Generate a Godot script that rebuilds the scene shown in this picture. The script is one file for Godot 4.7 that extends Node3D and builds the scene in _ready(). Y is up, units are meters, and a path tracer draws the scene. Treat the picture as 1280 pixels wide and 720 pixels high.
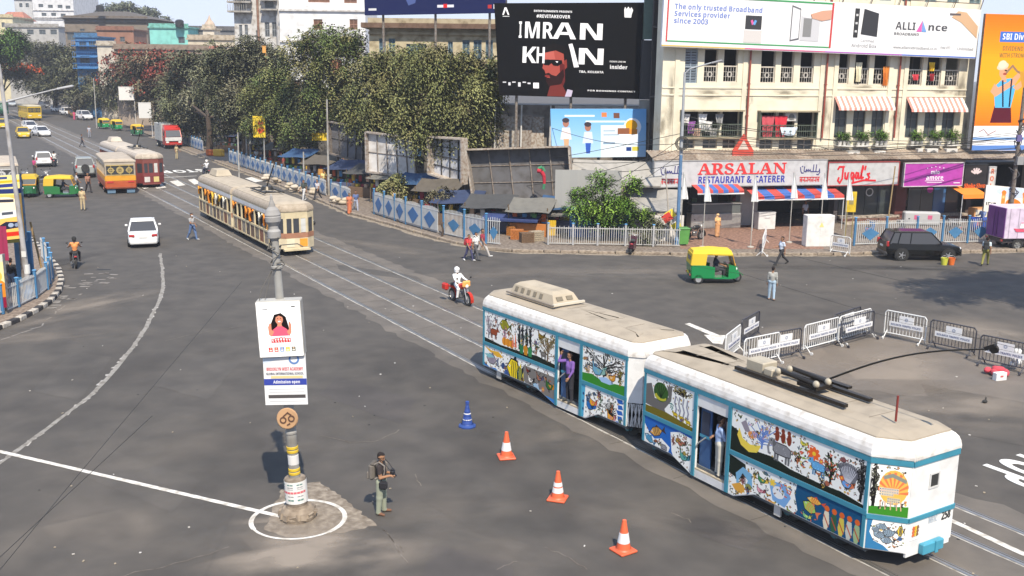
extends Node3D
# ---------------------------------------------------------------- mesh building
class Mb:
	var v := PackedVector3Array()
	var n := PackedVector3Array()
	var c := PackedColorArray()
	var uv := PackedVector2Array()
	var col := Color(.5,.5,.5)
	var x := Transform3D.IDENTITY
	func paint(k) -> Mb:
		col = k
		return self
	func at(t: Transform3D) -> Mb:
		x = t
		return self
	func t3(a: Vector3,b: Vector3,d: Vector3,na: Vector3,nb: Vector3,nd: Vector3,ua := Vector2.ZERO,ub := Vector2.ZERO,ud := Vector2.ZERO) -> void:
		var bs := x.basis
		v.push_back(x * a); v.push_back(x * d); v.push_back(x * b)
		n.push_back((bs * na).normalized()); n.push_back((bs * nd).normalized()); n.push_back((bs * nb).normalized())
		c.push_back(col); c.push_back(col); c.push_back(col)
		uv.push_back(ua); uv.push_back(ud); uv.push_back(ub)
	func tri(a: Vector3,b: Vector3,d: Vector3) -> void:   # anticlockwise seen from outside
		var nn := (b - a).cross(d - a)
		t3(a,b,d,nn,nn,nn)
	func quad(a: Vector3,b: Vector3,d: Vector3,e: Vector3) -> void:
		var nn := (d - a).cross(e - b)
		t3(a,b,d,nn,nn,nn,Vector2(0,1),Vector2(1,1),Vector2(1,0))
		t3(a,d,e,nn,nn,nn,Vector2(0,1),Vector2(1,0),Vector2(0,0))
	func box(o: Vector3,s: Vector3,r := Basis.IDENTITY) -> void:
		var h := s * .5
		var p: Array[Vector3] = []
		for i in 8:
			p.append(o + r * Vector3(h.x * (1 if i & 1 else -1),h.y * (1 if i & 2 else -1),h.z * (1 if i & 4 else -1)))
		quad(p[4],p[5],p[7],p[6]); quad(p[1],p[0],p[2],p[3]); quad(p[5],p[1],p[3],p[7])
		quad(p[0],p[4],p[6],p[2]); quad(p[6],p[7],p[3],p[2]); quad(p[0],p[1],p[5],p[4])
	func bx(a: Vector3,b: Vector3) -> void:    # box from corner to corner
		box((a + b) * .5,(b - a).abs())
	func cbox(o: Vector3,s: Vector3,b: float,r := Basis.IDENTITY) -> void:   # chamfered box
		var h := s * .5
		b = minf(b,minf(h.x,minf(h.y,h.z)) * .9)
		var q := func(sx,sy,sz,k): return o + r * Vector3(sx * (h.x - (.0 if k == 0 else b)),sy * (h.y - (.0 if k == 1 else b)),sz * (h.z - (.0 if k == 2 else b)))
		for sg in [-1,1]:
			for k in 3:
				var p: Array[Vector3] = []
				for e in [[-1,-1],[1,-1],[1,1],[-1,1]]:
					if k == 0: p.append(q.call(sg,e[0],e[1],0))
					elif k == 1: p.append(q.call(e[1],sg,e[0],1))
					else: p.append(q.call(e[0],e[1],sg,2))
				if sg > 0: quad(p[0],p[1],p[2],p[3])
				else: quad(p[3],p[2],p[1],p[0])
		for i in [-1,1]:
			for j in [-1,1]:
				edge(q.call(i,j,-1,0),q.call(i,j,1,0),q.call(i,j,1,1),q.call(i,j,-1,1),i * j > 0)
				edge(q.call(-1,i,j,1),q.call(1,i,j,1),q.call(1,i,j,2),q.call(-1,i,j,2),i * j > 0)
				edge(q.call(j,-1,i,2),q.call(j,1,i,2),q.call(j,1,i,0),q.call(j,-1,i,0),i * j > 0)
				for k in [-1,1]:
					if i * j * k > 0: tri(q.call(i,j,k,0),q.call(i,j,k,1),q.call(i,j,k,2))
					else: tri(q.call(i,j,k,0),q.call(i,j,k,2),q.call(i,j,k,1))
	func edge(a,b,d,e,flip) -> void:
		if flip: quad(b,a,e,d)
		else: quad(a,b,d,e)
	func tube(p0: Vector3,p1: Vector3,r0: float,r1 := -1.0,seg := 8,caps := true) -> void:
		if r1 < .0: r1 = r0
		var d := p1 - p0
		if d.length() < 1e-6: return
		var y := d.normalized()
		var u := y.cross(Vector3.RIGHT if absf(y.x) < .9 else Vector3.UP).normalized()
		var w := u.cross(y)
		for i in seg:
			var a0 := TAU * i / seg; var a1 := TAU * (i + 1) / seg
			var e0 := u * cos(a0) - w * sin(a0); var e1 := u * cos(a1) - w * sin(a1)
			t3(p0 + e0 * r0,p0 + e1 * r0,p1 + e1 * r1,e0,e1,e1)
			t3(p0 + e0 * r0,p1 + e1 * r1,p1 + e0 * r1,e0,e1,e0)
			if caps:
				tri(p1,p1 + e0 * r1,p1 + e1 * r1); tri(p0,p0 + e1 * r0,p0 + e0 * r0)
	func path(p: Array,r: float,seg := 6,r_end := -1.0) -> void:
		for i in p.size() - 1:
			var ra := r if r_end < 0 else lerpf(r,r_end,float(i) / (p.size() - 1))
			var rb := r if r_end < 0 else lerpf(r,r_end,float(i + 1) / (p.size() - 1))
			tube(p[i],p[i + 1],ra,rb,seg,true)
	func lathe(pr: Array,seg := 16,o := Vector3.ZERO,r := Basis.IDENTITY) -> void:   # pr: Vector2(radius,height) from below
		for k in pr.size() - 1:
			var a: Vector2 = pr[k]; var b: Vector2 = pr[k + 1]
			var e := b - a
			var nn := Vector2(e.y,-e.x)
			for i in seg:
				var a0 := TAU * i / seg; var a1 := TAU * (i + 1) / seg
				var d0 := Vector3(cos(a0),0,sin(a0)); var d1 := Vector3(cos(a1),0,sin(a1))
				var n0 := r * (d0 * nn.x + Vector3.UP * nn.y); var n1 := r * (d1 * nn.x + Vector3.UP * nn.y)
				var p00 := o + r * (d0 * a.x + Vector3.UP * a.y); var p01 := o + r * (d1 * a.x + Vector3.UP * a.y)
				var p10 := o + r * (d0 * b.x + Vector3.UP * b.y); var p11 := o + r * (d1 * b.x + Vector3.UP * b.y)
				if a.x > 1e-5: t3(p00,p11,p01,n0,n1,n1)
				if b.x > 1e-5: t3(p00,p10,p11,n0,n0,n1)
	func ball(o: Vector3,s: Vector3,seg := 10,rows := 6,r := Basis.IDENTITY) -> void:
		for j in rows:
			var b0 := -PI / 2 + PI * j / rows; var b1 := -PI / 2 + PI * (j + 1) / rows
			for i in seg:
				var a0 := TAU * i / seg; var a1 := TAU * (i + 1) / seg
				var d := [Vector3(cos(b0) * cos(a0),sin(b0),cos(b0) * sin(a0)),Vector3(cos(b0) * cos(a1),sin(b0),cos(b0) * sin(a1)),Vector3(cos(b1) * cos(a1),sin(b1),cos(b1) * sin(a1)),Vector3(cos(b1) * cos(a0),sin(b1),cos(b1) * sin(a0))]
				var p := []; var m := []
				for k in 4:
					p.append(o + r * (d[k] * s)); m.append(r * (d[k] / s))
				if j > 0: t3(p[0],p[2],p[1],m[0],m[2],m[1])
				if j < rows - 1: t3(p[0],p[3],p[2],m[0],m[3],m[2])
	func prism(poly: PackedVector2Array,z0: float,z1: float) -> void:   # outline in x,y (anticlockwise),from z0 to z1 (> z0)
		var ix := Geometry2D.triangulate_polygon(poly)
		for i in range(0,ix.size(),3):
			var a := poly[ix[i]]; var b := poly[ix[i + 1]]; var d := poly[ix[i + 2]]
			if (b - a).cross(d - a) < 0:
				var tt := b; b = d; d = tt
			tri(Vector3(a.x,a.y,z1),Vector3(b.x,b.y,z1),Vector3(d.x,d.y,z1))
			tri(Vector3(a.x,a.y,z0),Vector3(d.x,d.y,z0),Vector3(b.x,b.y,z0))
		var cw := Geometry2D.is_polygon_clockwise(poly)
		for i in poly.size():
			var a := poly[i]; var b := poly[(i + 1) % poly.size()]
			if not cw:
				var tt := b; b = a; a = tt
			quad(Vector3(a.x,a.y,z1),Vector3(b.x,b.y,z1),Vector3(b.x,b.y,z0),Vector3(a.x,a.y,z0))
	func flat(poly: PackedVector2Array,y: float) -> void:   # outline in x,z facing up
		var ix := Geometry2D.triangulate_polygon(poly)
		for i in range(0,ix.size(),3):
			var a := poly[ix[i]]; var b := poly[ix[i + 1]]; var d := poly[ix[i + 2]]
			if (b - a).cross(d - a) > 0:
				var tt := b; b = d; d = tt
			tri(Vector3(a.x,y,a.y),Vector3(b.x,y,b.y),Vector3(d.x,y,d.y))
	func loft(rings: Array,closed := true,smooth := false,caps := true) -> void:   # rings of equal size; anticlockwise seen from the end of the last one
		for k in rings.size() - 1:
			var a: Array = rings[k]; var b: Array = rings[k + 1]
			var m := a.size()
			for i in (m if closed else m - 1):
				var j := (i + 1) % m
				if smooth:
					var ca := Vector3.ZERO; var cb := Vector3.ZERO
					for q in a: ca += q
					for q in b: cb += q
					ca /= m; cb /= m
					t3(a[i],a[j],b[j],a[i] - ca,a[j] - ca,b[j] - cb); t3(a[i],b[j],b[i],a[i] - ca,b[j] - cb,b[i] - cb)
				else:
					quad(a[i],a[j],b[j],b[i])
		if caps and closed:
			for e in [0,rings.size() - 1]:
				var a: Array = rings[e]
				var mid := Vector3.ZERO
				for q in a: mid += q
				mid /= a.size()
				for i in a.size():
					var j := (i + 1) % a.size()
					if e > 0: tri(mid,a[i],a[j])
					else: tri(mid,a[j],a[i])
	func mesh() -> ArrayMesh:
		var m := ArrayMesh.new()
		if v.is_empty(): return m
		var a := []
		a.resize(Mesh.ARRAY_MAX)
		a[Mesh.ARRAY_VERTEX] = v; a[Mesh.ARRAY_NORMAL] = n; a[Mesh.ARRAY_COLOR] = c; a[Mesh.ARRAY_TEX_UV] = uv
		m.add_surface_from_arrays(Mesh.PRIMITIVE_TRIANGLES,a)
		return m
func V(x: float,y: float,z: float) -> Vector3:
	return Vector3(x,y,z)
func K(r: float,g: float,b: float,a := 1.0) -> Color:
	return Color(r,g,b,a)
func mk(k) -> Mb:
	var b := Mb.new()
	return b.paint(k)
# ---------------------------------------------------------------- naming
var used := {}
func numbered(parent,called: String) -> String:
	var key = str(parent.get_instance_id()) + called
	var k = used.get(key,0)
	used[key] = k + 1
	return called if k == 0 else "%s_%03d" % [called,k]
func meta(o,label := "",category := "",group := "",kind := "") -> Node3D:
	if label: o.set_meta("label",label)
	if category: o.set_meta("category",category)
	if group: o.set_meta("group",group)
	if kind: o.set_meta("kind",kind)
	return o
func thing(called: String,label: String,category: String,pos := Vector3.ZERO,yaw := .0,group := "") -> Node3D:
	var o := Node3D.new()
	o.name = numbered(self,called)
	add_child(o,true)
	o.position = pos
	o.rotation.y = yaw
	return meta(o,label,category,group)
func part(b,called: String,m: Material,parent: Node3D,kind := "") -> MeshInstance3D:
	var o := MeshInstance3D.new()
	o.mesh = b.mesh() if b is Mb else b
	o.material_override = m
	o.name = numbered(parent,called)
	parent.add_child(o,true)
	if kind: o.set_meta("kind",kind)
	return o
func copy(o: Node3D,called: String,label: String,pos: Vector3,yaw: float) -> Node3D:
	var r: Node3D = o.duplicate()
	r.name = numbered(self,called)
	add_child(r,true)
	r.position = pos
	r.rotation.y = yaw
	r.set_meta("label",label)
	return r
func structure(b,called: String,m: Material) -> MeshInstance3D:
	return meta(part(b,called,m,self),"","","","structure")
func lone(b,called: String,m: Material,label: String,category: String,group := "") -> MeshInstance3D:
	return meta(part(b,called,m,self),label,category,group)
# ---------------------------------------------------------------- materials
var mats := {}
func ramp_noise(sz: int,freq: float,oct: int,lo: Color,hi: Color,sd: int,mid = null,normal := false,bump := 4.0) -> NoiseTexture2D:
	var t := NoiseTexture2D.new()
	var f := FastNoiseLite.new()
	f.seed = sd; f.frequency = freq; f.fractal_octaves = oct; f.noise_type = FastNoiseLite.TYPE_SIMPLEX_SMOOTH
	t.width = sz; t.height = sz; t.seamless = true; t.noise = f
	if normal:
		t.as_normal_map = true; t.bump_strength = bump
	else:
		var g := Gradient.new()
		g.set_color(0,lo); g.set_color(1,hi)
		if mid != null: g.add_point(.5,mid)
		t.color_ramp = g
	return t
var tex := {}
func surf(key: String,rough := .85,metal := .0,texture := "",scale := .3,bump := "") -> StandardMaterial3D:   # vertex colour times a noise
	if mats.has(key): return mats[key]
	var m := StandardMaterial3D.new()
	m.resource_name = key
	m.vertex_color_use_as_albedo = true
	m.roughness = rough; m.metallic = metal
	if texture:
		m.albedo_texture = tex[texture]
		m.uv1_triplanar = true; m.uv1_world_triplanar = true
		m.uv1_scale = Vector3.ONE * scale
	if bump:
		m.normal_enabled = true; m.normal_texture = tex[bump]; m.normal_scale = .6
		m.uv1_triplanar = true; m.uv1_world_triplanar = true
		m.uv1_scale = Vector3.ONE * scale
	mats[key] = m
	return m
func make_materials() -> void:
	var g := func(a): return Color(a,a,a)
	tex.grime = ramp_noise(512,.008,5,g.call(.84),g.call(1.0),3,g.call(.96))
	tex.dirt = ramp_noise(512,.012,6,Color(.7,.67,.63),g.call(1.0),8,Color(.93,.915,.9))
	tex.asphalt = ramp_noise(2048,.009,9,Color(.79,.78,.77),Color(1.0,.98,.955),11,Color(.895,.885,.87))
	tex.stone = ramp_noise(512,.03,5,Color(.6,.56,.52),Color(1,.98,.95),5)
	tex.bumps = ramp_noise(512,.06,4,Color.BLACK,Color.WHITE,17,null,true,5.0)
	tex.rust = ramp_noise(512,.02,6,Color(.6,.48,.4),g.call(1.0),21,Color(.88,.84,.8))
	surf("paint",.5,.0,"grime",.35)
	surf("clean",.55)
	surf("gloss",.16).metallic_specular = .4
	surf("matte",.92,.0,"grime",.5)
	surf("cloth",.95)
	surf("dirty",.9,.0,"dirt",.18)
	surf("wall",.92,.0,"grime",.12)
	surf("rusty",.8,.0,"rust",.35)
	surf("rubber",.85)
	surf("metal",.4,.7,"grime",.6)
	surf("asphalt",.9,.0,"asphalt",.034)
	surf("concrete",.92,.0,"stone",.25)
	surf("road_paint",.8,.0,"dirt",.45)
	surf("rail",.35,.8,"grime",.4)
	surf("tram_white",.5,.0,"dirt",.55)
	surf("canvas",.95,.0,"grime",.3)
	var gl := surf("glass",.06)
	gl.clearcoat_enabled = true
	var lf := surf("leaf",.75)
	lf.backlight_enabled = true; lf.backlight = Color(.25,.28,.1); lf.metallic_specular = .12; lf.cull_mode = BaseMaterial3D.CULL_DISABLED
	surf("bark",.95,.0,"stone",.7)
func m(key: String) -> StandardMaterial3D:
	return mats[key]
func hex(s: String) -> Color:      # a colour as one reads it off a swatch,as a linear value
	return Color(s).srgb_to_linear()
# ---------------------------------------------------------------- flat print: a small drawing board
class Board:
	var im: Image
	var w: int
	var h: int
	func _init(ww: int,hh: int,k: Color) -> void:
		w = ww; h = hh
		im = Image.create(w,h,false,Image.FORMAT_RGB8)
		im.fill(k)
	func poly(p: Array,k: Color) -> void:
		var y0 := h; var y1 := 0
		for q in p:
			y0 = mini(y0,int(q.y)); y1 = maxi(y1,int(q.y) + 1)
		y0 = maxi(y0,0); y1 = mini(y1,h - 1)
		for y in range(y0,y1 + 1):
			var xs := []
			var fy := y + .5
			for i in p.size():
				var a: Vector2 = p[i]; var b: Vector2 = p[(i + 1) % p.size()]
				if (a.y <= fy) != (b.y <= fy): xs.append(a.x + (fy - a.y) / (b.y - a.y) * (b.x - a.x))
			xs.sort()
			for i in range(0,xs.size() - 1,2):
				var xa := int(round(xs[i])); var xb := int(round(xs[i + 1]))
				if xb > xa: im.fill_rect(Rect2i(xa,y,xb - xa,1),k)
	func rect(x: float,y: float,ww: float,hh: float,k: Color) -> void:
		im.fill_rect(Rect2i(int(x),int(y),int(ww),int(hh)),k)
	func oval(x: float,y: float,rx: float,ry: float,k: Color,turn := .0) -> void:
		var p := []
		for i in 20:
			p.append(Vector2(x,y) + Vector2(cos(TAU * i / 20) * rx,sin(TAU * i / 20) * ry).rotated(turn))
		poly(p,k)
	func line(p: Array,r: float,k: Color) -> void:
		for i in p.size() - 1:
			var a: Vector2 = p[i]; var b: Vector2 = p[i + 1]
			if a.distance_to(b) < .01: continue
			var d := (b - a).normalized().orthogonal() * r
			var e := (b - a).normalized() * r * .5
			poly([a + d - e,b + d + e,b - d + e,a - d - e],k)
	func texture() -> ImageTexture:
		im.generate_mipmaps()
		return ImageTexture.create_from_image(im)
func print_mat(t: Texture2D,rough := .6) -> StandardMaterial3D:
	var q := StandardMaterial3D.new()
	q.albedo_texture = t; q.roughness = rough + .25; q.metallic_specular = .25
	return q
var fonts := {}
func text(s: String,height: float,k: Color,parent: Node3D,where: Transform3D,bold := true,width := .0,face := "Droid Sans",depth := .012,called := "lettering") -> MeshInstance3D:
	var key = face + str(bold)
	if not fonts.has(key):
		var f := SystemFont.new()
		f.font_names = PackedStringArray([face]); f.font_weight = 700 if bold else 400
		fonts[key] = f
	var tm := TextMesh.new()
	tm.text = s; tm.font = fonts[key]; tm.font_size = 32; tm.depth = depth; tm.curve_step = 1.5
	tm.pixel_size = height / 32.0 / .72
	var q := StandardMaterial3D.new()
	q.albedo_color = k.linear_to_srgb(); q.roughness = .6
	var o := MeshInstance3D.new()
	o.mesh = tm; o.material_override = q
	o.name = numbered(parent,called)
	parent.add_child(o,true)
	var sx := 1.0
	if width > .0:
		var a := tm.get_aabb()
		if a.size.x > .001: sx = width / a.size.x
	o.transform = where * Transform3D(Basis.from_scale(Vector3(sx,1,1)),Vector3.ZERO)
	return o
func TR(p: Vector3,yaw := .0,pitch := .0,roll := .0) -> Transform3D:
	return Transform3D(Basis.from_euler(Vector3(pitch,yaw,roll)),p)
func V2(a: Array) -> PackedVector2Array:
	var r := PackedVector2Array()
	for i in range(0,a.size(),2): r.append(Vector2(a[i],a[i + 1]))
	return r
var rng := RandomNumberGenerator.new()
func rf(a: float,b: float) -> float:
	return rng.randf_range(a,b)
# ---------------------------------------------------------------- the scene
func _ready() -> void:
	rng.seed = 4711
	var cam := Camera3D.new()
	cam.name = "camera"
	cam.transform = Transform3D(Basis(Vector3(.9999280,.0117339,-.0025118),Vector3(-.0119997,.9777767,-.2093053),Vector3(-.0000000,.2093204,.9778471)),V(0,10.4,0))
	cam.fov = 31.4173
	cam.near = .1; cam.far = 3000.0
	add_child(cam)
	cam.current = true
	var env := Environment.new()
	env.background_mode = Environment.BG_SKY
	var sky := Sky.new()
	var ps := ProceduralSkyMaterial.new()
	ps.sky_top_color = K(.56,.65,.79)
	ps.sky_horizon_color = K(.735,.76,.805)
	ps.ground_horizon_color = K(.8,.8,.8)
	ps.ground_bottom_color = K(.4,.38,.36)
	ps.sky_curve = .12
	ps.sun_angle_max = .0
	sky.sky_material = ps
	env.sky = sky
	env.background_energy_multiplier = 1.2
	env.tonemap_mode = Environment.TONE_MAPPER_LINEAR
	env.tonemap_exposure = 1.57
	env.sdfgi_enabled = true; env.ssao_enabled = true; env.ssil_enabled = true
	env.fog_enabled = true
	env.fog_density = .0004
	env.fog_light_color = K(.8,.82,.86)
	var we := WorldEnvironment.new()
	we.name = "environment"; we.environment = env
	add_child(we)
	var sun := DirectionalLight3D.new()
	sun.name = "sun"
	sun.light_color = K(1.0,.955,.88)
	sun.light_energy = 1.4
	sun.light_angular_distance = .5
	sun.shadow_enabled = true
	sun.look_at_from_position(Vector3.ZERO,V(-.25,-1.25,-.97),Vector3.UP)
	add_child(sun)
	make_materials()
	ground()
	street_paint()
	shop_block()
	old_houses()
	far_town()
	trees()
	hoardings()
	market()
	fences()
	painted_tram()
	other_trams()
	traffic()
	foreground()
	plaza()
	left_corner()
	people()
	small_things()
# ---------------------------------------------------------------- ground,kerbs,rails,paint
func off_line(p: Array,d: float) -> Array:      # a line in x,z moved sideways
	var r := []
	for i in p.size():
		var a: Vector2 = p[maxi(i - 1,0)]; var b: Vector2 = p[mini(i + 1,p.size() - 1)]
		r.append(p[i] + (b - a).normalized().orthogonal() * d)
	return r
func strip(b: Mb,p: Array,d0: float,d1: float,y: float,jag0 := .0,jag1 := .0) -> void:   # a flat band beside a line
	var q := p
	if jag0 > .0 or jag1 > .0:
		q = []
		for i in p.size() - 1:
			var n := int(maxf(1.0,p[i].distance_to(p[i + 1]) / .55))
			for k in n: q.append(p[i].lerp(p[i + 1],float(k) / n))
		q.append(p[-1])
	var a := off_line(q,d0); var c := off_line(q,d1)
	for i in q.size():
		if jag0 > .0: a[i] += Vector2(rf(-1,1),rf(-1,1)) * jag0
		if jag1 > .0: c[i] += Vector2(rf(-1,1),rf(-1,1)) * jag1
	for i in q.size() - 1:
		var pts := [V(a[i].x,y,a[i].y),V(a[i + 1].x,y,a[i + 1].y),V(c[i + 1].x,y,c[i + 1].y),V(c[i].x,y,c[i].y)]
		if (pts[1] - pts[0]).cross(pts[2] - pts[0]).y > 0: b.quad(pts[0],pts[1],pts[2],pts[3])
		else: b.quad(pts[3],pts[2],pts[1],pts[0])
func ragged(poly: PackedVector2Array,step: float,jag: float) -> PackedVector2Array:
	var r := PackedVector2Array()
	for i in poly.size():
		var a := poly[i]; var b := poly[(i + 1) % poly.size()]
		var n := int(maxf(1.0,a.distance_to(b) / step))
		for k in n: r.append(a.lerp(b,float(k) / n) + Vector2(rf(-1,1),rf(-1,1)) * jag)
	return r
func stain(c: Vector3,sx: float,sz: float,turn: float,k: Color,strength: float,y: float,sd := 1) -> void:   # soft-edged dust or oil lying on the road
	var key := "stain%d" % sd
	if not tex.has(key):
		var f := FastNoiseLite.new()
		f.seed = 40 + sd; f.frequency = .022; f.fractal_octaves = 5
		var src := f.get_image(96,96)
		var im := Image.create(96,96,false,Image.FORMAT_RGBA8)
		for yy in 96:
			for xx in 96:
				var d := Vector2(xx - 47.5,yy - 47.5).length() / 47.5
				var a := clampf((1.0 - d) * 1.6,0,1) * clampf(src.get_pixel(xx,yy).r * 1.7 - .25,0,1)
				im.set_pixel(xx,yy,K(1,1,1,a))
		tex[key] = ImageTexture.create_from_image(im)
	var q := StandardMaterial3D.new()
	q.albedo_texture = tex[key]
	var kk := k.linear_to_srgb(); kk.a = strength
	q.albedo_color = kk
	q.transparency = BaseMaterial3D.TRANSPARENCY_ALPHA
	q.roughness = .95
	var b := Mb.new()
	b.at(TR(V(c.x,y,c.z),turn))
	b.quad(V(-sx,0,sz),V(sx,0,sz),V(sx,0,-sz),V(-sx,0,-sz))
	structure(b,"road_dust",q)
var rail_line := []
func ground() -> void:
	var b := mk(K(.086,.078,.07))
	b.quad(V(-900,0,300),V(900,0,300),V(900,0,-1500),V(-900,0,-1500))
	structure(b,"asphalt_road",m("asphalt"))
	var p0 := Vector2(-30.19,-84.54); var p1 := Vector2(-12.63,-54.72); var p2 := Vector2(-1.19,-35.15)
	rail_line = [p0 + (p0 - p1).normalized() * 170.0,p0,p1,p2,p2 + Vector2(.522,.853) * 45.0]
	b = mk(K(.146,.132,.116))
	strip(b,rail_line,-.75,5.3,.004,.16,.2)
	structure(b,"track_bed",m("asphalt"))
	for k in 4:
		b = mk(K(.42,.4,.37))
		strip(b,rail_line,1.45 * k - .04,1.45 * k + .05,.012)
		strip(b,rail_line,1.45 * k + .09,1.45 * k + .12,.012)
		structure(b,"tram_rail",m("rail"))
		b = mk(K(.4,.385,.36))
		strip(b,rail_line,1.45 * k - .12,1.45 * k - .05,.008,.02,.0)
		structure(b,"rail_joint_mortar",m("road_paint"))
	b = mk(K(.62,.61,.57))       # the painted strip beside the second rail,bottom right
	strip(b,[Vector2(10.37,-22.83),Vector2(11.48,-20.74)],.16,-.02,.0135,.0,.02)
	structure(b,"painted_line",m("road_paint"))
	b = mk(K(.12,.11,.1))
	for i in 26:
		var o: Vector2 = rail_line[1].lerp(rail_line[3],i / 20.0)
		var dd := Vector2(.853,-.522)
		strip(b,[o - dd * .4,o + dd * 1.6 + Vector2(rf(-.2,.2),rf(-.2,.2)),o + dd * 4.9],.012,-.012,.0085)
	structure(b,"road_seam",m("concrete"))
	var kerb := []
	for q in [V(-53.2,.0,-151.76),V(-40.79,.0,-128.0),V(-30.05,.0,-108.03),V(-22.03,.0,-93.39),V(-15.29,.0,-80.7),V(-11.6,.0,-73.27),V(-8.78,.0,-69.2),V(-6.22,.0,-65.21),V(-3.96,.0,-61.94),V(-1.91,.0,-59.52),V(-.03,.0,-58.57),V(2.76,.0,-58.49),V(10.13,.0,-58.21),V(18.62,.0,-58.78),V(28.25,.0,-60.51),V(38.44,.0,-62.33)]:
		kerb.append(Vector2(q.x,q.z))
	var far0: Vector2 = kerb[0] + (kerb[0] - kerb[1]).normalized() * 260.0
	var poly := PackedVector2Array([far0])
	for q in off_line(kerb,.0): poly.append(q)
	poly.append_array(V2([120,-62,120,-140,-20,-160,-60,-300,-120,-420]))
	b = mk(K(.27,.235,.2))
	b.flat(poly,.13)
	structure(b,"pavement",m("concrete"))
	var kn: Node3D = meta(Node3D.new(),"","","","structure")
	kn.name = "kerb"
	add_child(kn,true)
	kerb_stones(kn,kerb,1.0,K(.4,.35,.29),K(.33,.29,.25),.15,.04)
	b = mk(K(.36,.32,.26))       # the sandy gutter along the kerb
	strip(b,kerb,-.5,.1,.006,.2,.0)
	structure(b,"gutter_sand",m("concrete"))
	b = mk(K(.33,.2,.155))
	b.flat(V2([9.88,-59.52,18.55,-60.11,20.71,-70.84,11.55,-70.1]),.134)
	structure(b,"red_paving",m("concrete"))
	b = mk(K(.165,.149,.13))       # the pale worn corner behind the barricades
	b.flat(ragged(V2([7.8,-36.15,11.23,-38.52,14.92,-40.16,19.55,-37.08,22.18,-34.94,17.91,-27.74,16.27,-30.44,14.67,-31.96,12.8,-32.56,9.86,-33.5]),.6,.16),.003)
	structure(b,"worn_corner",m("asphalt"))
	b = mk(K(.33,.295,.25))
	b.flat(ragged(V2([-4.89,-24.55,-4.12,-23.63,-3.07,-22.07,-3.94,-21.63,-4.99,-21.4,-5.62,-21.79,-5.72,-24.07,-5.41,-24.49]),.14,.05),.004)
	structure(b,"concrete_patch",m("concrete"))
	var dust := K(.34,.285,.23); var oil := K(.05,.047,.045)
	for s in [[V(-4.22,.0,-20.71),3.0,1.7,.2,1.0],[V(-4.89,.0,-22.23),1.9,1.3,.0,.7],[V(-9.47,.0,-21.77),2.6,3.0,.6,.55],[V(.07,.0,-20.82),2.4,1.0,-.5,.35],[V(7.29,.0,-24.06),3.0,1.2,-.6,.3],[V(14.39,.0,-34.62),7.0,5.5,.2,1.0],[V(12.83,.0,-37.67),7.0,5.0,.4,.9],[V(10.08,.0,-36.46),6.0,5.0,.1,.8],[V(18.97,.0,-39.11),7.0,5.0,.0,.9],[V(15.36,.0,-31.18),5.0,3.0,.0,.7],[V(1.44,.0,-28.15),1.6,1.2,.5,.4],[V(-18.79,.0,-43.35),1.6,5.0,-.5,.7],[V(-18.07,.0,-38.61),4.0,1.2,.3,.6],[V(6.74,.0,-53.0),9.0,2.2,.05,.5],[V(-.83,.0,-51.48),5.0,2.2,.2,.5],[V(-7.56,.0,-59.4),6.0,1.6,-.7,.5],[V(1.79,.0,-36.1),3.0,1.2,-.6,.35],[V(21.47,.0,-49.81),8.0,1.6,.0,.45],[V(-8.61,.0,-26.86),5.0,3.0,.6,.3],[V(3.66,.0,-22.56),3.0,1.5,-.3,.3],[V(-1.47,.0,-22.86),2.5,1.2,.3,.28]]:
		stain(s[0],s[1],s[2],s[3],dust,s[4] * (.62 if s[4] > .65 else .38),.006,1 + int(s[1] * 7) % 4)
	for s in [[V(-6.85,.0,-26.92),3.5,4.0,.4,.22],[V(-13.33,.0,-33.48),4.0,7.0,-.35,.2],[V(-2.72,.0,-33.92),4.5,6.0,.4,.22],[V(-.39,.0,-27.13),2.0,3.5,.5,.25],[V(1.22,.0,-22.94),2.0,2.6,.3,.2],[V(21.42,.0,-55.04),5.0,.8,.0,.8],[V(23.82,.0,-54.51),3.5,.5,-.15,.8],[V(-24.18,.0,-53.27),1.4,4.5,-.3,.4],[V(15.63,.0,-54.67),6.0,1.2,.1,.3],[V(4.91,.0,-22.16),2.0,.8,-.5,.4]]:
		stain(s[0],s[1],s[2],s[3],oil,s[4],.0065,1 + int(s[2] * 5) % 4)
	var tones := [K(.079,.072,.065),K(.092,.084,.076),K(.081,.074,.067),K(.094,.086,.077)]
	var pk := 0
	for q in [[-1.59,-24.81,.06,-22.9,-.66,-21.68,-2.31,-23.68],[-11.24,-26.77,-7.94,-24.62,-8.02,-22.68,-11.4,-25.04],[-6.02,-33.78,-3.03,-31.29,-3.29,-29.01,-6.17,-31.66],[2.61,-55.0,8.58,-54.0,8.33,-51.0,2.06,-51.86],[10.81,-44.9,16.97,-46.03,16.82,-42.67,10.21,-41.51],[-12.12,-36.56,-9.74,-35.39,-9.61,-31.04,-11.88,-32.46],[4.7,-23.04,5.95,-21.85,5.21,-20.96,3.98,-22.14],[-16.19,-36.38,-14.5,-35.81,-13.62,-30.88,-15.48,-31.63],[14.02,-33.67,16.86,-31.63,14.88,-27.64,13.13,-28.89],[-9.5,-54.22,-4.91,-51.23,-4.38,-49.85,-8.99,-52.46],[-1.72,-21.17,.07,-20.45,.07,-19.39,-1.9,-19.34]]:
		b = mk(tones[pk % 4])
		b.flat(ragged(V2(q),.5,.05),.005 + .0002 * (pk % 3))
		structure(b,"asphalt_patch",m("asphalt"))
		pk += 1
	var cr := mk(K(.2,.187,.17))
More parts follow.
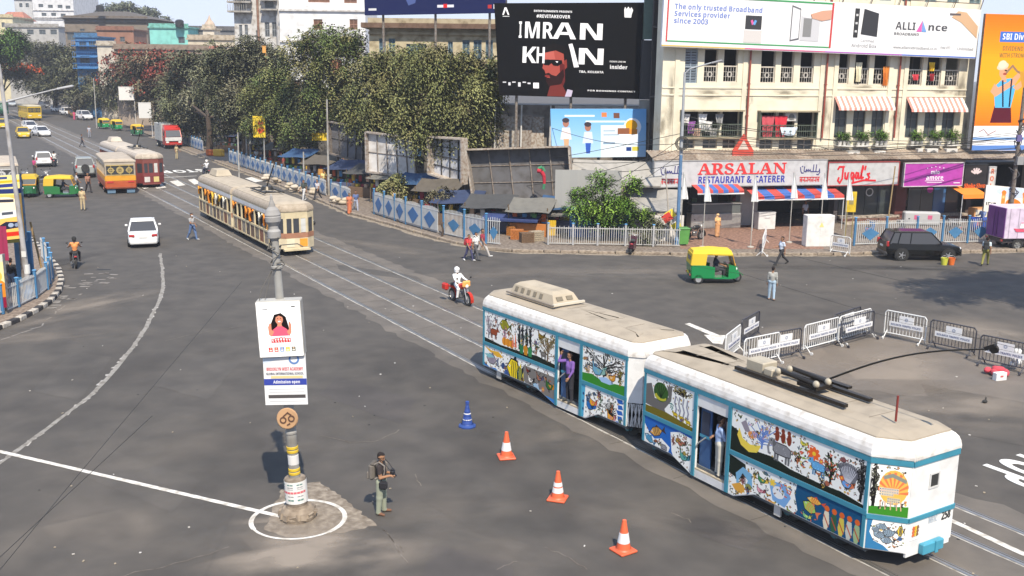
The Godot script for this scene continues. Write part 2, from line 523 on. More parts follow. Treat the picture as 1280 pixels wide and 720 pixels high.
	for c in [[V(.78,.0,-21.07),V(1.33,.0,-20.59),V(1.73,.0,-19.91)],[V(-.27,.0,-20.01),V(.28,.0,-20.49)],[V(-5.48,.0,-27.92),V(-4.48,.0,-27.43),V(-3.81,.0,-27.52),V(-3.14,.0,-28.67)],[V(-2.46,.0,-25.21),V(-2.23,.0,-24.27)],[V(-8.2,.0,-19.43),V(-7.09,.0,-20.08),V(-5.98,.0,-21.05)],[V(3.92,.0,-23.01),V(4.39,.0,-22.36)],[V(14.09,.0,-49.02),V(17.08,.0,-46.37),V(20.15,.0,-42.83)],[V(-2.3,.0,-20.76),V(-2.88,.0,-21.86),V(-2.05,.0,-19.96)],[V(-11.07,.0,-40.47),V(-12.61,.0,-39.11),V(-13.45,.0,-37.86)],[V(9.66,.0,-38.45),V(9.79,.0,-41.9),V(8.63,.0,-43.27),V(7.28,.0,-43.05)]]:
		var q := []
		for i in c.size() - 1:
			for k in 6:
				var t: Vector3 = c[i].lerp(c[i + 1],k / 6.0)
				q.append(Vector2(t.x + rf(-.04,.04),t.z + rf(-.05,.05)))
		strip(cr,q,.014,-.014,.0075)
	structure(cr,"road_crack",m("concrete"))
	var lt := Mb.new()
	for i in 130:
		var z := -rf(4.2,7.6); z = -z * z
		var px := rf(-.5,.5) * -z
		if z < -45.0 and px > 22.0: continue
		lt.paint([K(.5,.48,.45),K(.36,.33,.29),K(.05,.05,.05),K(.3,.25,.18)][rng.randi() % 4])
		lt.box(V(px,.012,z),V(rf(.02,.07),.012,rf(.02,.06)),Basis(Vector3.UP,rf(0,3)))
	structure(lt,"litter",m("cloth")).set_meta("kind","stuff")
func kerb_stones(parent: Node3D,line: Array,step: float,k0: Color,k1: Color,hgt: float,jag: float) -> void:
	var acc := 0
	for i in line.size() - 1:
		var a: Vector2 = line[i]; var e: Vector2 = line[i + 1]
		var n := int(maxf(1.0,round(a.distance_to(e) / step)))
		for j in n:
			var p := a.lerp(e,(j + .5) / n)
			var d := (e - a).normalized()
			var b := mk(k0.lerp(k1,rng.randf()) if jag > .0 else (k0 if acc % 2 == 0 else k1))
			b.cbox(V(p.x,hgt * .5,p.y) + V(rf(-1,1),rf(-.5,.5),rf(-1,1)) * jag,V(a.distance_to(e) / n - .02,hgt + .02,.28),.025,Basis(Vector3.UP,-d.angle() + rf(-1,1) * jag))
			part(b,"kerb_stone",m("concrete"),parent)
			acc += 1
func dabs(b: Mb,pts: Array,w: float,gap: float,worn: float) -> void:     # a hand-laid row of worn paint dabs
	for i in pts.size() - 1:
		var a: Vector3 = pts[i]; var e: Vector3 = pts[i + 1]
		var n := int(maxf(1,a.distance_to(e) / gap))
		for k in n:
			if rng.randf() < worn: continue
			var p := a.lerp(e,(k + .5) / n)
			var d := (e - a).normalized()
			b.box(p + V(rf(-.04,.04),.0,rf(-.05,.05)),V(w * rf(.6,1.2),.004,gap * rf(.6,1.05)),Basis(Vector3.UP,atan2(d.x,d.z) + rf(-.3,.3)))
func street_paint() -> void:
	var white := K(.68,.67,.63)
	var b := mk(white)
	var l0 := V(-14.51,.0,-26.66); var l1 := V(-5.37,.0,-22.48)
	var n := 60
	for i in n:     # the long hand-painted line to the pole
		var a := l0.lerp(l1,float(i) / n); var e := l0.lerp(l1,float(i + 1) / n)
		var d := (l1 - l0).normalized()
		b.box((a + e) * .5 + V(0,.009,0),V(.145 + rf(-.008,.008),.004,a.distance_to(e) + .004),Basis(Vector3.UP,atan2(d.x,d.z)))
	structure(b,"painted_line",m("road_paint"))
	b = mk(white)
	var c := V(-4.95,.0,-22.36)
	for i in 64:
		var a0 := TAU * i / 64; var a1 := TAU * (i + 1) / 64
		var r := 1.08; var w := .055 if sin(a0) < .6 else .035
		var p := []
		for q in [[a0,r - w],[a0,r + w],[a1,r + w],[a1,r - w]]:
			p.append(c + V(cos(q[0]) * q[1],.0145,sin(q[0]) * q[1] * .98))
		b.quad(p[3],p[2],p[1],p[0])
	structure(b,"painted_ring",m("road_paint"))
	b = mk(K(.5,.48,.45))
	dabs(b,[V(-13.54,.0,-25.25),V(-13.48,.0,-28.31),V(-13.45,.0,-31.21),V(-13.67,.0,-32.83)],.13,.35,.0)
	dabs(b,[V(-13.67,.0,-32.83),V(-14.24,.0,-37.25),V(-14.76,.0,-40.03),V(-15.39,.0,-42.77),V(-15.89,.0,-45.08),V(-16.73,.0,-47.99),V(-18.29,.0,-52.53),V(-19.83,.0,-56.69)],.15,.22,.22)
	var curve := []
	for q in [V(-13.54,.0,-25.25),V(-13.48,.0,-28.31),V(-13.45,.0,-31.21),V(-13.71,.0,-33.75),V(-14.24,.0,-37.25),V(-14.76,.0,-40.03),V(-15.39,.0,-42.77),V(-15.89,.0,-45.08),V(-16.73,.0,-47.99),V(-18.29,.0,-52.53),V(-19.83,.0,-56.69)]: curve.append(Vector2(q.x,q.z))
	b.paint(K(.27,.255,.235)); strip(b,curve,-.07,.07,.0075,.02,.02)
	structure(b,"worn_lane_line",m("road_paint"))
	b = mk(K(.23,.215,.195))
	for i in 40: b.box(V(-20.48,.0,-46.35) + V(rf(-1.2,.7),.008,rf(-5,4)),V(rf(.1,.5),.003,rf(.1,.3)),Basis(Vector3.UP,rf(-.4,.4)))
	dabs(b,[V(-19.76,.0,-44.39),V(-19.05,.0,-40.08),V(-19.61,.0,-37.93)],.08,.5,.3)
	structure(b,"worn_paint",m("road_paint"))
	b = mk(white)
	for q in [[188,228,207,236],[213,226,231,233],[308,222,326,228],[236,229,252,236],[180,231,184,236]]:
		var o := Vector2(q[0],q[1])
		b.flat(zebra(o),.016)
	structure(b,"crossing_bar",m("road_paint"))
	b = mk(white)
	strip(b,[Vector2(-33.87,-95.52),Vector2(-30.33,-98.12)],.14,-.14,.016)
	structure(b,"stop_line",m("road_paint"))
	var fa := atan2(-.522,-.853)
	var st := Node3D.new()
	st.name = "road_lettering"; st.set_meta("kind","structure")
	add_child(st,true)
	var lie := Basis(V(-.853,0,.522),V(.522,0,.853),Vector3.UP)
	text("STOP",2.6,white,st,Transform3D(lie,V(-33.02,.0,-102.5) + V(0,.012,0)),true,4.2)
	text("STOP",2.1,white,st,Transform3D(lie,V(13.16,.0,-25.26) + V(.853,0,-.522) * 1.35 + V(0,.012,0)),true,3.0)
	b = mk(white)
	b.flat(V2([-38.94,-110.58,-36.43,-107.21,-37.48,-109.83,-39.42,-112.46]),.012)
	b.flat(V2([7.27,-41.73,7.5,-41.92,8.52,-39.61,8.25,-39.35]),.012)
	b.flat(V2([7.75,-39.95,8.62,-39.92,8.21,-38.5,7.87,-38.66]),.016)
	structure(b,"painted_arrow",m("road_paint"))
	b = mk(K(.42,.33,.16))
	dabs(b,[V(10.43,.0,-22.31),V(11.42,.0,-23.18)],.12,.35,.2)
	structure(b,"worn_yellow_line",m("road_paint"))
func zebra(o: Vector2) -> PackedVector2Array:
	var q := { 188.0: [-32.5,-91.57,-32.06,-92.61,-30.0,-88.36,-30.5,-87.4],213.0: [-31.26,-93.03,-30.88,-94.1,-28.96,-90.34,-29.35,-89.35],308.0: [-25.31,-96.5,-24.92,-97.64,-23.05,-94.29,-23.52,-93.22],236.0: [-30.06,-94.54,-29.8,-95.63,-28.06,-92.05,-28.3,-90.73],180.0: [-32.45,-89.02,-32.26,-89.67,-31.36,-87.91,-31.45,-87.0] }
	return V2(q[o.x])
# ---------------------------------------------------------------- people: a field of tapered capsules meshed as surface nets
func nets(mb: Mb,bones: Array,cell: float,blend: float) -> void:     # bone: [a,b,ra,rb,colour]
	var lo := Vector3.ONE * 1e9; var hi := -lo
	for q in bones:
		for e in 2:
			var r: float = q[2 + e]
			lo = lo.min(q[e] - Vector3.ONE * r); hi = hi.max(q[e] + Vector3.ONE * r)
	var pad := blend + cell * 2.0
	lo -= Vector3.ONE * pad; hi += Vector3.ONE * pad
	var nx := int((hi.x - lo.x) / cell) + 2; var ny := int((hi.y - lo.y) / cell) + 2; var nz := int((hi.z - lo.z) / cell) + 2
	var f := PackedFloat32Array(); f.resize(nx * ny * nz); f.fill(1.0)
	var best := PackedFloat32Array(); best.resize(f.size()); best.fill(9.0)
	var id := PackedInt32Array(); id.resize(f.size())
	var sy := nx; var sz := nx * ny
	for bi in bones.size():
		var q: Array = bones[bi]
		var a: Vector3 = q[0]; var b: Vector3 = q[1]; var ra: float = q[2]; var rb: float = q[3]
		var rm := maxf(ra,rb) + pad * .95
		var l := (a.min(b) - Vector3.ONE * rm - lo) / cell; var h := (a.max(b) + Vector3.ONE * rm - lo) / cell
		var ab := b - a
		var inv := 1.0 / maxf(ab.length_squared(),1e-9)
		for k in range(maxi(int(l.z),0),mini(int(h.z) + 1,nz)):
			for j in range(maxi(int(l.y),0),mini(int(h.y) + 1,ny)):
				var p := lo + V(maxi(int(l.x),0),j,k) * cell - a
				var at := maxi(int(l.x),0) + j * sy + k * sz
				for i in range(maxi(int(l.x),0),mini(int(h.x) + 1,nx)):
					var t := clampf(p.dot(ab) * inv,.0,1.0)
					var d := (p - ab * t).length() - lerpf(ra,rb,t)
					if d < best[at]:
						best[at] = d; id[at] = bi
					var g := f[at]
					var e := maxf(blend - absf(g - d),.0)
					f[at] = minf(g,d) - e * e / (4.0 * blend)
					p.x += cell
					at += 1
	var vid := PackedInt32Array(); vid.resize(f.size()); vid.fill(-1)
	var vp := PackedVector3Array(); var vn := PackedVector3Array(); var vc := PackedColorArray()
	var lim := cell * 2.0
	for k in nz - 1:
		for j in ny - 1:
			var o := j * sy + k * sz
			for i in nx - 1:
				var at := o + i
				var f0 := f[at]
				if f0 > lim or f0 < -lim: continue
				var w := [f0,f[at + 1],f[at + sy],f[at + sy + 1],f[at + sz],f[at + sz + 1],f[at + sz + sy],f[at + sz + sy + 1]]
				var neg := 0
				for u in 8:
					if w[u] < .0: neg += 1
				if neg == 0 or neg == 8: continue
				var s := Vector3.ZERO; var cnt := 0
				for e in [[0,1],[2,3],[4,5],[6,7],[0,2],[1,3],[4,6],[5,7],[0,4],[1,5],[2,6],[3,7]]:
					var wa: float = w[e[0]]; var wb: float = w[e[1]]
					if (wa < .0) != (wb < .0):
						var t := wa / (wa - wb)
						var ca := V(e[0] & 1,(e[0] >> 1) & 1,e[0] >> 2); var cb := V(e[1] & 1,(e[1] >> 1) & 1,e[1] >> 2)
						s += ca.lerp(cb,t); cnt += 1
				vid[at] = vp.size()
				vp.push_back(lo + (V(i,j,k) + s / cnt) * cell)
				vn.push_back(V(w[1] + w[3] + w[5] + w[7] - w[0] - w[2] - w[4] - w[6],w[2] + w[3] + w[6] + w[7] - w[0] - w[1] - w[4] - w[5],w[4] + w[5] + w[6] + w[7] - w[0] - w[1] - w[2] - w[3]).normalized())
				vc.push_back(bones[id[at]][4])
	var steps := [1,sy,sz]
	for k in range(1,nz - 1):
		for j in range(1,ny - 1):
			for i in range(1,nx - 1):
				var at := i + j * sy + k * sz
				if vid[at] < 0: continue
				var f0 := f[at]
				for ax in 3:
					var f1 := f[at + steps[ax]]
					if (f0 < .0) == (f1 < .0): continue
					var du: int = steps[(ax + 1) % 3]; var dv: int = steps[(ax + 2) % 3]
					var q := [vid[at],vid[at - du],vid[at - du - dv],vid[at - dv]]
					if q[0] < 0 or q[1] < 0 or q[2] < 0 or q[3] < 0: continue
					if f0 > .0: q = [q[3],q[2],q[1],q[0]]
					for tri in [[0,1,2],[0,2,3]]:
						for r in [0,2,1]:
							var n: int = q[tri[r]]
							mb.v.push_back(mb.x * vp[n]); mb.n.push_back(mb.x.basis * vn[n]); mb.c.push_back(vc[n]); mb.uv.push_back(Vector2.ZERO)
func rx(v: Vector3,a: float) -> Vector3:      # swing forward (towards +z) by a
	return v.rotated(Vector3.RIGHT,-a)
const SKIN := Color(.27,.145,.085)
const HAIR := Color(.012,.01,.009)
func figure(o: Dictionary) -> Mb:
	var g := func(k,d): return o.get(k,d)
	var mb := Mb.new()
	var h: float = g.call("h",1.68)
	var skin: Color = g.call("skin",SKIN); var shirt: Color = g.call("shirt",K(.3,.3,.3)); var pants: Color = g.call("pants",K(.05,.05,.07)); var shoes: Color = g.call("shoes",K(.03,.03,.03)); var hair: Color = g.call("hair",HAIR)
	var sleeve: Color = shirt if g.call("long",false) else skin
	var lean: float = g.call("lean",.0)
	var bones := []
	var legs := []
	var bag: float = g.call("bag",1.06)
	var low := .0
	for s in [1,-1]:
		var hip: float = g.call("hl" if s > 0 else "hr",.0); var knee: float = g.call("kl" if s > 0 else "kr",.04); var ab: float = g.call("ab",.05)
		var hp := V(s * .085,.0,0)
		var kn := hp + rx(V(s * sin(ab),-cos(ab),0),hip) * .42
		var an := kn + rx(V(s * .02,-1,0),hip - knee) * .40
		var fp: float = g.call("fp",clampf((hip - knee) * .6,-.7,.5))
		var toe := an + rx(V(s * .04,-.045,.16),fp)
		legs.append([hp,kn,an,toe])
		low = minf(low,minf(an.y - .075,toe.y - .035))
	var py: float = g.call("seat",-low)
	var up := V(0,py,0)
	for k in 2:
		var L: Array = legs[k]
		for j in 4: L[j] += up
		bones.append([L[0],L[1],.092 * bag,.066 * bag,pants]); bones.append([L[1],L[2],.066 * bag,.05 * bag,pants])
		bones.append([L[2] + V(0,-.03,-.02),L[3],.042,.035,shoes])
	if o.has("skirt"):
		var sk: Color = o.skirt
		bones.append([up + V(0,-.05,0),up + V(0,-.55,.02),.12,.13,sk]); bones.append([up + V(-.03,-.5,0),up + V(-.06,-.78,.05),.11,.11,sk]); bones.append([up + V(.03,-.5,0),up + V(.06,-.78,-.05),.11,.11,sk])
	var sp := func(v: Vector3): return up + rx(v,lean)
	bones.append([sp.call(V(-.06,.02,0)),sp.call(V(.06,.02,0)),.115,.115,pants])
	bones.append([sp.call(V(0,.12,0)),sp.call(V(0,.3,0)),.125,.14,shirt])
	bones.append([sp.call(V(-.075,.3,0)),sp.call(V(-.1,.42,-.01)),.1,.085,shirt]); bones.append([sp.call(V(.075,.3,0)),sp.call(V(.1,.42,-.01)),.1,.085,shirt])
	if g.call("kurta",false): bones.append([sp.call(V(0,.1,0)),up + V(0,-.32,.0),.13,.16,shirt])
	var neck: Vector3 = sp.call(V(0,.49,-.015))
	bones.append([neck,neck + rx(V(0,.1,.015),lean * .5),.055,.05,skin])
	var hands := []
	for s in [1,-1]:
		var a: float = g.call("sl" if s > 0 else "sr",.0); var b: float = g.call("al" if s > 0 else "ar",.12); var e: float = g.call("el" if s > 0 else "er",.25); var inn: float = g.call("il" if s > 0 else "ir",.0)
		var sh: Vector3 = sp.call(V(s * .175,.455,-.01))
		var ud := rx(V(s * sin(b),-cos(b),0),a + lean * .5)
		var el := sh + ud * .28
		var fd := rx(V(s * sin(b) * cos(e),-cos(b),0),a + e + lean * .5).rotated(Vector3.UP,-s * inn)
		var wr := el + fd.normalized() * .25
		bones.append([sh,sh.lerp(el,.62),.06,.052,shirt]); bones.append([sh.lerp(el,.62),el,.05,.042,sleeve])
		bones.append([el,wr,.043,.03,sleeve])
		hands.append([wr,fd.normalized(),s])
	var kk := h / 1.7
	mb.x = Transform3D(Basis.from_scale(Vector3.ONE * kk),Vector3.ZERO)
	nets(mb,bones,g.call("cell",.026),.035)
	for q in hands:
		var wr: Vector3 = q[0]; var d: Vector3 = q[1]; var s: int = q[2]
		var side := V(0,0,1) - d * d.z
		if side.length() < .3: side = V(-s,0,0) - d * d.dot(V(-s,0,0))
		side = side.normalized()
		var palm := side.cross(d).normalized() * (1 if s > 0 else -1) * -1.0
		if palm.dot(V(-s,-.4,0)) < 0: palm = -palm
		var hb := []
		hb.append([wr - d * .02,wr + d * .05 + side * .012,.03,.03,skin]); hb.append([wr + d * .03 - side * .016,wr + d * .075 - side * .018,.022,.02,skin])
		for i in 4:
			var base := wr + d * .08 + side * (.03 - i * .02)
			var ln: float = [.07,.08,.075,.058][i]
			var mid := base + (d + palm * .35).normalized() * ln * .55
			hb.append([base,mid,.0105,.0095,skin]); hb.append([mid,mid + (d * .5 + palm).normalized() * ln * .5,.0095,.008,skin])
		var tb := wr + d * .03 + side * .03
		hb.append([tb,tb + (d * .6 + side * .7 + palm * .3).normalized() * .045,.013,.011,skin]); hb.append([tb + (d * .6 + side * .7 + palm * .3).normalized() * .045,tb + d * .06 + side * .035 + palm * .02,.011,.009,skin])
		nets(mb,hb,g.call("hcell",.012),.012)
	var hy: float = g.call("hy",.0); var hp2: float = g.call("hp",.0)
	var hb := Basis(Vector3.UP,hy) * Basis(Vector3.RIGHT,hp2)
	var hc := neck + rx(V(0,.185,.02),lean * .5)
	var at := func(v): return hc + hb * v
	var H := []
	H.append([at.call(V(0,.02,-.015)),at.call(V(0,.03,.012)),.083,.08,skin])
	H.append([at.call(V(0,-.03,.03)),at.call(V(0,-.085,.045)),.058,.034,skin])
	H.append([at.call(V(-.03,-.06,.02)),at.call(V(.03,-.06,.02)),.04,.04,skin])
	H.append([at.call(V(0,-.005,.09)),at.call(V(0,-.035,.102)),.01,.015,skin])
	for s in [-1,1]:
		H.append([at.call(V(s * .082,.01,.0)),at.call(V(s * .085,-.03,.005)),.016,.01,skin])
		H.append([at.call(V(s * .031,.0,.083)),at.call(V(s * .033,.0,.083)),.009,.009,K(.03,.02,.02)])
		H.append([at.call(V(s * .02,.022,.088)),at.call(V(s * .045,.02,.08)),.005,.004,hair])
	H.append([at.call(V(-.018,-.062,.083)),at.call(V(.018,-.062,.083)),.009,.009,skin.lerp(K(.2,.08,.06),.35)])
	if o.has("mask"): H.append([at.call(V(-.03,-.05,.06)),at.call(V(.03,-.05,.06)),.045,.045,o.mask])
	if o.has("helmet"):
		var hk: Color = o.helmet
		H.append([at.call(V(0,.035,-.02)),at.call(V(0,.035,.015)),.118,.114,hk]); H.append([at.call(V(0,-.03,-.03)),at.call(V(0,-.05,.0)),.105,.1,hk])
	elif o.has("veil"):
		H.append([at.call(V(0,.03,-.03)),at.call(V(0,.04,.0)),.1,.092,o.veil]); H.append([at.call(V(0,.0,-.04)),at.call(V(0,-.2,-.07)),.09,.12,o.veil]); H.append([at.call(V(.1,-.25,.0)),at.call(V(.18,-.55,.05)),.06,.05,o.veil])
	else:
		H.append([at.call(V(0,.045,-.03)),at.call(V(0,.06,.008)),.084,.072,hair]); H.append([at.call(V(0,.0,-.035)),at.call(V(0,-.03,-.035)),.074,.06,hair])
		H.append([at.call(V(-.01,.088,.045)),at.call(V(.03,.09,.03)),.03,.03,hair])
		if g.call("bun",false): H.append([at.call(V(0,.0,-.11)),at.call(V(0,-.12,-.1)),.05,.06,hair])
	nets(mb,H,g.call("ccell",.014),.012)
	if o.has("cap"):
		mb.paint(o.cap).ball(at.call(V(0,.06,-.01)),V(.1,.07,.105),12,6); mb.lathe([Vector2(.13,.0),Vector2(.132,.006),Vector2(.1,.02)],14,at.call(V(0,.055,.015)))
	return mb
func person(o: Dictionary,called_label: String,pos: Vector3,yaw: float,group := "") -> Node3D:
	var t := thing("person",called_label,"person",pos,yaw,group)
	part(figure(o),"body",m("cloth"),t)
	var k: float = o.get("h",1.68) / 1.7
	if o.has("pack"):
		var b := mk(o.pack).at(Transform3D(Basis.from_scale(Vector3.ONE * k),Vector3.ZERO))
		b.cbox(V(0,1.18,-.235),V(.3,.44,.17),.06); b.paint(o.pack * 1.25).cbox(V(0,1.08,-.335),V(.22,.2,.06),.025)
		b.paint(o.pack * .7).cbox(V(0,1.405,-.2),V(.28,.06,.12),.025)
		for s in [-1,1]: b.paint(o.pack * 1.5).path([V(s * .1,1.38,-.17),V(s * .115,1.475,-.02),V(s * .115,1.38,.125),V(s * .13,1.15,.11),V(s * .15,1.02,-.12)],.022,6)
		part(b,"backpack",m("cloth"),t)
	return t
# ---------------------------------------------------------------- trees
func leaf_quad(b: Mb,p: Vector3,d: Vector3,s: Vector3,l: float,w: float,k: Color,out := Vector3.UP) -> void:
	var n := d.cross(s)
	if n.dot(out) < .0: n = -n
	n = (n.normalized() * .55 + out * .6 + V(0,.35,0)).normalized()
	b.paint(k)
	b.t3(p,p + d * l * .5 + s * w,p + d * l,n,n,n)
	b.t3(p,p + d * l,p + d * l * .5 - s * w,n,n,n)
func rdir() -> Vector3:
	return V(rng.randfn(),rng.randfn(),rng.randfn()).normalized()
func crown(lobes: Array,per: float,leaf: float,droop: float,cols: Array,twig := .9) -> Mb:
	var b := Mb.new()
	for L in lobes:
		var c: Vector3 = L[0]; var r: Vector3 = L[1]
		for u in 11:
			var dd := rdir()
			if u < 5: dd.y = absf(dd.y)
			var cc := c + dd * r * (rf(.5,.85) if u > 0 else .0)
			var rr := r * rf(.26,.48)
			var tone := rf(.8,1.35)
			var k0: Color = cols[rng.randi() % cols.size()]
			var count := int(per * rr.x * rr.y * 1.55) + 2
			for i in count:
				var d := rdir()
				var p := cc + d * rr * pow(rng.randf(),.4)
				var dir := (d * V(1,.5,1) + rdir() * .8 + V(0,.2 - droop * 1.3,0)).normalized()
				var k := k0 * rf(1.35,2.1) * tone
				var out := (d * .6 + dd * .5).normalized()
				for j in 7:
					var t := j / 7.0
					var q := p + dir * twig * t * .8 + V(0,-droop * twig * t * t * .9,0)
					var s := (dir.cross(Vector3.UP) * (1 if j % 2 else -1) + rdir() * .5).normalized()
					var ld := (s + dir * .5 + V(0,-droop * .7,0)).normalized()
					leaf_quad(b,q,ld,dir,leaf * rf(.5,.95),leaf * .22,k * rf(.9,1.1),out)
	return b
func tree(label: String,base: Vector3,lobes: Array,trunk: float,per: float,leaf: float,droop: float,cols: Array,group := "",blossoms = null,twig := .9) -> void:
	var t := thing("tree",label,"tree",base,.0,group)
	var rel := []
	for L in lobes: rel.append([L[0] - base,L[1]])
	var b := mk(K(.11,.085,.065))
	var fork: Vector3 = V(0,rel[0][0].y * .5,0)
	b.tube(Vector3.ZERO,V(.1,fork.y * .5,0),trunk * 1.25,trunk * .95,9); b.tube(V(.1,fork.y * .5,0),fork,trunk * .95,trunk * .75,9)
	for L in rel:
		var e: Vector3 = L[0]
		var mid := fork.lerp(e,.5) + V(rf(-.4,.4),rf(-.1,.5),rf(-.4,.4))
		b.path([fork - V(0,.2,0),mid,e],trunk * .5,7,trunk * .18)
		for k in 5:
			var d := rdir(); d.y = absf(d.y) * .7
			b.path([e,e + d * L[1] * .4,e + d * L[1] * .75 + V(0,-.2,0)],trunk * .14,5,trunk * .04)
	part(b,"trunk",m("bark"),t)
	part(crown(rel,per,leaf,droop,cols,twig),"crown",m("leaf"),t)
	if blossoms != null:
		var f := Mb.new()
		for L in rel:
			for i in int(per * L[1].x * L[1].y * .45):
				var d := rdir(); d.y = absf(d.y) + .1
				for j in 4: leaf_quad(f,L[0] + d.normalized() * L[1] * rf(.8,1.05) + rdir() * .3,rdir(),rdir(),leaf * .8,leaf * .3,blossoms * rf(.7,1.2))
		part(f,"blossom",m("leaf"),t)
# ---------------------------------------------------------------- vehicles (all face +z)
func wheel(parent: Node3D,p: Vector3,r: float,w: float,rimk: Color,spokes := 5) -> void:
	var b := mk(K(.02,.02,.02))
	var R := Basis(Vector3.FORWARD,PI / 2)
	b.lathe([Vector2(r * .6,-w * .5),Vector2(r * .94,-w * .5),Vector2(r,-w * .32),Vector2(r,w * .32),Vector2(r * .94,w * .5),Vector2(r * .6,w * .5)],18,Vector3.ZERO,R)
	var o := part(b,"wheel",m("rubber"),parent)
	o.position = p
	b = mk(rimk)
	b.lathe([Vector2(0,-w * .42),Vector2(r * .2,-w * .45),Vector2(r * .25,-w * .3),Vector2(r * .6,-w * .36),Vector2(r * .62,-w * .5)],16,Vector3.ZERO,R); b.lathe([Vector2(r * .62,w * .5),Vector2(r * .6,w * .36),Vector2(r * .25,w * .3),Vector2(r * .2,w * .45),Vector2(0,w * .42)],16,Vector3.ZERO,R)
	for k in spokes:
		var a := TAU * k / spokes
		for s in [-1,1]: b.box(V(s * w * .4,sin(a) * r * .38,cos(a) * r * .38),V(.02,r * .42,r * .12),Basis(Vector3.RIGHT,-a + PI / 2))
	part(b,"rim",m("metal"),o)
func bring(z: float,w: float,y0: float,y1: float,ym: float) -> Array:     # one cross-section of a car body
	return [V(-w * .86,y0,z),V(w * .86,y0,z),V(w * .97,y0 + .1,z),V(w,ym,z),V(w * .96,y1 - .05,z),V(w * .84,y1,z),V(-w * .84,y1,z),V(-w * .96,y1 - .05,z),V(-w,ym,z),V(-w * .97,y0 + .1,z)]
func car(label: String,pos: Vector3,yaw: float,k: Color,style := "sedan",group := "",L := 4.1,W := 1.7,Hh := 1.5,called := "parked_car") -> Node3D:
	var t := thing(called,label,"car",pos,yaw,group)
	var h := L * .5; var w := W * .5
	var belt := Hh * (.6 if style != "suv" else .6); var y0 := .2 if style != "suv" else .28
	var tail := belt + (.03 if style == "sedan" else .06)
	var b := mk(k)
	var st := []
	for q in [[-h,.8,y0 + .18,tail - .14],[-h + .05,.9,y0 + .06,tail - .04],[-h + .3,.98,y0,tail],[-h + .9,1.0,y0,belt + .02],[.0,1.0,y0,belt],[h * .42,1.0,y0,belt - .02],[h * .7,.97,y0,belt - .09],[h - .22,.9,y0 + .02,belt - .17],[h - .04,.78,y0 + .08,belt - .27],[h,.7,y0 + .14,belt - .34]]:
		st.append(bring(q[0],w * q[1],q[2],q[3],(q[2] + q[3]) * .5))
	b.loft(st,true,false)
	part(b,"body",m("gloss"),t)
	var zr0 := -h + (.55 if style == "sedan" else .12); var zr1 := -h + (1.15 if style == "sedan" else .42)
	var zf0 := h * .42; var zf1 := h * .42 - .75
	if style == "suv": zf1 = h * .42 - .6
	var g := mk(K(.012,.014,.016))
	var top := Hh - .05
	var wb := w * .93; var wt := w * .74
	g.loft([[V(-wb,belt - .03,zf0),V(wb,belt - .03,zf0),V(wb,belt - .03,zr0),V(-wb,belt - .03,zr0)],[V(-wt,top,zf1),V(wt,top,zf1),V(wt,top,zr1),V(-wt,top,zr1)]])
	part(g,"window_glass",m("glass"),t)
	var rfm := mk(k)
	rfm.loft([[V(-wt - .02,top - .03,zf1 + .04),V(wt + .02,top - .03,zf1 + .04),V(wt + .02,top - .03,zr1 - .05),V(-wt - .02,top - .03,zr1 - .05)],[V(-wt - .02,top + .01,zf1),V(wt + .02,top + .01,zf1),V(wt + .02,top + .01,zr1 - .03),V(-wt - .02,top + .01,zr1 - .03)],[V(-wt * .8,Hh,zf1 - .15),V(wt * .8,Hh,zf1 - .15),V(wt * .8,Hh,zr1 + .12),V(-wt * .8,Hh,zr1 + .12)]])
	for s in [-1,1]:
		rfm.tube(V(s * wb,belt,zf0),V(s * wt,top,zf1),.035,.03,6); rfm.tube(V(s * wb,belt,zr0),V(s * wt,top,zr1),.05,.04,6)
		var mz := (zf1 + zr1) * .5 - .05
		rfm.tube(V(s * (wb + .005),belt,mz - .1),V(s * (wt + .01),top,mz),.03,.03,6)
		if style != "sedan": rfm.tube(V(s * wb,belt,lerpf(mz,zr0,.62)),V(s * wt,top,lerpf(mz,zr1,.62)),.035,.04,6)
	part(rfm,"roof",m("gloss"),t)
	for s in [-1,1]:
		for e in [-1,1]:
			var z: float = e * h * .6 + (.02 if e > 0 else -.02)
			var arch := mk(K(.015,.015,.015))
			arch.tube(V(s * (w - .12),Hh * .215,z),V(s * (w + .004),Hh * .215,z),Hh * .245,Hh * .245,18)
			part(arch,"wheel_arch",m("rubber"),t)
			wheel(t,V(s * (w - .07),Hh * .205,z),Hh * .205,.2,K(.5,.5,.52))
		var lm := mk(K(.7,.72,.74))
		lm.cbox(V(s * w * .66,belt - .27,h - .13),V(w * .34,.11,.14),.03,Basis(Vector3.UP,s * .35))
		part(lm,"headlight",m("glass"),t)
		lm = mk(K(.35,.012,.015))
		if style == "sedan": lm.cbox(V(s * w * .72,tail - .2,-h + .03),V(w * .36,.16,.1),.03,Basis(Vector3.UP,-s * .25))
		else: lm.cbox(V(s * w * .84,tail - .1,-h + .06),V(.16,.3,.14),.03)
		part(lm,"tail_light",m("glass"),t)
		lm = mk(k)
		lm.cbox(V(s * (w + .09),belt + .06,zf0 - .12),V(.16,.12,.09),.03)
		part(lm,"wing_mirror",m("gloss"),t)
	var bp := mk(K(.05,.05,.05) if style != "sedan" else k * .85)
	bp.cbox(V(0,y0 + .12,-h + .03),V(W * .86,.2,.14),.05); bp.cbox(V(0,y0 + .1,h - .05),V(W * .74,.2,.14),.05)
	part(bp,"bumper",m("paint"),t)
	var pl := mk(K(.6,.6,.58))
	pl.box(V(0,tail - .28,-h - .012),V(.45,.11,.02)); pl.box(V(0,y0 + .16,h + .03),V(.45,.11,.02))
	part(pl,"number_plate",m("clean"),t)
	return t
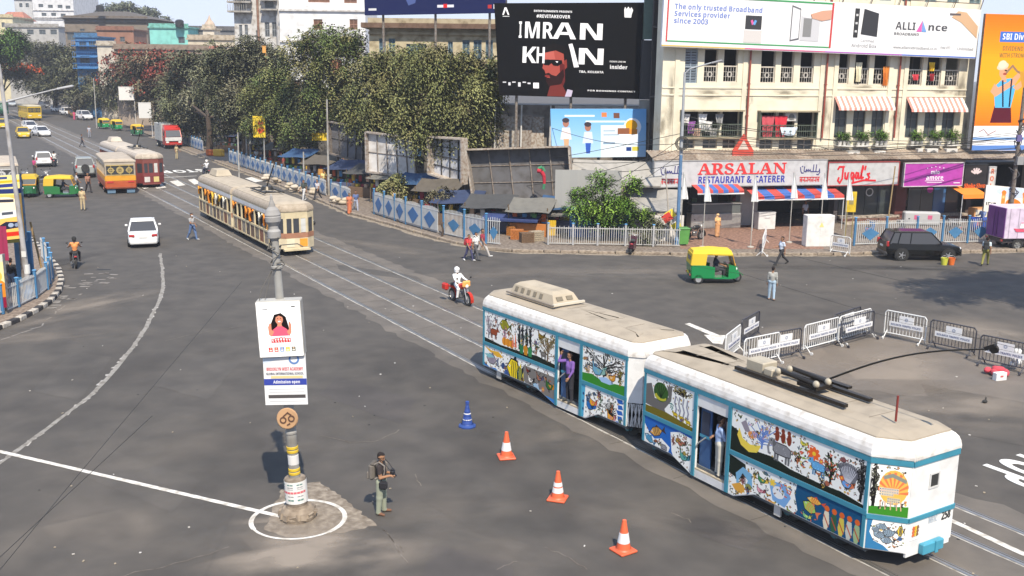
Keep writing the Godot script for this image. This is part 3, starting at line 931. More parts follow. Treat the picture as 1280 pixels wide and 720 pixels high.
func auto_rickshaw(label: String,pos: Vector3,yaw: float,group := "",driver_label := "",hood := Color(.62,.42,.03),low := Color(.015,.19,.06)) -> Node3D:
	var t := thing("auto_rickshaw",label,"auto rickshaw",pos,yaw,group)
	var b := mk(low)     # tub: side walls,back and nose
	for s in [-1,1]:
		var side := V2([-1.3,.3,-.2,.3,-.15,.35,-.15,.85,-.65,.95,-1.3,.95])
		b.x = Transform3D(Basis(V(0,0,1),V(0,1,0),V(-1,0,0)),V(s * .63,0,0))
		b.prism(side,-.03,.03)
	b.x = Transform3D.IDENTITY
	b.loft([[V(-.62,.3,-1.3),V(.62,.3,-1.3),V(.62,.3,-1.2),V(-.62,.3,-1.2)],[V(-.6,.97,-1.36),V(.6,.97,-1.36),V(.6,.97,-1.25),V(-.6,.97,-1.25)]])
	b.loft([[V(-.62,.25,.55),V(.62,.25,.55),V(.62,.95,.55),V(-.62,.95,.55)],[V(-.52,.28,.95),V(.52,.28,.95),V(.5,.92,.88),V(-.5,.92,.88)],[V(-.26,.34,1.2),V(.26,.34,1.2),V(.24,.8,1.08),V(-.24,.8,1.08)]])
	b.bx(V(-.62,.26,-1.3),V(.62,.34,.6))
	part(b,"body",m("gloss"),t)
	b = mk(hood)       # the folding hood and its back curtain
	b.loft([[V(-.62,1.5,-1.28),V(-.45,1.66,-1.22),V(.45,1.66,-1.22),V(.62,1.5,-1.28),V(.6,1.47,-1.28),V(-.6,1.47,-1.28)],[V(-.66,1.52,-.3),V(-.48,1.74,-.3),V(.48,1.74,-.3),V(.66,1.52,-.3),V(.64,1.46,-.3),V(-.64,1.46,-.3)],[V(-.62,1.5,.72),V(-.45,1.68,.66),V(.45,1.68,.66),V(.62,1.5,.72),V(.6,1.42,.76),V(-.6,1.42,.76)]])
	b.loft([[V(-.64,.95,-1.36),V(.64,.95,-1.36),V(.64,.95,-1.28),V(-.64,.95,-1.28)],[V(-.6,1.52,-1.3),V(.6,1.52,-1.3),V(.6,1.52,-1.22),V(-.6,1.52,-1.22)]])
	for s in [-1,1]: b.loft([[V(s * .66,.94,-1.32),V(s * .66,.94,-.62),V(s * .6,.94,-.62),V(s * .6,.94,-1.32)],[V(s * .63,1.52,-1.28),V(s * .65,1.52,-.55),V(s * .6,1.52,-.55),V(s * .58,1.52,-1.28)]])
	part(b,"hood",m("cloth"),t)
	b = mk(K(.55,.28,.03))
	for s in [-1,1]: b.tube(V(s * .52,.92,.88),V(s * .58,1.5,.7),.03,.03,6)
	b.cbox(V(0,.98,.88),V(1.05,.1,.08),.02)
	part(b,"windscreen_frame",m("paint"),t)
	b = mk(K(.04,.05,.05))
	b.quad(V(-.5,1.02,.87),V(.5,1.02,.87),V(.56,1.44,.74),V(-.56,1.44,.74)); b.cbox(V(0,1.25,-1.335),V(.7,.26,.03),.01,Basis(Vector3.RIGHT,-.1))
	part(b,"windscreen",m("glass"),t)
	b = mk(K(.03,.03,.035))
	b.cbox(V(0,.62,-.75),V(1.1,.2,.5),.05); b.cbox(V(0,.9,-1.02),V(1.1,.45,.14),.05); b.cbox(V(.0,.62,.0),V(.5,.16,.35),.05)
	part(b,"seat",m("cloth"),t)
	wheel(t,V(.6,.24,-.95),.24,.12,K(.6,.6,.6),4); wheel(t,V(-.6,.24,-.95),.24,.12,K(.6,.6,.6),4); wheel(t,V(0,.24,1.12),.24,.11,K(.3,.3,.3),4)
	b = mk(low)
	b.loft([[V(-.1,.48,.85),V(.1,.48,.85),V(.1,.54,.85),V(-.1,.54,.85)],[V(-.1,.47,1.25),V(.1,.47,1.25),V(.1,.52,1.22),V(-.1,.52,1.22)],[V(-.09,.34,1.4),V(.09,.34,1.4),V(.09,.38,1.42),V(-.09,.38,1.42)]])
	part(b,"mudguard",m("gloss"),t)
	for s in [-1,1]:
		b = mk(K(.7,.7,.68))
		b.ball(V(s * .38,.74,.98),V(.075,.075,.05),10,6)
		part(b,"headlight",m("glass"),t)
		b = mk(K(.4,.02,.02))
		b.cbox(V(s * .5,.45,-1.37),V(.16,.1,.04),.015)
		part(b,"tail_light",m("glass"),t)
	b = mk(K(.65,.5,.03))
	b.box(V(0,.52,-1.38),V(.45,.12,.02))
	part(b,"number_plate",m("clean"),t)
	if driver_label:
		var p := person({"seat": .72,"hl": 1.4,"hr": 1.4,"kl": 1.35,"kr": 1.35,"sl": .7,"sr": .7,"el": .5,"er": .5,"shirt": K(.04,.05,.08),"pants": K(.04,.04,.05)},driver_label,Vector3.ZERO,.0)
		p.transform = t.transform * Transform3D(Basis.IDENTITY,V(0,0,.02))
	return t
func motorbike(label: String,pos: Vector3,yaw: float,k: Color,group := "",lean := .0,scooter := false) -> Node3D:
	var t := thing("scooter" if scooter else "motorbike",label,"scooter" if scooter else "motorbike",pos,yaw,group)
	t.rotation.z = lean
	for z in [-.62,.66]: wheel(t,V(0,.3 if not scooter else .24,z),.3 if not scooter else .24,.11,K(.45,.45,.45),6)
	var b := mk(k)
	if scooter:
		b.loft([[V(-.14,.4,-.85),V(.14,.4,-.85),V(.14,.62,-.9),V(-.14,.62,-.9)],[V(-.2,.25,-.4),V(.2,.25,-.4),V(.2,.72,-.5),V(-.2,.72,-.5)],[V(-.15,.22,.0),V(.15,.22,.0),V(.15,.66,-.05),V(-.15,.66,-.05)]])
		b.loft([[V(-.2,.24,.3),V(.2,.24,.3),V(.2,.3,.42),V(-.2,.3,.42)],[V(-.18,.95,.42),V(.18,.95,.42),V(.16,.95,.55),V(-.16,.95,.55)]]); b.bx(V(-.17,.2,-.1),V(.17,.27,.36))
	else:
		b.ball(V(0,.82,.18),V(.15,.14,.3),12,8)
		b.cbox(V(0,.68,-.5),V(.2,.16,.5),.05)
	part(b,"tank" if not scooter else "body",m("gloss"),t)
	b = mk(K(.03,.03,.03))
	b.cbox(V(0,.8,-.36),V(.26,.1,.66),.04)
	part(b,"saddle",m("cloth"),t)
	b = mk(K(.25,.25,.25))
	b.cbox(V(0,.42,.06),V(.22,.3,.32),.05); b.tube(V(.16,.28,.1),V(.2,.3,-.75),.04,.05,8); b.path([V(0,.3,-.62),V(0,.62,-.3),V(0,.72,.3),V(0,.4,.25)],.035,6)
	part(b,"engine",m("metal"),t)
	b = mk(K(.5,.5,.5))
	for s in [-1,1]: b.tube(V(s * .08,.3,.66),V(s * .08,.98,.4),.025,.025,6)
	b.path([V(-.36,1.06,.26),V(-.15,1.03,.4),V(.15,1.03,.4),V(.36,1.06,.26)],.018,6)
	part(b,"handlebar",m("metal"),t)
	for z in [-.62,.66]:
		b = mk(k)
		for i in 6:
			var a0 := -.3 + i * .42; var a1 := a0 + .42; var R := .35
			b.quad(V(.08,.3 + sin(a0) * R,z + cos(a0) * R),V(-.08,.3 + sin(a0) * R,z + cos(a0) * R),V(-.08,.3 + sin(a1) * R,z + cos(a1) * R),V(.08,.3 + sin(a1) * R,z + cos(a1) * R))
		part(b,"mudguard",m("gloss"),t)
	b = mk(K(.75,.73,.65))
	b.ball(V(0,.88,.56),V(.09,.09,.07),10,6)
	part(b,"headlight",m("glass"),t)
	b = mk(K(.4,.02,.02))
	b.cbox(V(0,.66,-.86),V(.14,.08,.05),.02)
	part(b,"tail_light",m("glass"),t)
	for s in [-1,1]:
		b = mk(K(.04,.04,.04))
		b.tube(V(s * .3,1.05,.3),V(s * .34,1.2,.32),.008,.008,5); b.ball(V(s * .36,1.22,.32),V(.06,.04,.015),8,5)
		part(b,"mirror",m("metal"),t)
	return t
const RIDE := {"seat": .84,"hl": 1.25,"hr": 1.25,"kl": 1.45,"kr": 1.45,"ab": .3,"sl": .85,"sr": .85,"al": .25,"ar": .25,"el": .35,"er": .35,"lean": .12,"fp": .1}
func rider(bike: Node3D,o: Dictionary,label: String,z := -.2) -> Node3D:
	var d := RIDE.duplicate()
	d.merge(o,true)
	var p := person(d,label,Vector3.ZERO,.0)
	p.transform = bike.transform * Transform3D(Basis.IDENTITY,V(0,0,z))
	return p
# ---------------------------------------------------------------- buildings
const FO := Vector3(9.63,.0,-68.14)
const FA := .24
func FT(s: float,y: float,off: float) -> Vector3:
	return FO + V(cos(FA),0,-sin(FA)) * s + V(sin(FA),0,cos(FA)) * off + V(0,y,0)
func wall(b: Mb,x0: float,x1: float,y0: float,y1: float,holes: Array,z0: float,z1: float) -> void:   # holes: [x0,y0,x1,y1]
	var xs := [x0,x1]; var ys := [y0,y1]
	for h in holes:
		for k in [h[0],h[2]]: if k > x0 and k < x1 and not xs.has(k): xs.append(k)
		for k in [h[1],h[3]]: if k > y0 and k < y1 and not ys.has(k): ys.append(k)
	xs.sort(); ys.sort()
	for j in ys.size() - 1:
		var run := -1
		for i in xs.size():
			var solid := false
			if i < xs.size() - 1:
				var c := Vector2((xs[i] + xs[i + 1]) * .5,(ys[j] + ys[j + 1]) * .5)
				solid = true
				for h in holes:
					if c.x > h[0] and c.x < h[2] and c.y > h[1] and c.y < h[3]: solid = false
			if solid and run < 0: run = i
			if not solid and run >= 0:
				b.bx(V(xs[run],ys[j],z0),V(xs[i],ys[j + 1],z1))
				run = -1
func window_in(parent: Node3D,r: Array,style: String,k := Color(.35,.38,.4)) -> void:     # r: x0 y0 x1 y1 in the wall's plane,which is z = 0
	var b := mk(k)
	var t := .06
	b.bx(V(r[0],r[1],-.2),V(r[0] + t,r[3],-.1)); b.bx(V(r[2] - t,r[1],-.2),V(r[2],r[3],-.1)); b.bx(V(r[0] + t,r[1],-.2),V(r[2] - t,r[1] + t,-.1)); b.bx(V(r[0] + t,r[3] - t,-.2),V(r[2] - t,r[3],-.1))
	var mx: float = (r[0] + r[2]) * .5; var my: float = lerpf(r[1],r[3],.48)
	b.bx(V(r[0] + t,my - .04,-.2),V(r[2] - t,my + .04,-.09))
	if style != "open": b.bx(V(mx - .03,r[1] + t,-.195),V(mx + .03,r[3] - t,-.105))
	var w := part(b,"window",m("paint"),parent)
	if style == "open" or style == "grille":
		b = mk(K(.45,.42,.38))
		var n := 5
		for i in n + 1:
			var x := lerpf(r[0] + t,r[2] - t,float(i) / n)
			b.bx(V(x - .015,r[1] + t,-.14),V(x + .015,my - .04,-.11))
		for i in 4:
			var y := lerpf(r[1] + t,my - .04,i / 3.0)
			b.bx(V(r[0] + t,y - .012,-.138),V(r[2] - t,y + .012,-.112))
		b.x = TR(V(mx,(r[1] + my) * .5,-.125)); b.lathe([Vector2(.12,-.01),Vector2(.2,-.01),Vector2(.2,.01),Vector2(.12,.01)],10,Vector3.ZERO,Basis(Vector3.RIGHT,PI / 2))
		part(b,"railing",m("paint"),w)
	if style == "shutter":
		b = mk(k)
		for s in 2:
			var xa: float = (r[0] + t) if s == 0 else mx + .03; var xb: float = (mx - .03) if s == 0 else r[2] - t
			for i in 12:
				var y: float = lerpf(r[1] + t,r[3] - t,(i + .5) / 12.0)
				b.box(V((xa + xb) * .5,y,-.15),V(xb - xa,(r[3] - r[1]) / 16.0,.02),Basis(Vector3.RIGHT,.5))
		part(b,"shutter",m("paint"),w)
	elif style == "glass":
		b = mk(K(.05,.06,.065))
		b.bx(V(r[0] + t,r[1] + t,-.17),V(r[2] - t,r[3] - t,-.15))
		part(b,"pane",m("glass"),w)
func sign_board(label: String,r: Array,off: float,k: Color,rim: Color,cat := "shop sign") -> Node3D:
	var t := thing("shop_sign",label,cat,FT(r[0],r[1],off),FA)
	var w: float = r[2] - r[0]; var h: float = r[3] - r[1]
	var b := mk(k)
	b.bx(V(.06,.06,-.2),V(w - .06,h - .06,.0))
	part(b,"panel",m("paint"),t)
	b = mk(rim)
	for q in [[0,0,w,.06],[0,h - .06,w,h],[0,.06,.06,h - .06],[w - .06,.06,w,h - .06]]: b.bx(V(q[0],q[1],-.22),V(q[2],q[3],.03))
	part(b,"frame",m("paint"),t)
	return t
func stroke(parent: Node3D,lines: Array,r: float,k: Color,where: Transform3D,called := "lettering") -> void:    # hand-drawn lettering: thin raised strokes
	var b := mk(k).at(where)
	for l in lines:
		for i in l.size() - 1:
			var a: Vector2 = l[i]; var e: Vector2 = l[i + 1]
			var d := (e - a).normalized()
			b.box(V((a.x + e.x) * .5,(a.y + e.y) * .5,.012 + .0005 * (i % 3)),V(a.distance_to(e) + r * 1.2,r * 2,.016),Basis(Vector3.BACK,d.angle()))
	part(b,called,m("clean"),parent)
func L2(a: Array) -> Array:
	return Array(V2(a))
func shop_block() -> void:
	var cream := K(.74,.68,.53)
	var t := thing("cream_building","long cream three storey building with red drainpipes above the shops","building",FO,FA)
	var up := [[1.54,9.61,2.44,11.81],[2.89,9.68,3.86,11.83],[4.28,9.69,5.29,11.86],[6.97,9.66,8.03,11.85],[8.44,9.67,9.38,11.87],[9.86,9.68,10.87,11.89],[12.6,9.65,13.54,11.83],[13.97,9.61,15.07,11.85],[15.44,9.62,16.56,11.87],[18.16,9.59,19.23,11.81],[19.59,9.54,20.73,11.83],[21.05,9.55,22.15,11.85]]
	var low := [[12.67,6.02,13.66,8.74],[14.15,6.01,15.08,8.74],[15.58,6.01,16.52,8.75],[18.29,6.0,19.25,8.65],[19.76,5.99,20.73,8.66],[21.18,5.98,22.16,8.67]]
	var bal := [[1.44,6.11,5.65,7.8],[7.0,6.04,11.19,7.76]]
	var under := [[1.57,5.33,2.48,5.96],[3.06,5.32,4.1,5.96],[4.5,5.31,5.5,5.95],[7.21,5.24,8.16,5.94],[8.64,5.23,9.66,5.93],[10.02,5.22,11.18,5.92]]
	var s0 := .0; var s1: float = [23.41,8.9][0]
	var y0 := 4.2; var y1 := 17.6
	var top := []
	for k in 13: top.append([1.4 + k * 1.75,15.2,2.3 + k * 1.75,16.9])
	var b := mk(cream)
	wall(b,s0,s1,y0,y1,up + low + bal + under + top,-.35,.0)
	b.bx(V(s0,0,-1.2),V(s0 + .35,y1,-.35)); b.bx(V(s1 - .35,y0,-4),V(s1,y1,-.35)); b.bx(V(s0,y1,-4),V(s1,y1 + .3,0))
	part(b,"wall",m("wall"),t)
	b = mk(cream * .97)       # pilasters and string courses
	for px in [[1.01,8.78][0],[5.82,8.81][0],[11.52,8.84][0],[12.55,8.84][0],[16.75,8.86][0],[17.94,8.87][0]]:
		b.bx(V(px - .16,y0,0),V(px + .16,y1,.07))
	for y in [[5.85,9.33][1],[5.88,8.86][1]]: b.bx(V(s0 + .02,y - .05,0),V(s1 - .02,y + .05,.05))
	part(b,"pilaster",m("wall"),t)
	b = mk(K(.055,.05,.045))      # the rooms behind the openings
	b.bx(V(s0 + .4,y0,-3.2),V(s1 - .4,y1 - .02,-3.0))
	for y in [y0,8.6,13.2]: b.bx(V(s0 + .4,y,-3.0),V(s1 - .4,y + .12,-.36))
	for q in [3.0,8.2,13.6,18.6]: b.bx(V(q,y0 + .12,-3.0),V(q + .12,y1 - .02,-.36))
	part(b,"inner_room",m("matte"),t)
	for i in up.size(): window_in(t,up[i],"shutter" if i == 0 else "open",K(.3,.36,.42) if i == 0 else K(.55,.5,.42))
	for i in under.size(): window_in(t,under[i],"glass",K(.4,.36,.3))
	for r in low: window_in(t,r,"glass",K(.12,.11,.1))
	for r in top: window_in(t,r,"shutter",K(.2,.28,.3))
	for q in [[6.12,11.41,6.41,5.19],[11.78,11.49,11.83,5.04],[17.36,11.47,17.45,5.0]]:
		b = mk(K(.3,.07,.045))
		b.tube(V(q[0],6.0,.14),V(q[0],y1,.14),.065,.065,8)
		for y in [7.5,9.6,11.8]: b.box(V(q[0],y,.09),V(.22,.06,.12))
		part(b,"drainpipe",m("paint"),t)
	for r in bal:      # the boxed-in balconies
		b = mk(K(.1,.12,.09))
		var n := 26
		for i in n + 1:
			var x := lerpf(r[0],r[2],float(i) / n)
			b.bx(V(x - .012,r[1] + .06,.36),V(x + .012,r[1] + .85,.385))
		for y in [.06,.45,.85]: b.bx(V(r[0],r[1] + y - .025,.35),V(r[2],r[1] + y + .025,.395))
		for x in [r[0],r[2]]: b.bx(V(x - .04,r[1],.0),V(x + .04,r[3],.4))
		part(b,"balcony_railing",m("paint"),t)
		b = mk(K(.35,.31,.22))
		b.bx(V(r[0] - .1,r[3],0),V(r[2] + .1,r[3] + .1,.55)); b.bx(V(r[0] - .05,r[1] - .1,0),V(r[2] + .05,r[1],.42))
		part(b,"balcony_slab",m("dirty"),t)
		for f in [.34,.68]:
			b = mk(cream)
			b.bx(V(lerpf(r[0],r[2],f) - .11,r[1],-.35),V(lerpf(r[0],r[2],f) + .11,r[3],-.05))
			part(b,"balcony_pillar",m("wall"),t)
	for r in [[12.53,7.93,16.86,8.85],[18.13,7.83,22.63,8.77]]:
		var aw := part(Mb.new(),"awning",m("cloth"),t)
		var n := 22
		var mb := Mb.new()
		for i in n:
			var xa := lerpf(r[0],r[2],float(i) / n); var xb := lerpf(r[0],r[2],float(i + 1) / n)
			mb.paint(K(.7,.64,.58) if i % 2 else K(.56,.22,.18))
			mb.quad(V(xa,r[1] + .15,.75),V(xb,r[1] + .15,.75),V(xb,r[3],.03),V(xa,r[3],.03)); mb.quad(V(xa,r[1] - .02,.78),V(xb,r[1] - .02,.78),V(xb,r[1] + .15,.75),V(xa,r[1] + .15,.75))
		aw.mesh = mb.mesh()
	for q in [[[21.02,9.27],1.1,.5],[[22.49,8.89],.7,2.2],[[.75,8.52],.5,2.4],[[.16,6.7],.8,1.6],[[6.14,8.39],.5,.7],[[11.95,7.22],.6,1.8],[[17.54,7.22],.7,1.4],[[3.56,8.9],1.8,.5],[[9.11,8.93],1.8,.45],[[14.84,9.29],1.6,.4],[[23.19,6.37],.5,1.6]]:
		var sm := StandardMaterial3D.new()
		sm.albedo_texture = tex["stain%d" % (1 + int(q[1] * 9) % 4)]
		sm.albedo_color = K(.42,.38,.32,.5); sm.transparency = BaseMaterial3D.TRANSPARENCY_ALPHA; sm.roughness = .95
		b = Mb.new(); var c: Array = q[0]
		b.quad(V(c[0] - q[1],c[1] - q[2],.006),V(c[0] + q[1],c[1] - q[2],.006),V(c[0] + q[1],c[1] + q[2],.006),V(c[0] - q[1],c[1] + q[2],.006))
		part(b,"damp_stain",sm,t)
	var cl := [K(.7,.68,.66),K(.3,.1,.35),K(.6,.4,.3),K(.7,.7,.7),K(.66,.64,.62),K(.35,.34,.33),K(.3,.3,.3)]
	for i in 7:
		var r: Array = bal[0]
		var x := lerpf(r[0],r[2],.06 + i * .095); var y := lerpf(r[1],r[3],.9 - .28 * (i % 3))
		cloth_on_line(["purple cloth","white cloth"][0 if i == 1 else 1] + [" hung at the far left of the washing balcony"," hung beside the far left white cloth on the washing balcony"," hung low under the purple cloth, orange toned"," hung long in the middle of the washing balcony"," hung high right of the middle of the washing balcony"," hung low and grey at the washing balcony centre"," hung grey at right of the washing balcony"][i],FT(x,y,.2),.62,[.6,.8,.7,1.1,.7,.8,.6][i],cl[i])
	for i in 2:
		var r: Array = bal[1]
		cloth_on_line(["red patterned cloth hanging at left of the second balcony","bright red cloth hanging next to the red patterned one"][i],FT(r[0] + .6 + i * .95,r[3] - .25,.28),.95,1.45,K(.55,.03,.05) if i else K(.5,.08,.1))
	cloth_on_line("blue checked towel over the rail of the second balcony",FT(lerpf(bal[1][0],bal[1][2],.5),bal[1][1] + .72,.42),1.3,.55,K(.55,.62,.7))
	for q in [[lerpf(bal[1][0],bal[1][2],.55),bal[1][3] - .62,.0,"white window air conditioner inside the second balcony"]]: ac_unit(q[3],FT(q[0],q[1],q[2]),FA,.85,.6)
	cloth_on_line("yellow and white cloth hung over the second sill left of the orange cloth",FT([14.24,10.46][0],[14.18,11.1][1],.06),.5,1.3,K(.7,.66,.5))
	cloth_on_line("orange cloth bundle hung outside the window by the second red drainpipe",FT([16.34,10.48][0],[16.3,10.86][1],.06),.5,1.3,K(.6,.2,.03))
	cloth_on_line("yellow cloth hung in an upper window near the right end",FT([19.89,10.79][0],[19.85,11.18][1],.06),.5,.6,K(.75,.5,.03))
	cloth_on_line("red and white cloth on an upper sill near the right end",FT([18.68,10.24][0],[18.67,10.35][1],.06),.55,.4,K(.55,.05,.07))
	cloth_on_line("dark red cloth below the yellow one at an upper window",FT([19.97,10.09][0],[19.93,10.41][1],.06),.4,.5,K(.3,.02,.03))
	var spots := [[13.08,6.24],[14.5,6.24],[15.94,6.23],[18.74,6.11],[20.22,6.1],[21.65,6.1]]
	var where := ["leftmost on the sill under the left awning","in the middle under the left awning","rightmost under the left awning","leftmost on the sill under the right awning","in the middle under the right awning","rightmost under the right awning"]
	for i in spots.size():
		var y: float = [16.45,5.51][1]
		var pt := thing("potted_plant","bushy green plant in white pots " + where[i],"plant",FT(spots[i][0] + .35,y,.3),FA,"plants on the window sills")
		var mb := mk(K(.62,.6,.56))
		for s in 3: mb.lathe([Vector2(0,0),Vector2(.11,0),Vector2(.15,.28),Vector2(.13,.28),Vector2(.1,.2),Vector2(0,.2)],9,V((s - 1) * .34,0,0))
		mb.bx(V(-.6,-.08,-.3),V(.6,0,.2))
		part(mb,"pot",m("paint"),pt)
		part(crown([[V(-.2,.6,0),V(.35,.4,.25)],[V(.25,.55,0),V(.35,.35,.25)]],220,.13,.1,[K(.06,.12,.02),K(.09,.16,.03)],.3),"foliage",m("leaf"),pt)
	var acs := [[14.02,4.75],[16.02,4.73],[19.19,4.88],[20.16,4.87],[21.73,4.86]]
	for i in acs.size(): ac_unit("outdoor air conditioner " + ["above the left half of the script sign","above the right half of the script sign","narrow one left of a pair above the pink sign","left one of the pair above the pink sign","right one of the pair above the pink sign"][i],FT(acs[i][0],acs[i][1] - .35,.5),FA,.9 if i != 2 else .4,.75,"air conditioners above the shop signs")
	var cr := thing("canopy_roof","long weathered corrugated roof running above the shop signs","canopy",FO,FA)
	var ya: float = [6.06,5.2][1]; var yb: float = [5.3,4.65][1]
	var sa: float = [-.95,4.96][0]
	var nn := 30
	for i in nn:
		var xa := lerpf(sa,s1 + 6.5,float(i) / nn); var xb := lerpf(sa,s1 + 6.5,float(i + 1) / nn)
		var mb := mk(K(.24,.21,.18).lerp(K(.4,.36,.31),rng.randf()))
		var dz := rf(-.03,.03)
		for k in 5:
			var q0 := lerpf(xa,xb + .05,k / 5.0); var q1 := lerpf(xa,xb + .05,(k + .5) / 5.0); var q2 := lerpf(xa,xb + .05,(k + 1) / 5.0)
			mb.quad(V(q0,yb + dz,1.75),V(q1,yb + .05 + dz,1.75),V(q1,ya + .05 + dz,.02),V(q0,ya + dz,.02)); mb.quad(V(q1,yb + .05 + dz,1.75),V(q2,yb + dz,1.75),V(q2,ya + dz,.02),V(q1,ya + .05 + dz,.02))
		part(mb,"roof_sheet",m("rusty"),cr)
	var mb2 := mk(K(.16,.13,.11))
	mb2.bx(V(sa,yb - .12,1.5),V(s1 + 6.5,yb - .02,1.62))
	part(mb2,"roof_beam",m("rusty"),cr)
	var tri := lone(Mb.new(),"warning_triangle",m("paint"),"red triangular frame standing on the roof above the restaurant sign","sign")
	var tb := mk(K(.55,.07,.04)).at(TR(FT([5.54,5.43][0],[5.56,5.12][1],1.0),FA))
	tb.prism(V2([-.75,-.3,.75,-.3,.75,.15,0,1.25,-.75,.15]),-.1,.0)
	tb.paint(K(.62,.5,.42)).prism(V2([-.38,.22,.38,.22,0,.85]),.005,.03)
	tri.mesh = tb.mesh()
	shops(s1)
	big_signs()
func cloth_on_line(label: String,p: Vector3,w: float,h: float,k: Color) -> void:
	var b := mk(k)
	var n := 7
	for i in n:
		for j in 3:
			var f := func(a,c): return V((float(a) / n - .5) * w * (1 - .06 * c),-h * c / 3.0,sin(a * 2.3 + c * .5) * .045 * (c + .4))
			b.quad(f.call(i,j + 1),f.call(i + 1,j + 1),f.call(i + 1,j),f.call(i,j))
	var o := lone(b,"hanging_cloth",m("cloth"),label,"laundry")
	o.position = p; o.rotation.y = FA
func ac_unit(label: String,p: Vector3,yaw: float,w: float,h: float,group := "") -> void:
	var t := thing("air_conditioner",label,"air conditioner",p,yaw,group)
	var b := mk(K(.6,.58,.54))
	b.cbox(V(0,h * .5,0),V(w,h,.4),.03)
	part(b,"casing",m("paint"),t)
	b = mk(K(.06,.06,.06))
	b.lathe([Vector2(0,.2),Vector2(minf(w,h) * .36,.2),Vector2(minf(w,h) * .36,.215),Vector2(0,.215)],16,V(w * .06 if w > .5 else .0,h * .5,0),Basis(Vector3.RIGHT,PI / 2))
	part(b,"fan_opening",m("paint"),t)
	b = mk(K(.5,.48,.45))
	for i in 5: b.box(V(w * .06 if w > .5 else .0,h * .5 + (i - 2) * h * .13,.225),V(minf(w,h) * .66,.02,.02))
	part(b,"fan_grille",m("paint"),t)
func shops(s1: float) -> void:
	var t := thing("shop_row","row of open ground floor shops under the cream building","building",FO,FA)
	var xs := [-.18,1.41,0,5.77,1.29,0,13.09,1.14,0,17.98,1.03,0,18.57,1.02,0,23.64,.92,0]
	var piers := [.15,[5.89,1.17][0],[7.03,1.15][0],[13.16,1.02][0],[18.25,.91][0],[23.79,.8][0],s1 + 5.5]
	for i in piers.size():
		var b := mk([K(.5,.46,.4),K(.6,.58,.55),K(.6,.58,.55),K(.1,.09,.09),K(.16,.05,.04),K(.09,.06,.05),K(.3,.27,.24)][i])
		var w: float = [.3,.18,.18,.15,.42,.2,.3][i]
		if i == 1: w = .0
		b.bx(V(piers[i] - w,0,-.4),V(piers[i] + maxf(w,.05),4.2,.3))
		if i == 1: b.bx(V(piers[1],0,.0),V(piers[2],3.3,.25))
		part(b,"pier",m("wall"),t)
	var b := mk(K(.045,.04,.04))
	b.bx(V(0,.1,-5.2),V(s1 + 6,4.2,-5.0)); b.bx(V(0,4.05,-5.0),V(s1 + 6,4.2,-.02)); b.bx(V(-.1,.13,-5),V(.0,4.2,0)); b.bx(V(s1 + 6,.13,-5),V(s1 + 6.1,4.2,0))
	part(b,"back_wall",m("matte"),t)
	for k in 6:
		b = mk([K(.2,.14,.08),K(.12,.12,.13),K(.25,.2,.12),K(.3,.27,.22),K(.12,.09,.15),K(.22,.12,.06)][k])
		var x: float = [1.5,5.4,8.6,13.6,18.4,22.6][k]
		b.bx(V(x - 1.1,.5,-4.9),V(x + 1.1,2.6,-4.5))
		for q in 4: b.paint(K(rf(.05,.6),rf(.05,.45),rf(.03,.3))).bx(V(x - 1.0 + q * .5,1.0 + (q % 2) * .7,-4.5),V(x - .6 + q * .5,1.45 + (q % 2) * .7,-4.35))
		part(b,"display_shelf",m("paint"),t)
	for k in 2:
		var r: Array = [[13.44,.0][0],[18.16,-.12][0],[18.75,-.13][0],[23.72,-.25][0]].slice(k * 2,k * 2 + 2)
		for j in 3:
			b = mk([K(.6,.56,.5),K(.22,.12,.1),K(.55,.52,.47)][j])
			b.bx(V(r[0],.13 + j * .16,-.3),V(r[1],.13 + (j + 1) * .16,1.2 - j * .38))
			part(b,"step",m("concrete"),t)
	var r := [-1.05,2.98,11.37,4.72]
	var w: float = r[2] - r[0]; var h: float = r[3] - r[1]
	var s := sign_board("wide pale grey restaurant sign with big red and blue lettering",r,1.8,K(.52,.52,.53),K(.3,.3,.3))
	text("ARSALAN",h * .4,K(.62,.03,.03),s,TR(V(w * .5,h * .66,.01)),true,w * .51,"Droid Serif",.06)
	text("RESTAURANT & CATERER",h * .26,K(.02,.03,.3),s,TR(V(w * .5,h * .26,.01)),true,w * .5)
	for e in 2:
		var ox: float = w * (.04 + .8 * e)
		var T := TR(V(ox,h * .55,0))
		stroke(s,[L2([.0,.25,.03,.05,.1,-.12,.25,-.12]),L2([.3,.3,.28,.0,.4,-.05,.45,.12,.5,-.04,.58,.12,.64,-.04,.72,.1,.78,-.04,.95,-.04,.98,.42]),L2([.98,-.04,1.15,-.04,1.18,.42]),L2([1.18,-.04,1.3,-.06,1.4,.0,1.42,.14]),L2([1.42,.1,1.45,-.1,1.35,-.25,1.22,-.22]),L2([.12,.3,.17,.33])],.028,K(.03,.03,.16),T)
		var T2 := TR(V(ox,h * .14,0))
		var bl := []
		for i in 7:
			var x := i * .21
			bl.append(L2([x,.3,x + .2,.3])); bl.append(L2([x + .15,.3,x + .15,.0])); bl.append(L2([x + .15,.1,x + .03,.2 - .05 * (i % 3),x + .05,.02 + .06 * (i % 2)]))
		stroke(s,bl,.026,K(.55,.03,.03),T2)
	r = [11.43,2.89,16.88,4.52]
	w = r[2] - r[0]; h = r[3] - r[1]
	s = sign_board("pale grey shop sign with red script lettering",r,1.8,K(.5,.5,.5),K(.35,.06,.06))
	var T := TR(V(w * .14,h * .25,0))
	var q := h
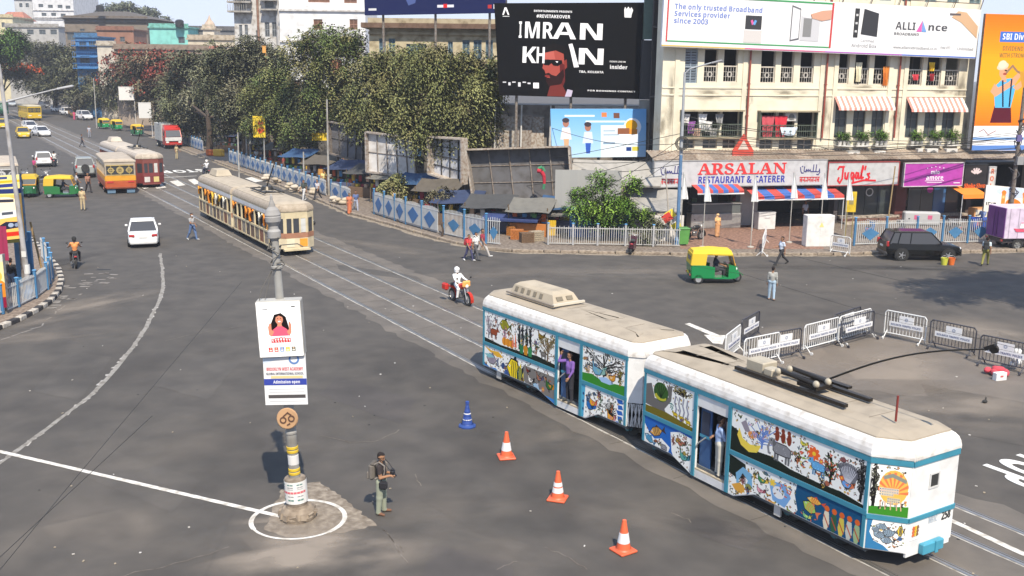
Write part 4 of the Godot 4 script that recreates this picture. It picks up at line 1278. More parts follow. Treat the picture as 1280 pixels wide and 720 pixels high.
	stroke(s,[L2([.0,.45 * q,.1,.55 * q,.45,.55 * q]),L2([.38,.55 * q,.36,.05 * q,.2,-.12 * q,.04,-.02 * q,.1,.1 * q]),L2([.55,.3 * q,.58,.08 * q,.7,.04 * q,.8,.3 * q,.82,.06 * q,.9,.05 * q]),L2([1.2,.28 * q,1.05,.3 * q,.98,.12 * q,1.1,.04 * q,1.22,.24 * q,1.2,-.12 * q,1.05,-.16 * q]),L2([1.55,.28 * q,1.4,.3 * q,1.34,.12 * q,1.45,.05 * q,1.57,.28 * q,1.6,.06 * q,1.72,.08 * q]),L2([1.72,.08 * q,1.9,.5 * q,1.86,.58 * q,1.78,.3 * q,1.84,.05 * q,1.95,.1 * q]),L2([2.08,.56 * q,2.04,.42 * q]),L2([2.42,.26 * q,2.25,.24 * q,2.42,.1 * q,2.3,.0,2.16,.04 * q]),L2([.9,-.16 * q,2.0,-.02 * q,2.9,-.04 * q])],.062,K(.55,.015,.02),T)
	r = [17.26,2.75,21.96,4.41]
	w = r[2] - r[0]; h = r[3] - r[1]
	s = sign_board("magenta cake shop sign with white rim",r,1.8,K(.42,.05,.36),K(.55,.5,.52))
	text("mio",h * .17,K(.75,.68,.74),s,TR(V(w * .52,h * .6,.01)),true)
	text("amore",h * .19,K(.75,.68,.74),s,TR(V(w * .52,h * .37,.01)),true)
	var mb := mk(K(.72,.65,.72))
	for i in 5: mb.box(V(w * .52 + (i - 2) * .32,h * (.83 - .03 * absi(i - 2)),.014),V(.07,.07,.02),Basis(Vector3.BACK,.78))
	mb.box(V(w * .52,h * .24,.014),V(1.5,.04,.02)); mb.box(V(w * .52,h * .17,.014),V(1.2,.04,.02)); mb.box(V(w * .9,h * .14,.014),V(.5,.06,.02))
	part(mb,"emblem",m("clean"),s)
	r = [22.2,2.5,24.09,4.25]
	w = r[2] - r[0]; h = r[3] - r[1]
	s = sign_board("black shake shop sign with pale leaf emblem and orange script",r,1.6,K(.02,.016,.016),K(.02,.02,.02))
	mb = mk(K(.6,.5,.5)).at(TR(V(w * .5,h * .68,.012)))
	for a in [-1.1,-.5,.0,.5,1.1]: mb.box(V(sin(a) * .26,cos(a) * .2 - .1,.0012 * a),V(.13,.4,.016),Basis(Vector3.BACK,-a))
	part(mb,"emblem",m("clean"),s)
	text("Shake Shop",h * .16,K(.75,.12,.01),s,TR(V(w * .5,h * .13,.01)),true,w * .9,"Droid Serif")
	r = [24.14,2.37,24.73,4.07]
	w = r[2] - r[0]; h = r[3] - r[1]
	s = sign_board("narrow upright white sign beside the black shake shop sign",r,1.65,K(.62,.6,.56),K(.5,.5,.5))
	for i in 3: text(["R","O","L"][i],h * .2,K(.6,.1,.02),s,TR(V(w * .5,h * (.8 - .3 * i),.01)))
	for a in [[[5.64,2.13,12.2,2.76],"striped red and blue awning over the restaurant door",true],[[1.62,2.6,4.88,2.96],"low dark red and blue awning over the restaurant counter",true],[[21.37,1.99,23.29,2.43],"orange awning over the shake shop",false]]:
		var rr: Array = a[0]
		var n := 9 if a[2] else 4
		mb = Mb.new().at(TR(FO,FA))
		for i in n:
			var xa := lerpf(rr[0],rr[2],float(i) / n); var xb := lerpf(rr[0],rr[2],float(i + 1) / n)
			mb.paint(([K(.45,.06,.05),K(.05,.12,.36)][i % 2]) if a[2] else K(.7,.2,.02))
			mb.quad(V(xa,rr[1] + .28,2.8),V(xb,rr[1] + .28,2.8),V(xb,rr[1] + .75,1.0),V(xa,rr[1] + .75,1.0))
			mb.quad(V(xa,rr[1],2.84),V(xb,rr[1],2.84),V(xb,rr[1] + .28,2.8),V(xa,rr[1] + .28,2.8))
			if a[2]: mb.paint(K(.6,.6,.6)).quad(V(xa,rr[1] + .0,2.85),V(xb,rr[1] + .0,2.85),V(xb,rr[1] + .09,2.845),V(xa,rr[1] + .09,2.845))
		for e in ([0,2] if not a[1].begins_with("low") else []): mb.paint(K(.5,.5,.5)).tube(V(rr[e],.13,2.75),V(rr[e],rr[1] + .25,2.75),.03,.03,6)
		lone(mb,"awning",m("cloth"),a[1],"awning")
	var ct := thing("serving_counter","steel and glass serving counter left of the restaurant door","counter",FT([3.73,.78][0],.13,.9),FA)
	mb = mk(K(.5,.5,.48))
	mb.cbox(V(0,.5,0),V(3.6,1.0,.8),.03); mb.bx(V(-1.8,1.62,-.4),V(1.8,1.68,.4))
	part(mb,"cabinet",m("metal"),ct)
	mb = mk(K(.1,.11,.11))
	mb.bx(V(-1.75,1.02,.3),V(1.75,1.6,.33))
	part(mb,"glass_front",m("glass"),ct)
	var fz := thing("chest_freezer","white chest freezer beside the restaurant door","freezer",FT([6.91,.32][0],.13,2.0),FA)
	mb = mk(K(.68,.67,.64)); mb.cbox(V(0,.55,0),V(1.25,1.1,.7),.04)
	part(mb,"cabinet",m("paint"),fz)
	mb = mk(K(.5,.5,.5)); mb.cbox(V(0,1.13,0),V(1.27,.07,.72),.02); mb.box(V(0,.8,.36),V(.4,.05,.03))
	part(mb,"lid",m("paint"),fz)
	var gf := thing("display_fridge","pale green glass display fridge inside the script sign shop","fridge",FT([15.02,.64][0],.6,-.6),FA)
	mb = mk(K(.3,.42,.36)); mb.cbox(V(0,.7,0),V(1.0,1.5,.6),.04); part(mb,"cabinet",m("paint"),gf)
	mb = mk(K(.6,.66,.62)); mb.bx(V(-.42,.2,.3),V(.42,1.3,.32)); part(mb,"glass_door",m("glass"),gf)
	mb = mk(K(.03,.04,.045))
	for e in [[1040,1117],[1127,1202]]: pass
	var gd := thing("glass_shopfront","dark glass shopfront with a round white sticker under the script sign","shop window",FT([15.61,1.08][0],.6,-.15),FA)
	for i in 4:
		mb = mk(K(.035,.04,.042)); mb.bx(V(-2.0 + i * 1.02,0,0),V(-1.02 + i * 1.02,2.7,.04)); part(mb,"glass_panel",m("glass"),gd)
	mb = mk(K(.55,.55,.55)); mb.lathe([Vector2(.22,.045),Vector2(.3,.045),Vector2(.3,.06),Vector2(.22,.06)],20,V(.35,1.6,0),Basis(Vector3.RIGHT,PI / 2)); part(mb,"round_sticker",m("clean"),gd)
	var rolls := thing("glass_shopfront","dark glass shopfront with a pink round sticker under the magenta sign","shop window",FT([21.12,.97][0],.6,-.15),FA)
	for i in 4:
		mb = mk([K(.03,.035,.04),K(.03,.03,.035),K(.03,.1,.25),K(.05,.03,.03)][i]); mb.bx(V(-2.0 + i * 1.02,0,0),V(-1.02 + i * 1.02,2.7,.04)); part(mb,"glass_panel",m("glass"),rolls)
	mb = mk(K(.45,.05,.35)); mb.lathe([Vector2(0,.045),Vector2(.24,.045),Vector2(.24,.06),Vector2(0,.06)],18,V(-.3,1.7,0),Basis(Vector3.RIGHT,PI / 2)); part(mb,"round_sticker",m("clean"),rolls)
	var kc := thing("food_counter","orange and cream snack counter in front of the shake shop","counter",FT([24.02,.03][0],.13,1.6),FA)
	mb = mk(K(.6,.3,.12)); mb.cbox(V(0,.55,0),V(1.9,1.0,.7),.03); part(mb,"cabinet",m("paint"),kc)
	for i in 3:
		mb = mk(K(.65,.6,.5)); mb.box(V(-.6 + i * .6,.55,.36),V(.5,.8,.03)); part(mb,"front_panel",m("paint"),kc)
func big_signs() -> void:
	var r := [-.43,11.91,11.6,15.03]; var r2 := [11.62,11.67,22.81,15.19]
	var t := thing("roof_hoarding","long white broadband hoarding along the top of the cream building","billboard",FT(r[0],r[1],.7),FA)
	var w: float = r2[2] - r[0]; var h: float = 3.3
	t.rotation.z = -.02
	var wl: float = r[2] - r[0]
	var b := mk(K(.72,.72,.72))
	b.bx(V(0,0,-.25),V(w,h,0))
	part(b,"panel",m("clean"),t)
	b = Mb.new()
	b.paint(K(.04,.28,.09)).bx(V(.35,h * .1,0),V(wl - .15,h * .1 + .08,.02)); b.bx(V(.35,h - .16,0),V(wl - .15,h - .06,.02)); b.paint(K(.5,.04,.04)).bx(V(.25,h * .1,0),V(.35,h - .06,.022)); b.bx(V(wl - .15,h * .1,0),V(wl - .02,h - .06,.022))
	for i in 16:
		b.paint([K(.6,.4,.1),K(.5,.1,.2),K(.35,.1,.4),K(.08,.15,.5)][i / 4]).bx(V(w * i / 16.0,.04,0),V(w * (i + 1) / 16.0,.12,.02))
	part(b,"printed_border",m("clean"),t)
	var bl := K(.16,.22,.5)
	var lines := ["The only trusted Broadband","Services provider","since 2003"]
	for i in 3:
		var o := text(lines[i],.32,bl,t,TR(V(.8,h * .765 - i * .44,.01)),true,[6.1,3.85,2.35][i])
		o.position.x = .75 + [6.1,3.85,2.35][i] * .5
	b = Mb.new()
	b.paint(K(.03,.03,.035)).bx(V(wl * .475,h * .4,0),V(wl * .57,h * .66,.02)); b.paint(K(.55,.52,.5)).bx(V(wl * .47,h * .14,0),V(wl * .575,h * .38,.02))
	b.paint(K(.6,.1,.3)).box(V(wl * .515,h * .53,.024),V(.16,.3,.01),Basis(Vector3.BACK,.4)); b.paint(K(.1,.3,.6)).box(V(wl * .53,h * .53,.0245),V(.16,.3,.01),Basis(Vector3.BACK,-.4))
	part(b,"printed_router",m("clean"),t)
	b = Mb.new()
	b.paint(K(.12,.12,.13)).prism(V2([wl * .745,h * .2,wl * .8,h * .24,wl * .8,h * .84,wl * .745,h * .9]),0,.02); b.paint(K(.66,.66,.68)).prism(V2([wl * .75,h * .23,wl * .795,h * .27,wl * .795,h * .81,wl * .75,h * .86]),.021,.03)
	b.paint(K(.5,.5,.52)).prism(V2([wl * .805,h * .22,wl * .92,h * .22,wl * .92,h * .62,wl * .805,h * .7]),0,.02); b.paint(K(.2,.2,.2)).bx(V(wl * .82,h * .3,.02),V(wl * .87,h * .66,.03))
	part(b,"printed_laptop",m("clean"),t)
	b = Mb.new()
	b.paint(K(.55,.3,.2)).prism(V2([wl * .87,h * .66,wl * .93,h * .62,wl * .985,h * .66,wl * .985,h * .84,wl * .93,h * .82,wl * .86,h * .74]),.0305,.04)
	part(b,"printed_picture",m("clean"),t)
	var x0: float = wl; var wr: float = w - wl
	b = Mb.new()
	b.paint(K(.02,.02,.02)).bx(V(x0 + wr * .14,h * .33,0),V(x0 + wr * .17,h * .9,.02))
	for i in 3: b.paint(K(.5,.5,.5)).box(V(x0 + wr * .155,h * (.45 + .16 * i),.022),V(.16,.14,.012))
	part(b,"printed_remote",m("clean"),t)
	b = Mb.new()
	b.paint(K(.025,.025,.03)).prism(V2([x0 + wr * .19,h * .4,x0 + wr * .3,h * .36,x0 + wr * .3,h * .82,x0 + wr * .2,h * .9]),0,.02)
	part(b,"printed_set_top_box",m("clean"),t)
	b = Mb.new()
	b.paint(K(.55,.35,.2)).prism(V2([x0 + wr * .8,h * .82,x0 + wr * .87,h * .72,x0 + wr * .99,h * .42,x0 + wr * .99,h * .66,x0 + wr * .9,h * .93,x0 + wr * .84,h * .95]),0,.02)
	b.paint(K(.1,.08,.08)).bx(V(x0 + wr * .785,h * .86,.0),V(x0 + wr * .86,h * .9,.025))
	part(b,"printed_hand",m("clean"),t)
	b = Mb.new()
	b.paint(K(.6,.1,.35)).prism(V2([x0 + wr * .565,h * .5,x0 + wr * .6,h * .5,x0 + wr * .6,h * .72]),0,.02); b.paint(K(.15,.3,.6)).prism(V2([x0 + wr * .602,h * .5,x0 + wr * .635,h * .5,x0 + wr * .602,h * .72]),0,.02)
	part(b,"printed_picture",m("clean"),t)
	text("ALLI",.5,K(.06,.06,.07),t,TR(V(x0 + wr * .49,h * .6,.01)),true,wr * .135)
	text("nce",.46,K(.06,.06,.07),t,TR(V(x0 + wr * .71,h * .6,.01)),true,wr * .13)
	text("BROADBAND",.18,K(.12,.12,.13),t,TR(V(x0 + wr * .5,h * .44,.01)),true,wr * .17)
	text("Android Box",.22,K(.2,.2,.22),t,TR(V(x0 + wr * .22,h * .17,.01)),false,wr * .17)
	text("Certified",.16,K(.3,.3,.32),t,TR(V(x0 + wr * .24,h * .27,.01)),false,wr * .09)
	text("www.alliancebroadband.co.in",.17,K(.2,.2,.22),t,TR(V(x0 + wr * .57,h * .17,.01)),false,wr * .3)
	text("Unlimited",.18,K(.2,.2,.22),t,TR(V(x0 + wr * .92,h * .19,.01)),false,wr * .11)
	text("Free OTT",.17,K(.2,.2,.22),t,TR(V(x0 + wr * .78,h * .2,.01)),false,wr * .07)
	b = mk(K(.12,.1,.09))
	for i in 12: b.tube(V(w * i / 11.0,h,-.1),V(w * i / 11.0 + .4,h + .9,-.3),.03,.03,5)
	b.tube(V(0,h + .4,-.2),V(w,h + .4,-.2),.03,.03,5)
	part(b,"steel_truss",m("rusty"),t)
	var o := [22.88,5.14,27.97,14.46]
	w = o[2] - o[0]; h = o[3] - o[1]
	t = thing("orange_hoarding","tall orange hoarding of a man in a straw hat playing a horn","billboard",FT(o[0],o[1],1.2),FA)
	var bd := Board.new(256,int(256 * h / w),K(.93,.6,.1))
	var H := bd.h
	for i in 40: bd.rect(0,H * .82 * i / 40.0,256,H * .82 / 40.0 + 1,K(.94,.62,.12).lerp(K(.9,.38,.12),clampf(absf(i - 20) / 20.0 - .25,0,1)))
	bd.rect(0,H * .815,256,H,K(.92,.92,.93)); bd.rect(0,H * .9,256,H * .02,K(.45,.6,.8)); bd.rect(0,H * .96,256,H * .04,K(.35,.5,.75))
	bd.rect(66,H * .125,190,H * .075,K(.25,.42,.75))
	var sk := K(.85,.6,.47)
	bd.poly(L2([62,H * .79,150,H * .79,140,H * .66,74,H * .66]),K(.33,.1,.16)); bd.poly(L2([76,H * .68,140,H * .68,152,H * .53,130,H * .46,92,H * .47,62,H * .53]),K(.33,.66,.82))
	bd.poly(L2([50,H * .56,72,H * .6,150,H * .5,172,H * .43,160,H * .41,120,H * .49,80,H * .53,64,H * .5]),sk); bd.poly(L2([140,H * .53,160,H * .55,190,H * .5,200,H * .44,186,H * .44,165,H * .49]),sk)
	bd.oval(96,H * .41,17,H * .05,sk,.3); bd.poly(L2([88,H * .45,108,H * .45,112,H * .49,92,H * .49]),sk); bd.oval(90,H * .375,24,H * .025,K(.8,.75,.66),-.25); bd.oval(88,H * .36,17,H * .028,K(.85,.8,.7),-.25); bd.oval(104,H * .405,5,3,K(.25,.15,.1)); bd.oval(102,H * .43,8,4,K(.6,.3,.25))
	bd.line(L2([108,H * .42,130,H * .37,150,H * .41,175,H * .43]),4,K(.55,.45,.35)); bd.line(L2([170,H * .42,190,H * .55,215,H * .58,225,H * .5]),8,K(.75,.55,.2))
	bd.line(L2([96,H * .48,108,H * .67]),3,K(.1,.12,.2)); bd.line(L2([132,H * .47,134,H * .67]),3,K(.1,.12,.2))
	bd.line(L2([20,H * .86,40,H * .84,60,H * .88,90,H * .85]),2,K(.6,.5,.5))
	b = Mb.new()
	b.quad(V(0,0,.03),V(w,0,.03),V(w,h,.03),V(0,h,.03))
	part(b,"printed_sheet",print_mat(bd.texture()),t)
	b = mk(K(.2,.17,.15)); b.bx(V(0,0,-.2),V(w,h,.02))
	part(b,"backing_frame",m("rusty"),t)
	text("SBI Dividend",.42,K(.75,.75,.76),t,TR(V(w * .6,h * .84,.035)),true,w * .6)
	text("DIVIDEND PAYING",.3,K(.2,.14,.03),t,TR(V(w * .62,h * .755,.035)),true,w * .6)
	text("WITH STRONG GROWTH",.3,K(.2,.14,.03),t,TR(V(w * .64,h * .705,.035)),true,w * .72)
	var q := [V(-1.47,14.8,-73.0),V(8.9,14.97,-73.0),V(9.04,8.42,-73.0),V(-1.06,8.58,-73.0)]
	hoarding_sheet("black_hoarding","big black concert hoarding with white name and a face in dark glasses",q,K(.012,.012,.014),concert(),.4)
	b = mk(K(.03,.03,.035)); b.at(TR(V(9.29,10.83,-72.2))); b.bx(V(-.6,-2.4,-.3),V(.32,1.6,.0)); b.paint(K(.1,.16,.13)); b.bx(V(-.5,1.65,-.4),V(.35,4.4,-.05)); b.paint(K(.3,.3,.28)); b.bx(V(-.6,-4.0,-.3),V(.3,-2.45,-.1)); lone(b,"dark_screen",m("paint"),"dark upright sheet behind the right edge of the black hoarding","panel")
	q = [V(-12.54,16.6,-88.0),V(-.79,16.69,-84.0),V(-.77,14.74,-84.0),V(-12.51,14.61,-88.0)]
	var bt := Board.new(512,110,K(.1,.13,.3))
	bt.poly(L2([140,0,200,0,190,60,165,70]),K(.3,.36,.55)); bt.poly(L2([225,0,250,0,240,40]),K(.35,.4,.6)); bt.poly(L2([440,0,512,0,512,60]),K(.16,.2,.42))
	for s in [[270,70,60,12,K(.85,.85,.88)],[292,66,14,18,K(.8,.15,.15)],[15,80,30,10,K(.8,.8,.8)],[470,72,16,20,K(.85,.85,.85)],[450,74,14,16,K(.7,.2,.2)],[490,76,12,14,K(.9,.9,.9)]]: bt.rect(s[0],s[1],s[2],s[3],s[4])
	hoarding_sheet("blue_hoarding","dark blue hoarding along the roof of the old cream house",q,K(.1,.1,.12),bt,.4)
	q = [V(2.51,7.72,-72.0),V(9.16,7.8,-72.0),V(9.24,4.49,-72.0),V(2.69,4.35,-72.0)]
	var lb := Board.new(480,240,K(.5,.72,.88))
	for i in 24: lb.rect(0,i * 10,480,10,K(.42,.66,.88).lerp(K(.72,.84,.93),i / 24.0))
	lb.rect(250,80,190,160,K(.86,.91,.95)); lb.oval(410,90,45,45,K(.95,.95,.96)); lb.oval(405,82,30,28,K(.9,.65,.15)); lb.rect(335,95,60,30,K(.55,.35,.25)); lb.rect(395,100,40,26,K(.85,.55,.2))
	lb.rect(380,190,26,20,K(.15,.25,.5)); lb.rect(410,188,34,22,K(.8,.75,.3)); lb.rect(262,165,60,10,K(.5,.6,.7)); lb.rect(262,105,60,6,K(.6,.68,.75)); lb.rect(262,125,80,6,K(.6,.68,.75))
	for s in [[70,30,150],[175,58,200]]: lb.rect(s[0],s[1],s[2],8,K(.9,.94,.98))
	lb.rect(255,18,26,22,K(.85,.5,.3)); lb.rect(315,20,30,26,K(.45,.3,.25))
	for p in [[75,70,K(.9,.85,.85)],[185,90,K(.8,.85,.95)]]:
		lb.oval(p[0],p[1],16,20,K(.65,.45,.38)); lb.oval(p[0],p[1] - 14,18,12,K(.25,.22,.25)); lb.poly(L2([p[0] - 30,p[1] + 80,p[0] + 26,p[1] + 80,p[0] + 20,p[1] + 22,p[0] - 18,p[1] + 22]),p[2]); lb.poly(L2([p[0] - 14,p[1] + 78,p[0] + 14,p[1] + 78,p[0] + 10,p[1] + 130,p[0] - 10,p[1] + 130]),K(.2,.35,.7) if p[0] > 100 else K(.8,.65,.5))
	hoarding_sheet("pale_blue_hoarding","pale blue insurance style hoarding with two cartoon figures and a white panel",q,K(.3,.33,.36),lb,.3)
func concert() -> Board:
	var b := Board.new(760,480,K(.035,.035,.04))
	var W := K(.94,.94,.95)
	b.poly(L2([366,214,386,210,420,328,394,330]),W)
	b.poly(L2([240,250,256,222,300,208,345,222,368,262,372,310,360,340,345,330,340,280,300,250]),K(.07,.05,.05))
	b.poly(L2([242,258,300,246,340,264,345,330,330,380,296,412,262,408,248,376,240,350,228,338,238,300]),K(.62,.29,.25)); b.poly(L2([242,258,290,248,296,292,238,296]),K(.7,.36,.32)); b.poly(L2([340,300,356,290,358,330,338,350]),K(.5,.2,.18)); b.poly(L2([318,300,345,320,348,400,330,440,300,430,322,380]),K(.36,.12,.12))
	b.poly(L2([226,292,330,296,334,310,310,326,286,324,276,312,262,324,238,322]),K(.02,.02,.02)); b.poly(L2([296,302,312,302,306,310]),W)
	b.poly(L2([240,366,262,360,276,370,300,376,338,340,344,372,330,410,300,432,262,428,248,404,246,384,270,386,262,378]),K(.16,.07,.07)); b.oval(254,377,14,5,K(.5,.18,.17))
	b.poly(L2([268,426,330,416,350,450,360,478,252,478]),K(.42,.17,.15)); b.poly(L2([360,440,388,446,380,478,346,478]),K(.72,.68,.76))
	for i in 6: b.rect([22,50,70,100,124,150][i],408 + (i % 2) * 4,[18,12,18,14,18,16][i],[6,16,6,22,6,8][i],K(.8,.8,.82))
	b.rect(180,412,30,28,W)
	b.poly(L2([38,60,52,22,62,22,74,60,66,60,57,34,46,60]),W); b.rect(40,66,34,3,W)
	b.poly(L2([655,70,655,36,660,22,668,34,676,20,684,34,692,24,700,40,692,62,690,76,656,76]),W)
	return b
func quad_on(b: Mb,q: Array,off: float) -> void:     # corners: top left,top right,bottom right,bottom left
	var n: Vector3 = (q[1] - q[3]).cross(q[0] - q[2]).normalized()
	if n.z < 0: n = -n
	b.quad(q[3] + n * off,q[2] + n * off,q[1] + n * off,q[0] + n * off)
func hoarding_sheet(called: String,label: String,q: Array,k: Color,bd: Board,thick: float) -> Node3D:
	var t := thing(called,label,"billboard",V(q[3].x,0,q[3].z))
	var rel := []
	for p in q: rel.append(p - t.position)
	var n: Vector3 = (rel[1] - rel[3]).cross(rel[0] - rel[2]).normalized()
	if n.z < 0: n = -n
	var b := mk(k)
	var back := []
	for p in rel: back.append(p - n * thick)
	b.loft([[back[3],back[2],back[1],back[0]],[rel[3],rel[2],rel[1],rel[0]]])
	part(b,"backing_frame",m("rusty"),t)
	b = Mb.new()
	quad_on(b,rel,.02)
	part(b,"printed_sheet",print_mat(bd.texture()),t)
	for f in [.12,.5,.88]:
		b = mk(K(.25,.24,.23))
		var p: Vector3 = back[3].lerp(back[2],f)
		b.tube(V(p.x,0,p.z),p + V(0,1,0),.1,.1,8)
		part(b,"support_post",m("rusty"),t)
	if called == "black_hoarding":
		var o: Vector3 = rel[3]; var ux: Vector3 = rel[2] - rel[3]; var uy: Vector3 = rel[0] - rel[3]
		var at := func(u,v): return Transform3D(Basis(ux.normalized(),uy.normalized(),n).orthonormalized(),o + ux * u + uy * v + n * .025)
		var W := ux.length()
		var wh := K(.8,.8,.82)
		text("I",.88 * 1.25,wh,t,at.call(.17,.72),true,W * .02)
		text("MR",.88 * 1.25,wh,t,at.call(.293,.72),true,W * .195)
		text("AN",.88 * 1.25,wh,t,at.call(.571,.72),true,W * .342)
		text("K",.88 * 1.25,wh,t,at.call(.215,.45),true,W * .095)
		text("H",.88 * 1.25,wh,t,at.call(.3,.45),true,W * .055)
		text("N",.88 * 1.25,wh,t,at.call(.645,.45),true,W * .17)
		text("#REVITAKEOVER",.22,wh,t,at.call(.4,.875),true,W * .23)
		text("ENTERTAINMENTS PRESENTS",.13,wh,t,at.call(.4,.93),true,W * .26)
		text("TBA, KOLKATA",.15,wh,t,at.call(.645,.285),true,W * .17)
		text("insider",.26,wh,t,at.call(.835,.345),true,W * .12)
		text("TICKETS LIVE ON",.1,wh,t,at.call(.83,.405),true,W * .11)
		text("FOR BOOKINGS CONTACT",.1,wh,t,at.call(.78,.08),true,W * .33)
	return t
func house(called: String,label: String,r: Array,z: float,deep: float,k: Color,wins: Array,style := "glass",wk := Color(.2,.25,.28),surface := "wall",trim = null) -> Node3D:
	var t := thing(called,label,"building",V(r[0],0,z))
	var rel := []
	for w in wins: rel.append([w[0] - r[0],w[1],w[2] - r[0],w[3]])
	var W: float = r[2] - r[0]
	var b := mk(k)
	wall(b,0,W,0,r[3],rel,-.4,0)
	b.bx(V(0,0,-deep),V(.3,r[3],-.4)); b.bx(V(W - .3,0,-deep),V(W,r[3],-.4)); b.bx(V(.3,0,-deep),V(W - .3,r[3],-deep + .3))
	part(b,"wall",m(surface),t)
	b = mk(k * .8)
	b.bx(V(-.25,r[3],-deep - .2),V(W + .25,r[3] + .3,.3)); b.bx(V(-.1,r[3] + .3,-.15),V(W + .1,r[3] + .9,.05))
	part(b,"roof",m("dirty"),t)
	b = mk(K(.05,.05,.05)); b.bx(V(.35,.2,-2.4),V(W - .35,r[3] - .02,-2.2))
	part(b,"inner_room",m("matte"),t)
	for w in rel: window_in(t,w,style,wk)
	if trim != null:
		b = mk(k * .85)
		for y in trim: b.bx(V(-.05,y - .12,0),V(W + .05,y + .12,.25))
		part(b,"ledge",m("dirty"),t)
	return t
func old_houses() -> void:
	var h := house("old_cream_house","old cream house with dark cornice behind the feathery trees",[-13.15,-.89,-1.51,13.84],-95.0,9.0,K(.5,.44,.3),[[-12.26,11.39,-11.68,12.94],[-11.39,11.4,-10.81,12.95],[-9.81,10.86,-8.0,12.49],[-6.04,11.32,-5.61,12.73],[-4.74,11.2,-4.09,12.89],[-3.73,11.21,-3.01,12.9],[-2.64,11.22,-1.99,12.91],[-12.32,7.48,-11.01,9.27],[-6.05,7.55,-4.59,9.34]],"shutter",K(.16,.24,.3),"dirty",[13.42,10.46])
	var b := mk(K(.16,.1,.07)); b.bx(V(-.5,0,-9),V(11.2,.35,.8)); b.x = TR(V(0,13.83,0)); b.v.clear(); b.n.clear(); b.c.clear(); b.uv.clear(); b.bx(V(-.6,.02,-9),V(12.5,.45,.9))
	part(b,"cornice",m("dirty"),h)
	h = house("white_house","tall white weathered building behind the trees left of the cream house",[-30.78,-5.1,-19.57,21.36],-138.0,12.0,K(.74,.74,.74),[[-26.34,15.11,-25.19,16.43],[-21.63,15.17,-20.59,16.49],[-26.97,18.55,-24.16,19.45],[-22.29,18.5,-20.63,19.5],[-26.48,9.68,-25.33,11.74],[-29.43,6.54,-28.27,8.62]],"shutter",K(.36,.2,.14),"wall",[17.55,13.59])
	h = house("grey_tower","narrow grey stained tower with stacked balconies beside the tall white building",[-37.23,-5.43,-31.11,21.93],-140.0,9.0,K(.56,.56,.55),[[-36.63,13.93,-36.21,15.68],[-35.89,13.94,-35.46,15.69],[-33.22,14.18,-32.58,16.03],[-32.26,14.19,-31.63,16.04],[-36.38,17.63,-35.64,18.65],[-33.09,17.88,-31.93,18.9],[-34.41,13.95,-33.88,14.99]],"shutter",K(.25,.27,.29),"dirty")
	b = mk(K(.36,.35,.33))
	for y in [17.23,19.47,18.45]:
		b.bx(V(-.6,y,0),V(2.5,y + .22,1.1)); b.bx(V(3.8,y + .3,0),V(6.0,y + .5,1.2))
		for i in 9: b.tube(V(-.5 + i * .3,y + .22,1.0),V(-.5 + i * .3,y + 1.0,1.0),.04,.04,5)
	part(b,"balcony",m("dirty"),h)
	b = mk(K(.5,.5,.5)); b.tube(V(6.1,0,.3),V(6.1,28,.3),.5,.5,10); b.paint(K(.3,.18,.13)); b.tube(V(3.2,8,.2),V(3.2,28,.2),.16,.16,8)
	part(b,"drainpipe",m("dirty"),h)
	var t := thing("tin_shanty","patched grey tin and cloth shanty under the black hoarding","building",V(-1.46,4.46,-75.0))
	for i in 9:
		b = mk([K(.4,.39,.36),K(.33,.31,.29),K(.46,.44,.4)][i % 3])
		b.box(V(.4 + (i % 5) * .9,-1.5 + 2.6 * (i / 5) + rf(-.2,.2),rf(-.1,.1)),V(1.1,2.9,.05),Basis(Vector3.BACK,rf(-.06,.06)))
		part(b,"tin_sheet",m("rusty"),t)
	b = mk(K(.24,.22,.2)); b.bx(V(-.2,-9,-4.0),V(12.0,3.4,-.3))
	part(b,"back_wall",m("dirty"),t)
	b = mk(K(.6,.58,.54))
	for x in [.0,1.9,4.0]: b.tube(V(x,-9,.3),V(x + .1,3.4,.3),.07,.07,6)
	b.box(V(8.2,3.15,.1),V(7.6,.4,.3)); b.box(V(11.0,3.4,.15),V(.9,.8,.2))
	part(b,"pole",m("paint"),t)
	b = mk(K(.04,.035,.03))
	for i in 7: b.box(V(rf(-.2,4.2),rf(-2.2,-.6),.25),V(rf(.4,.9),rf(.5,1.2),.3),Basis(Vector3.BACK,rf(-.3,.3)))
	part(b,"hanging_rags",m("cloth"),t)
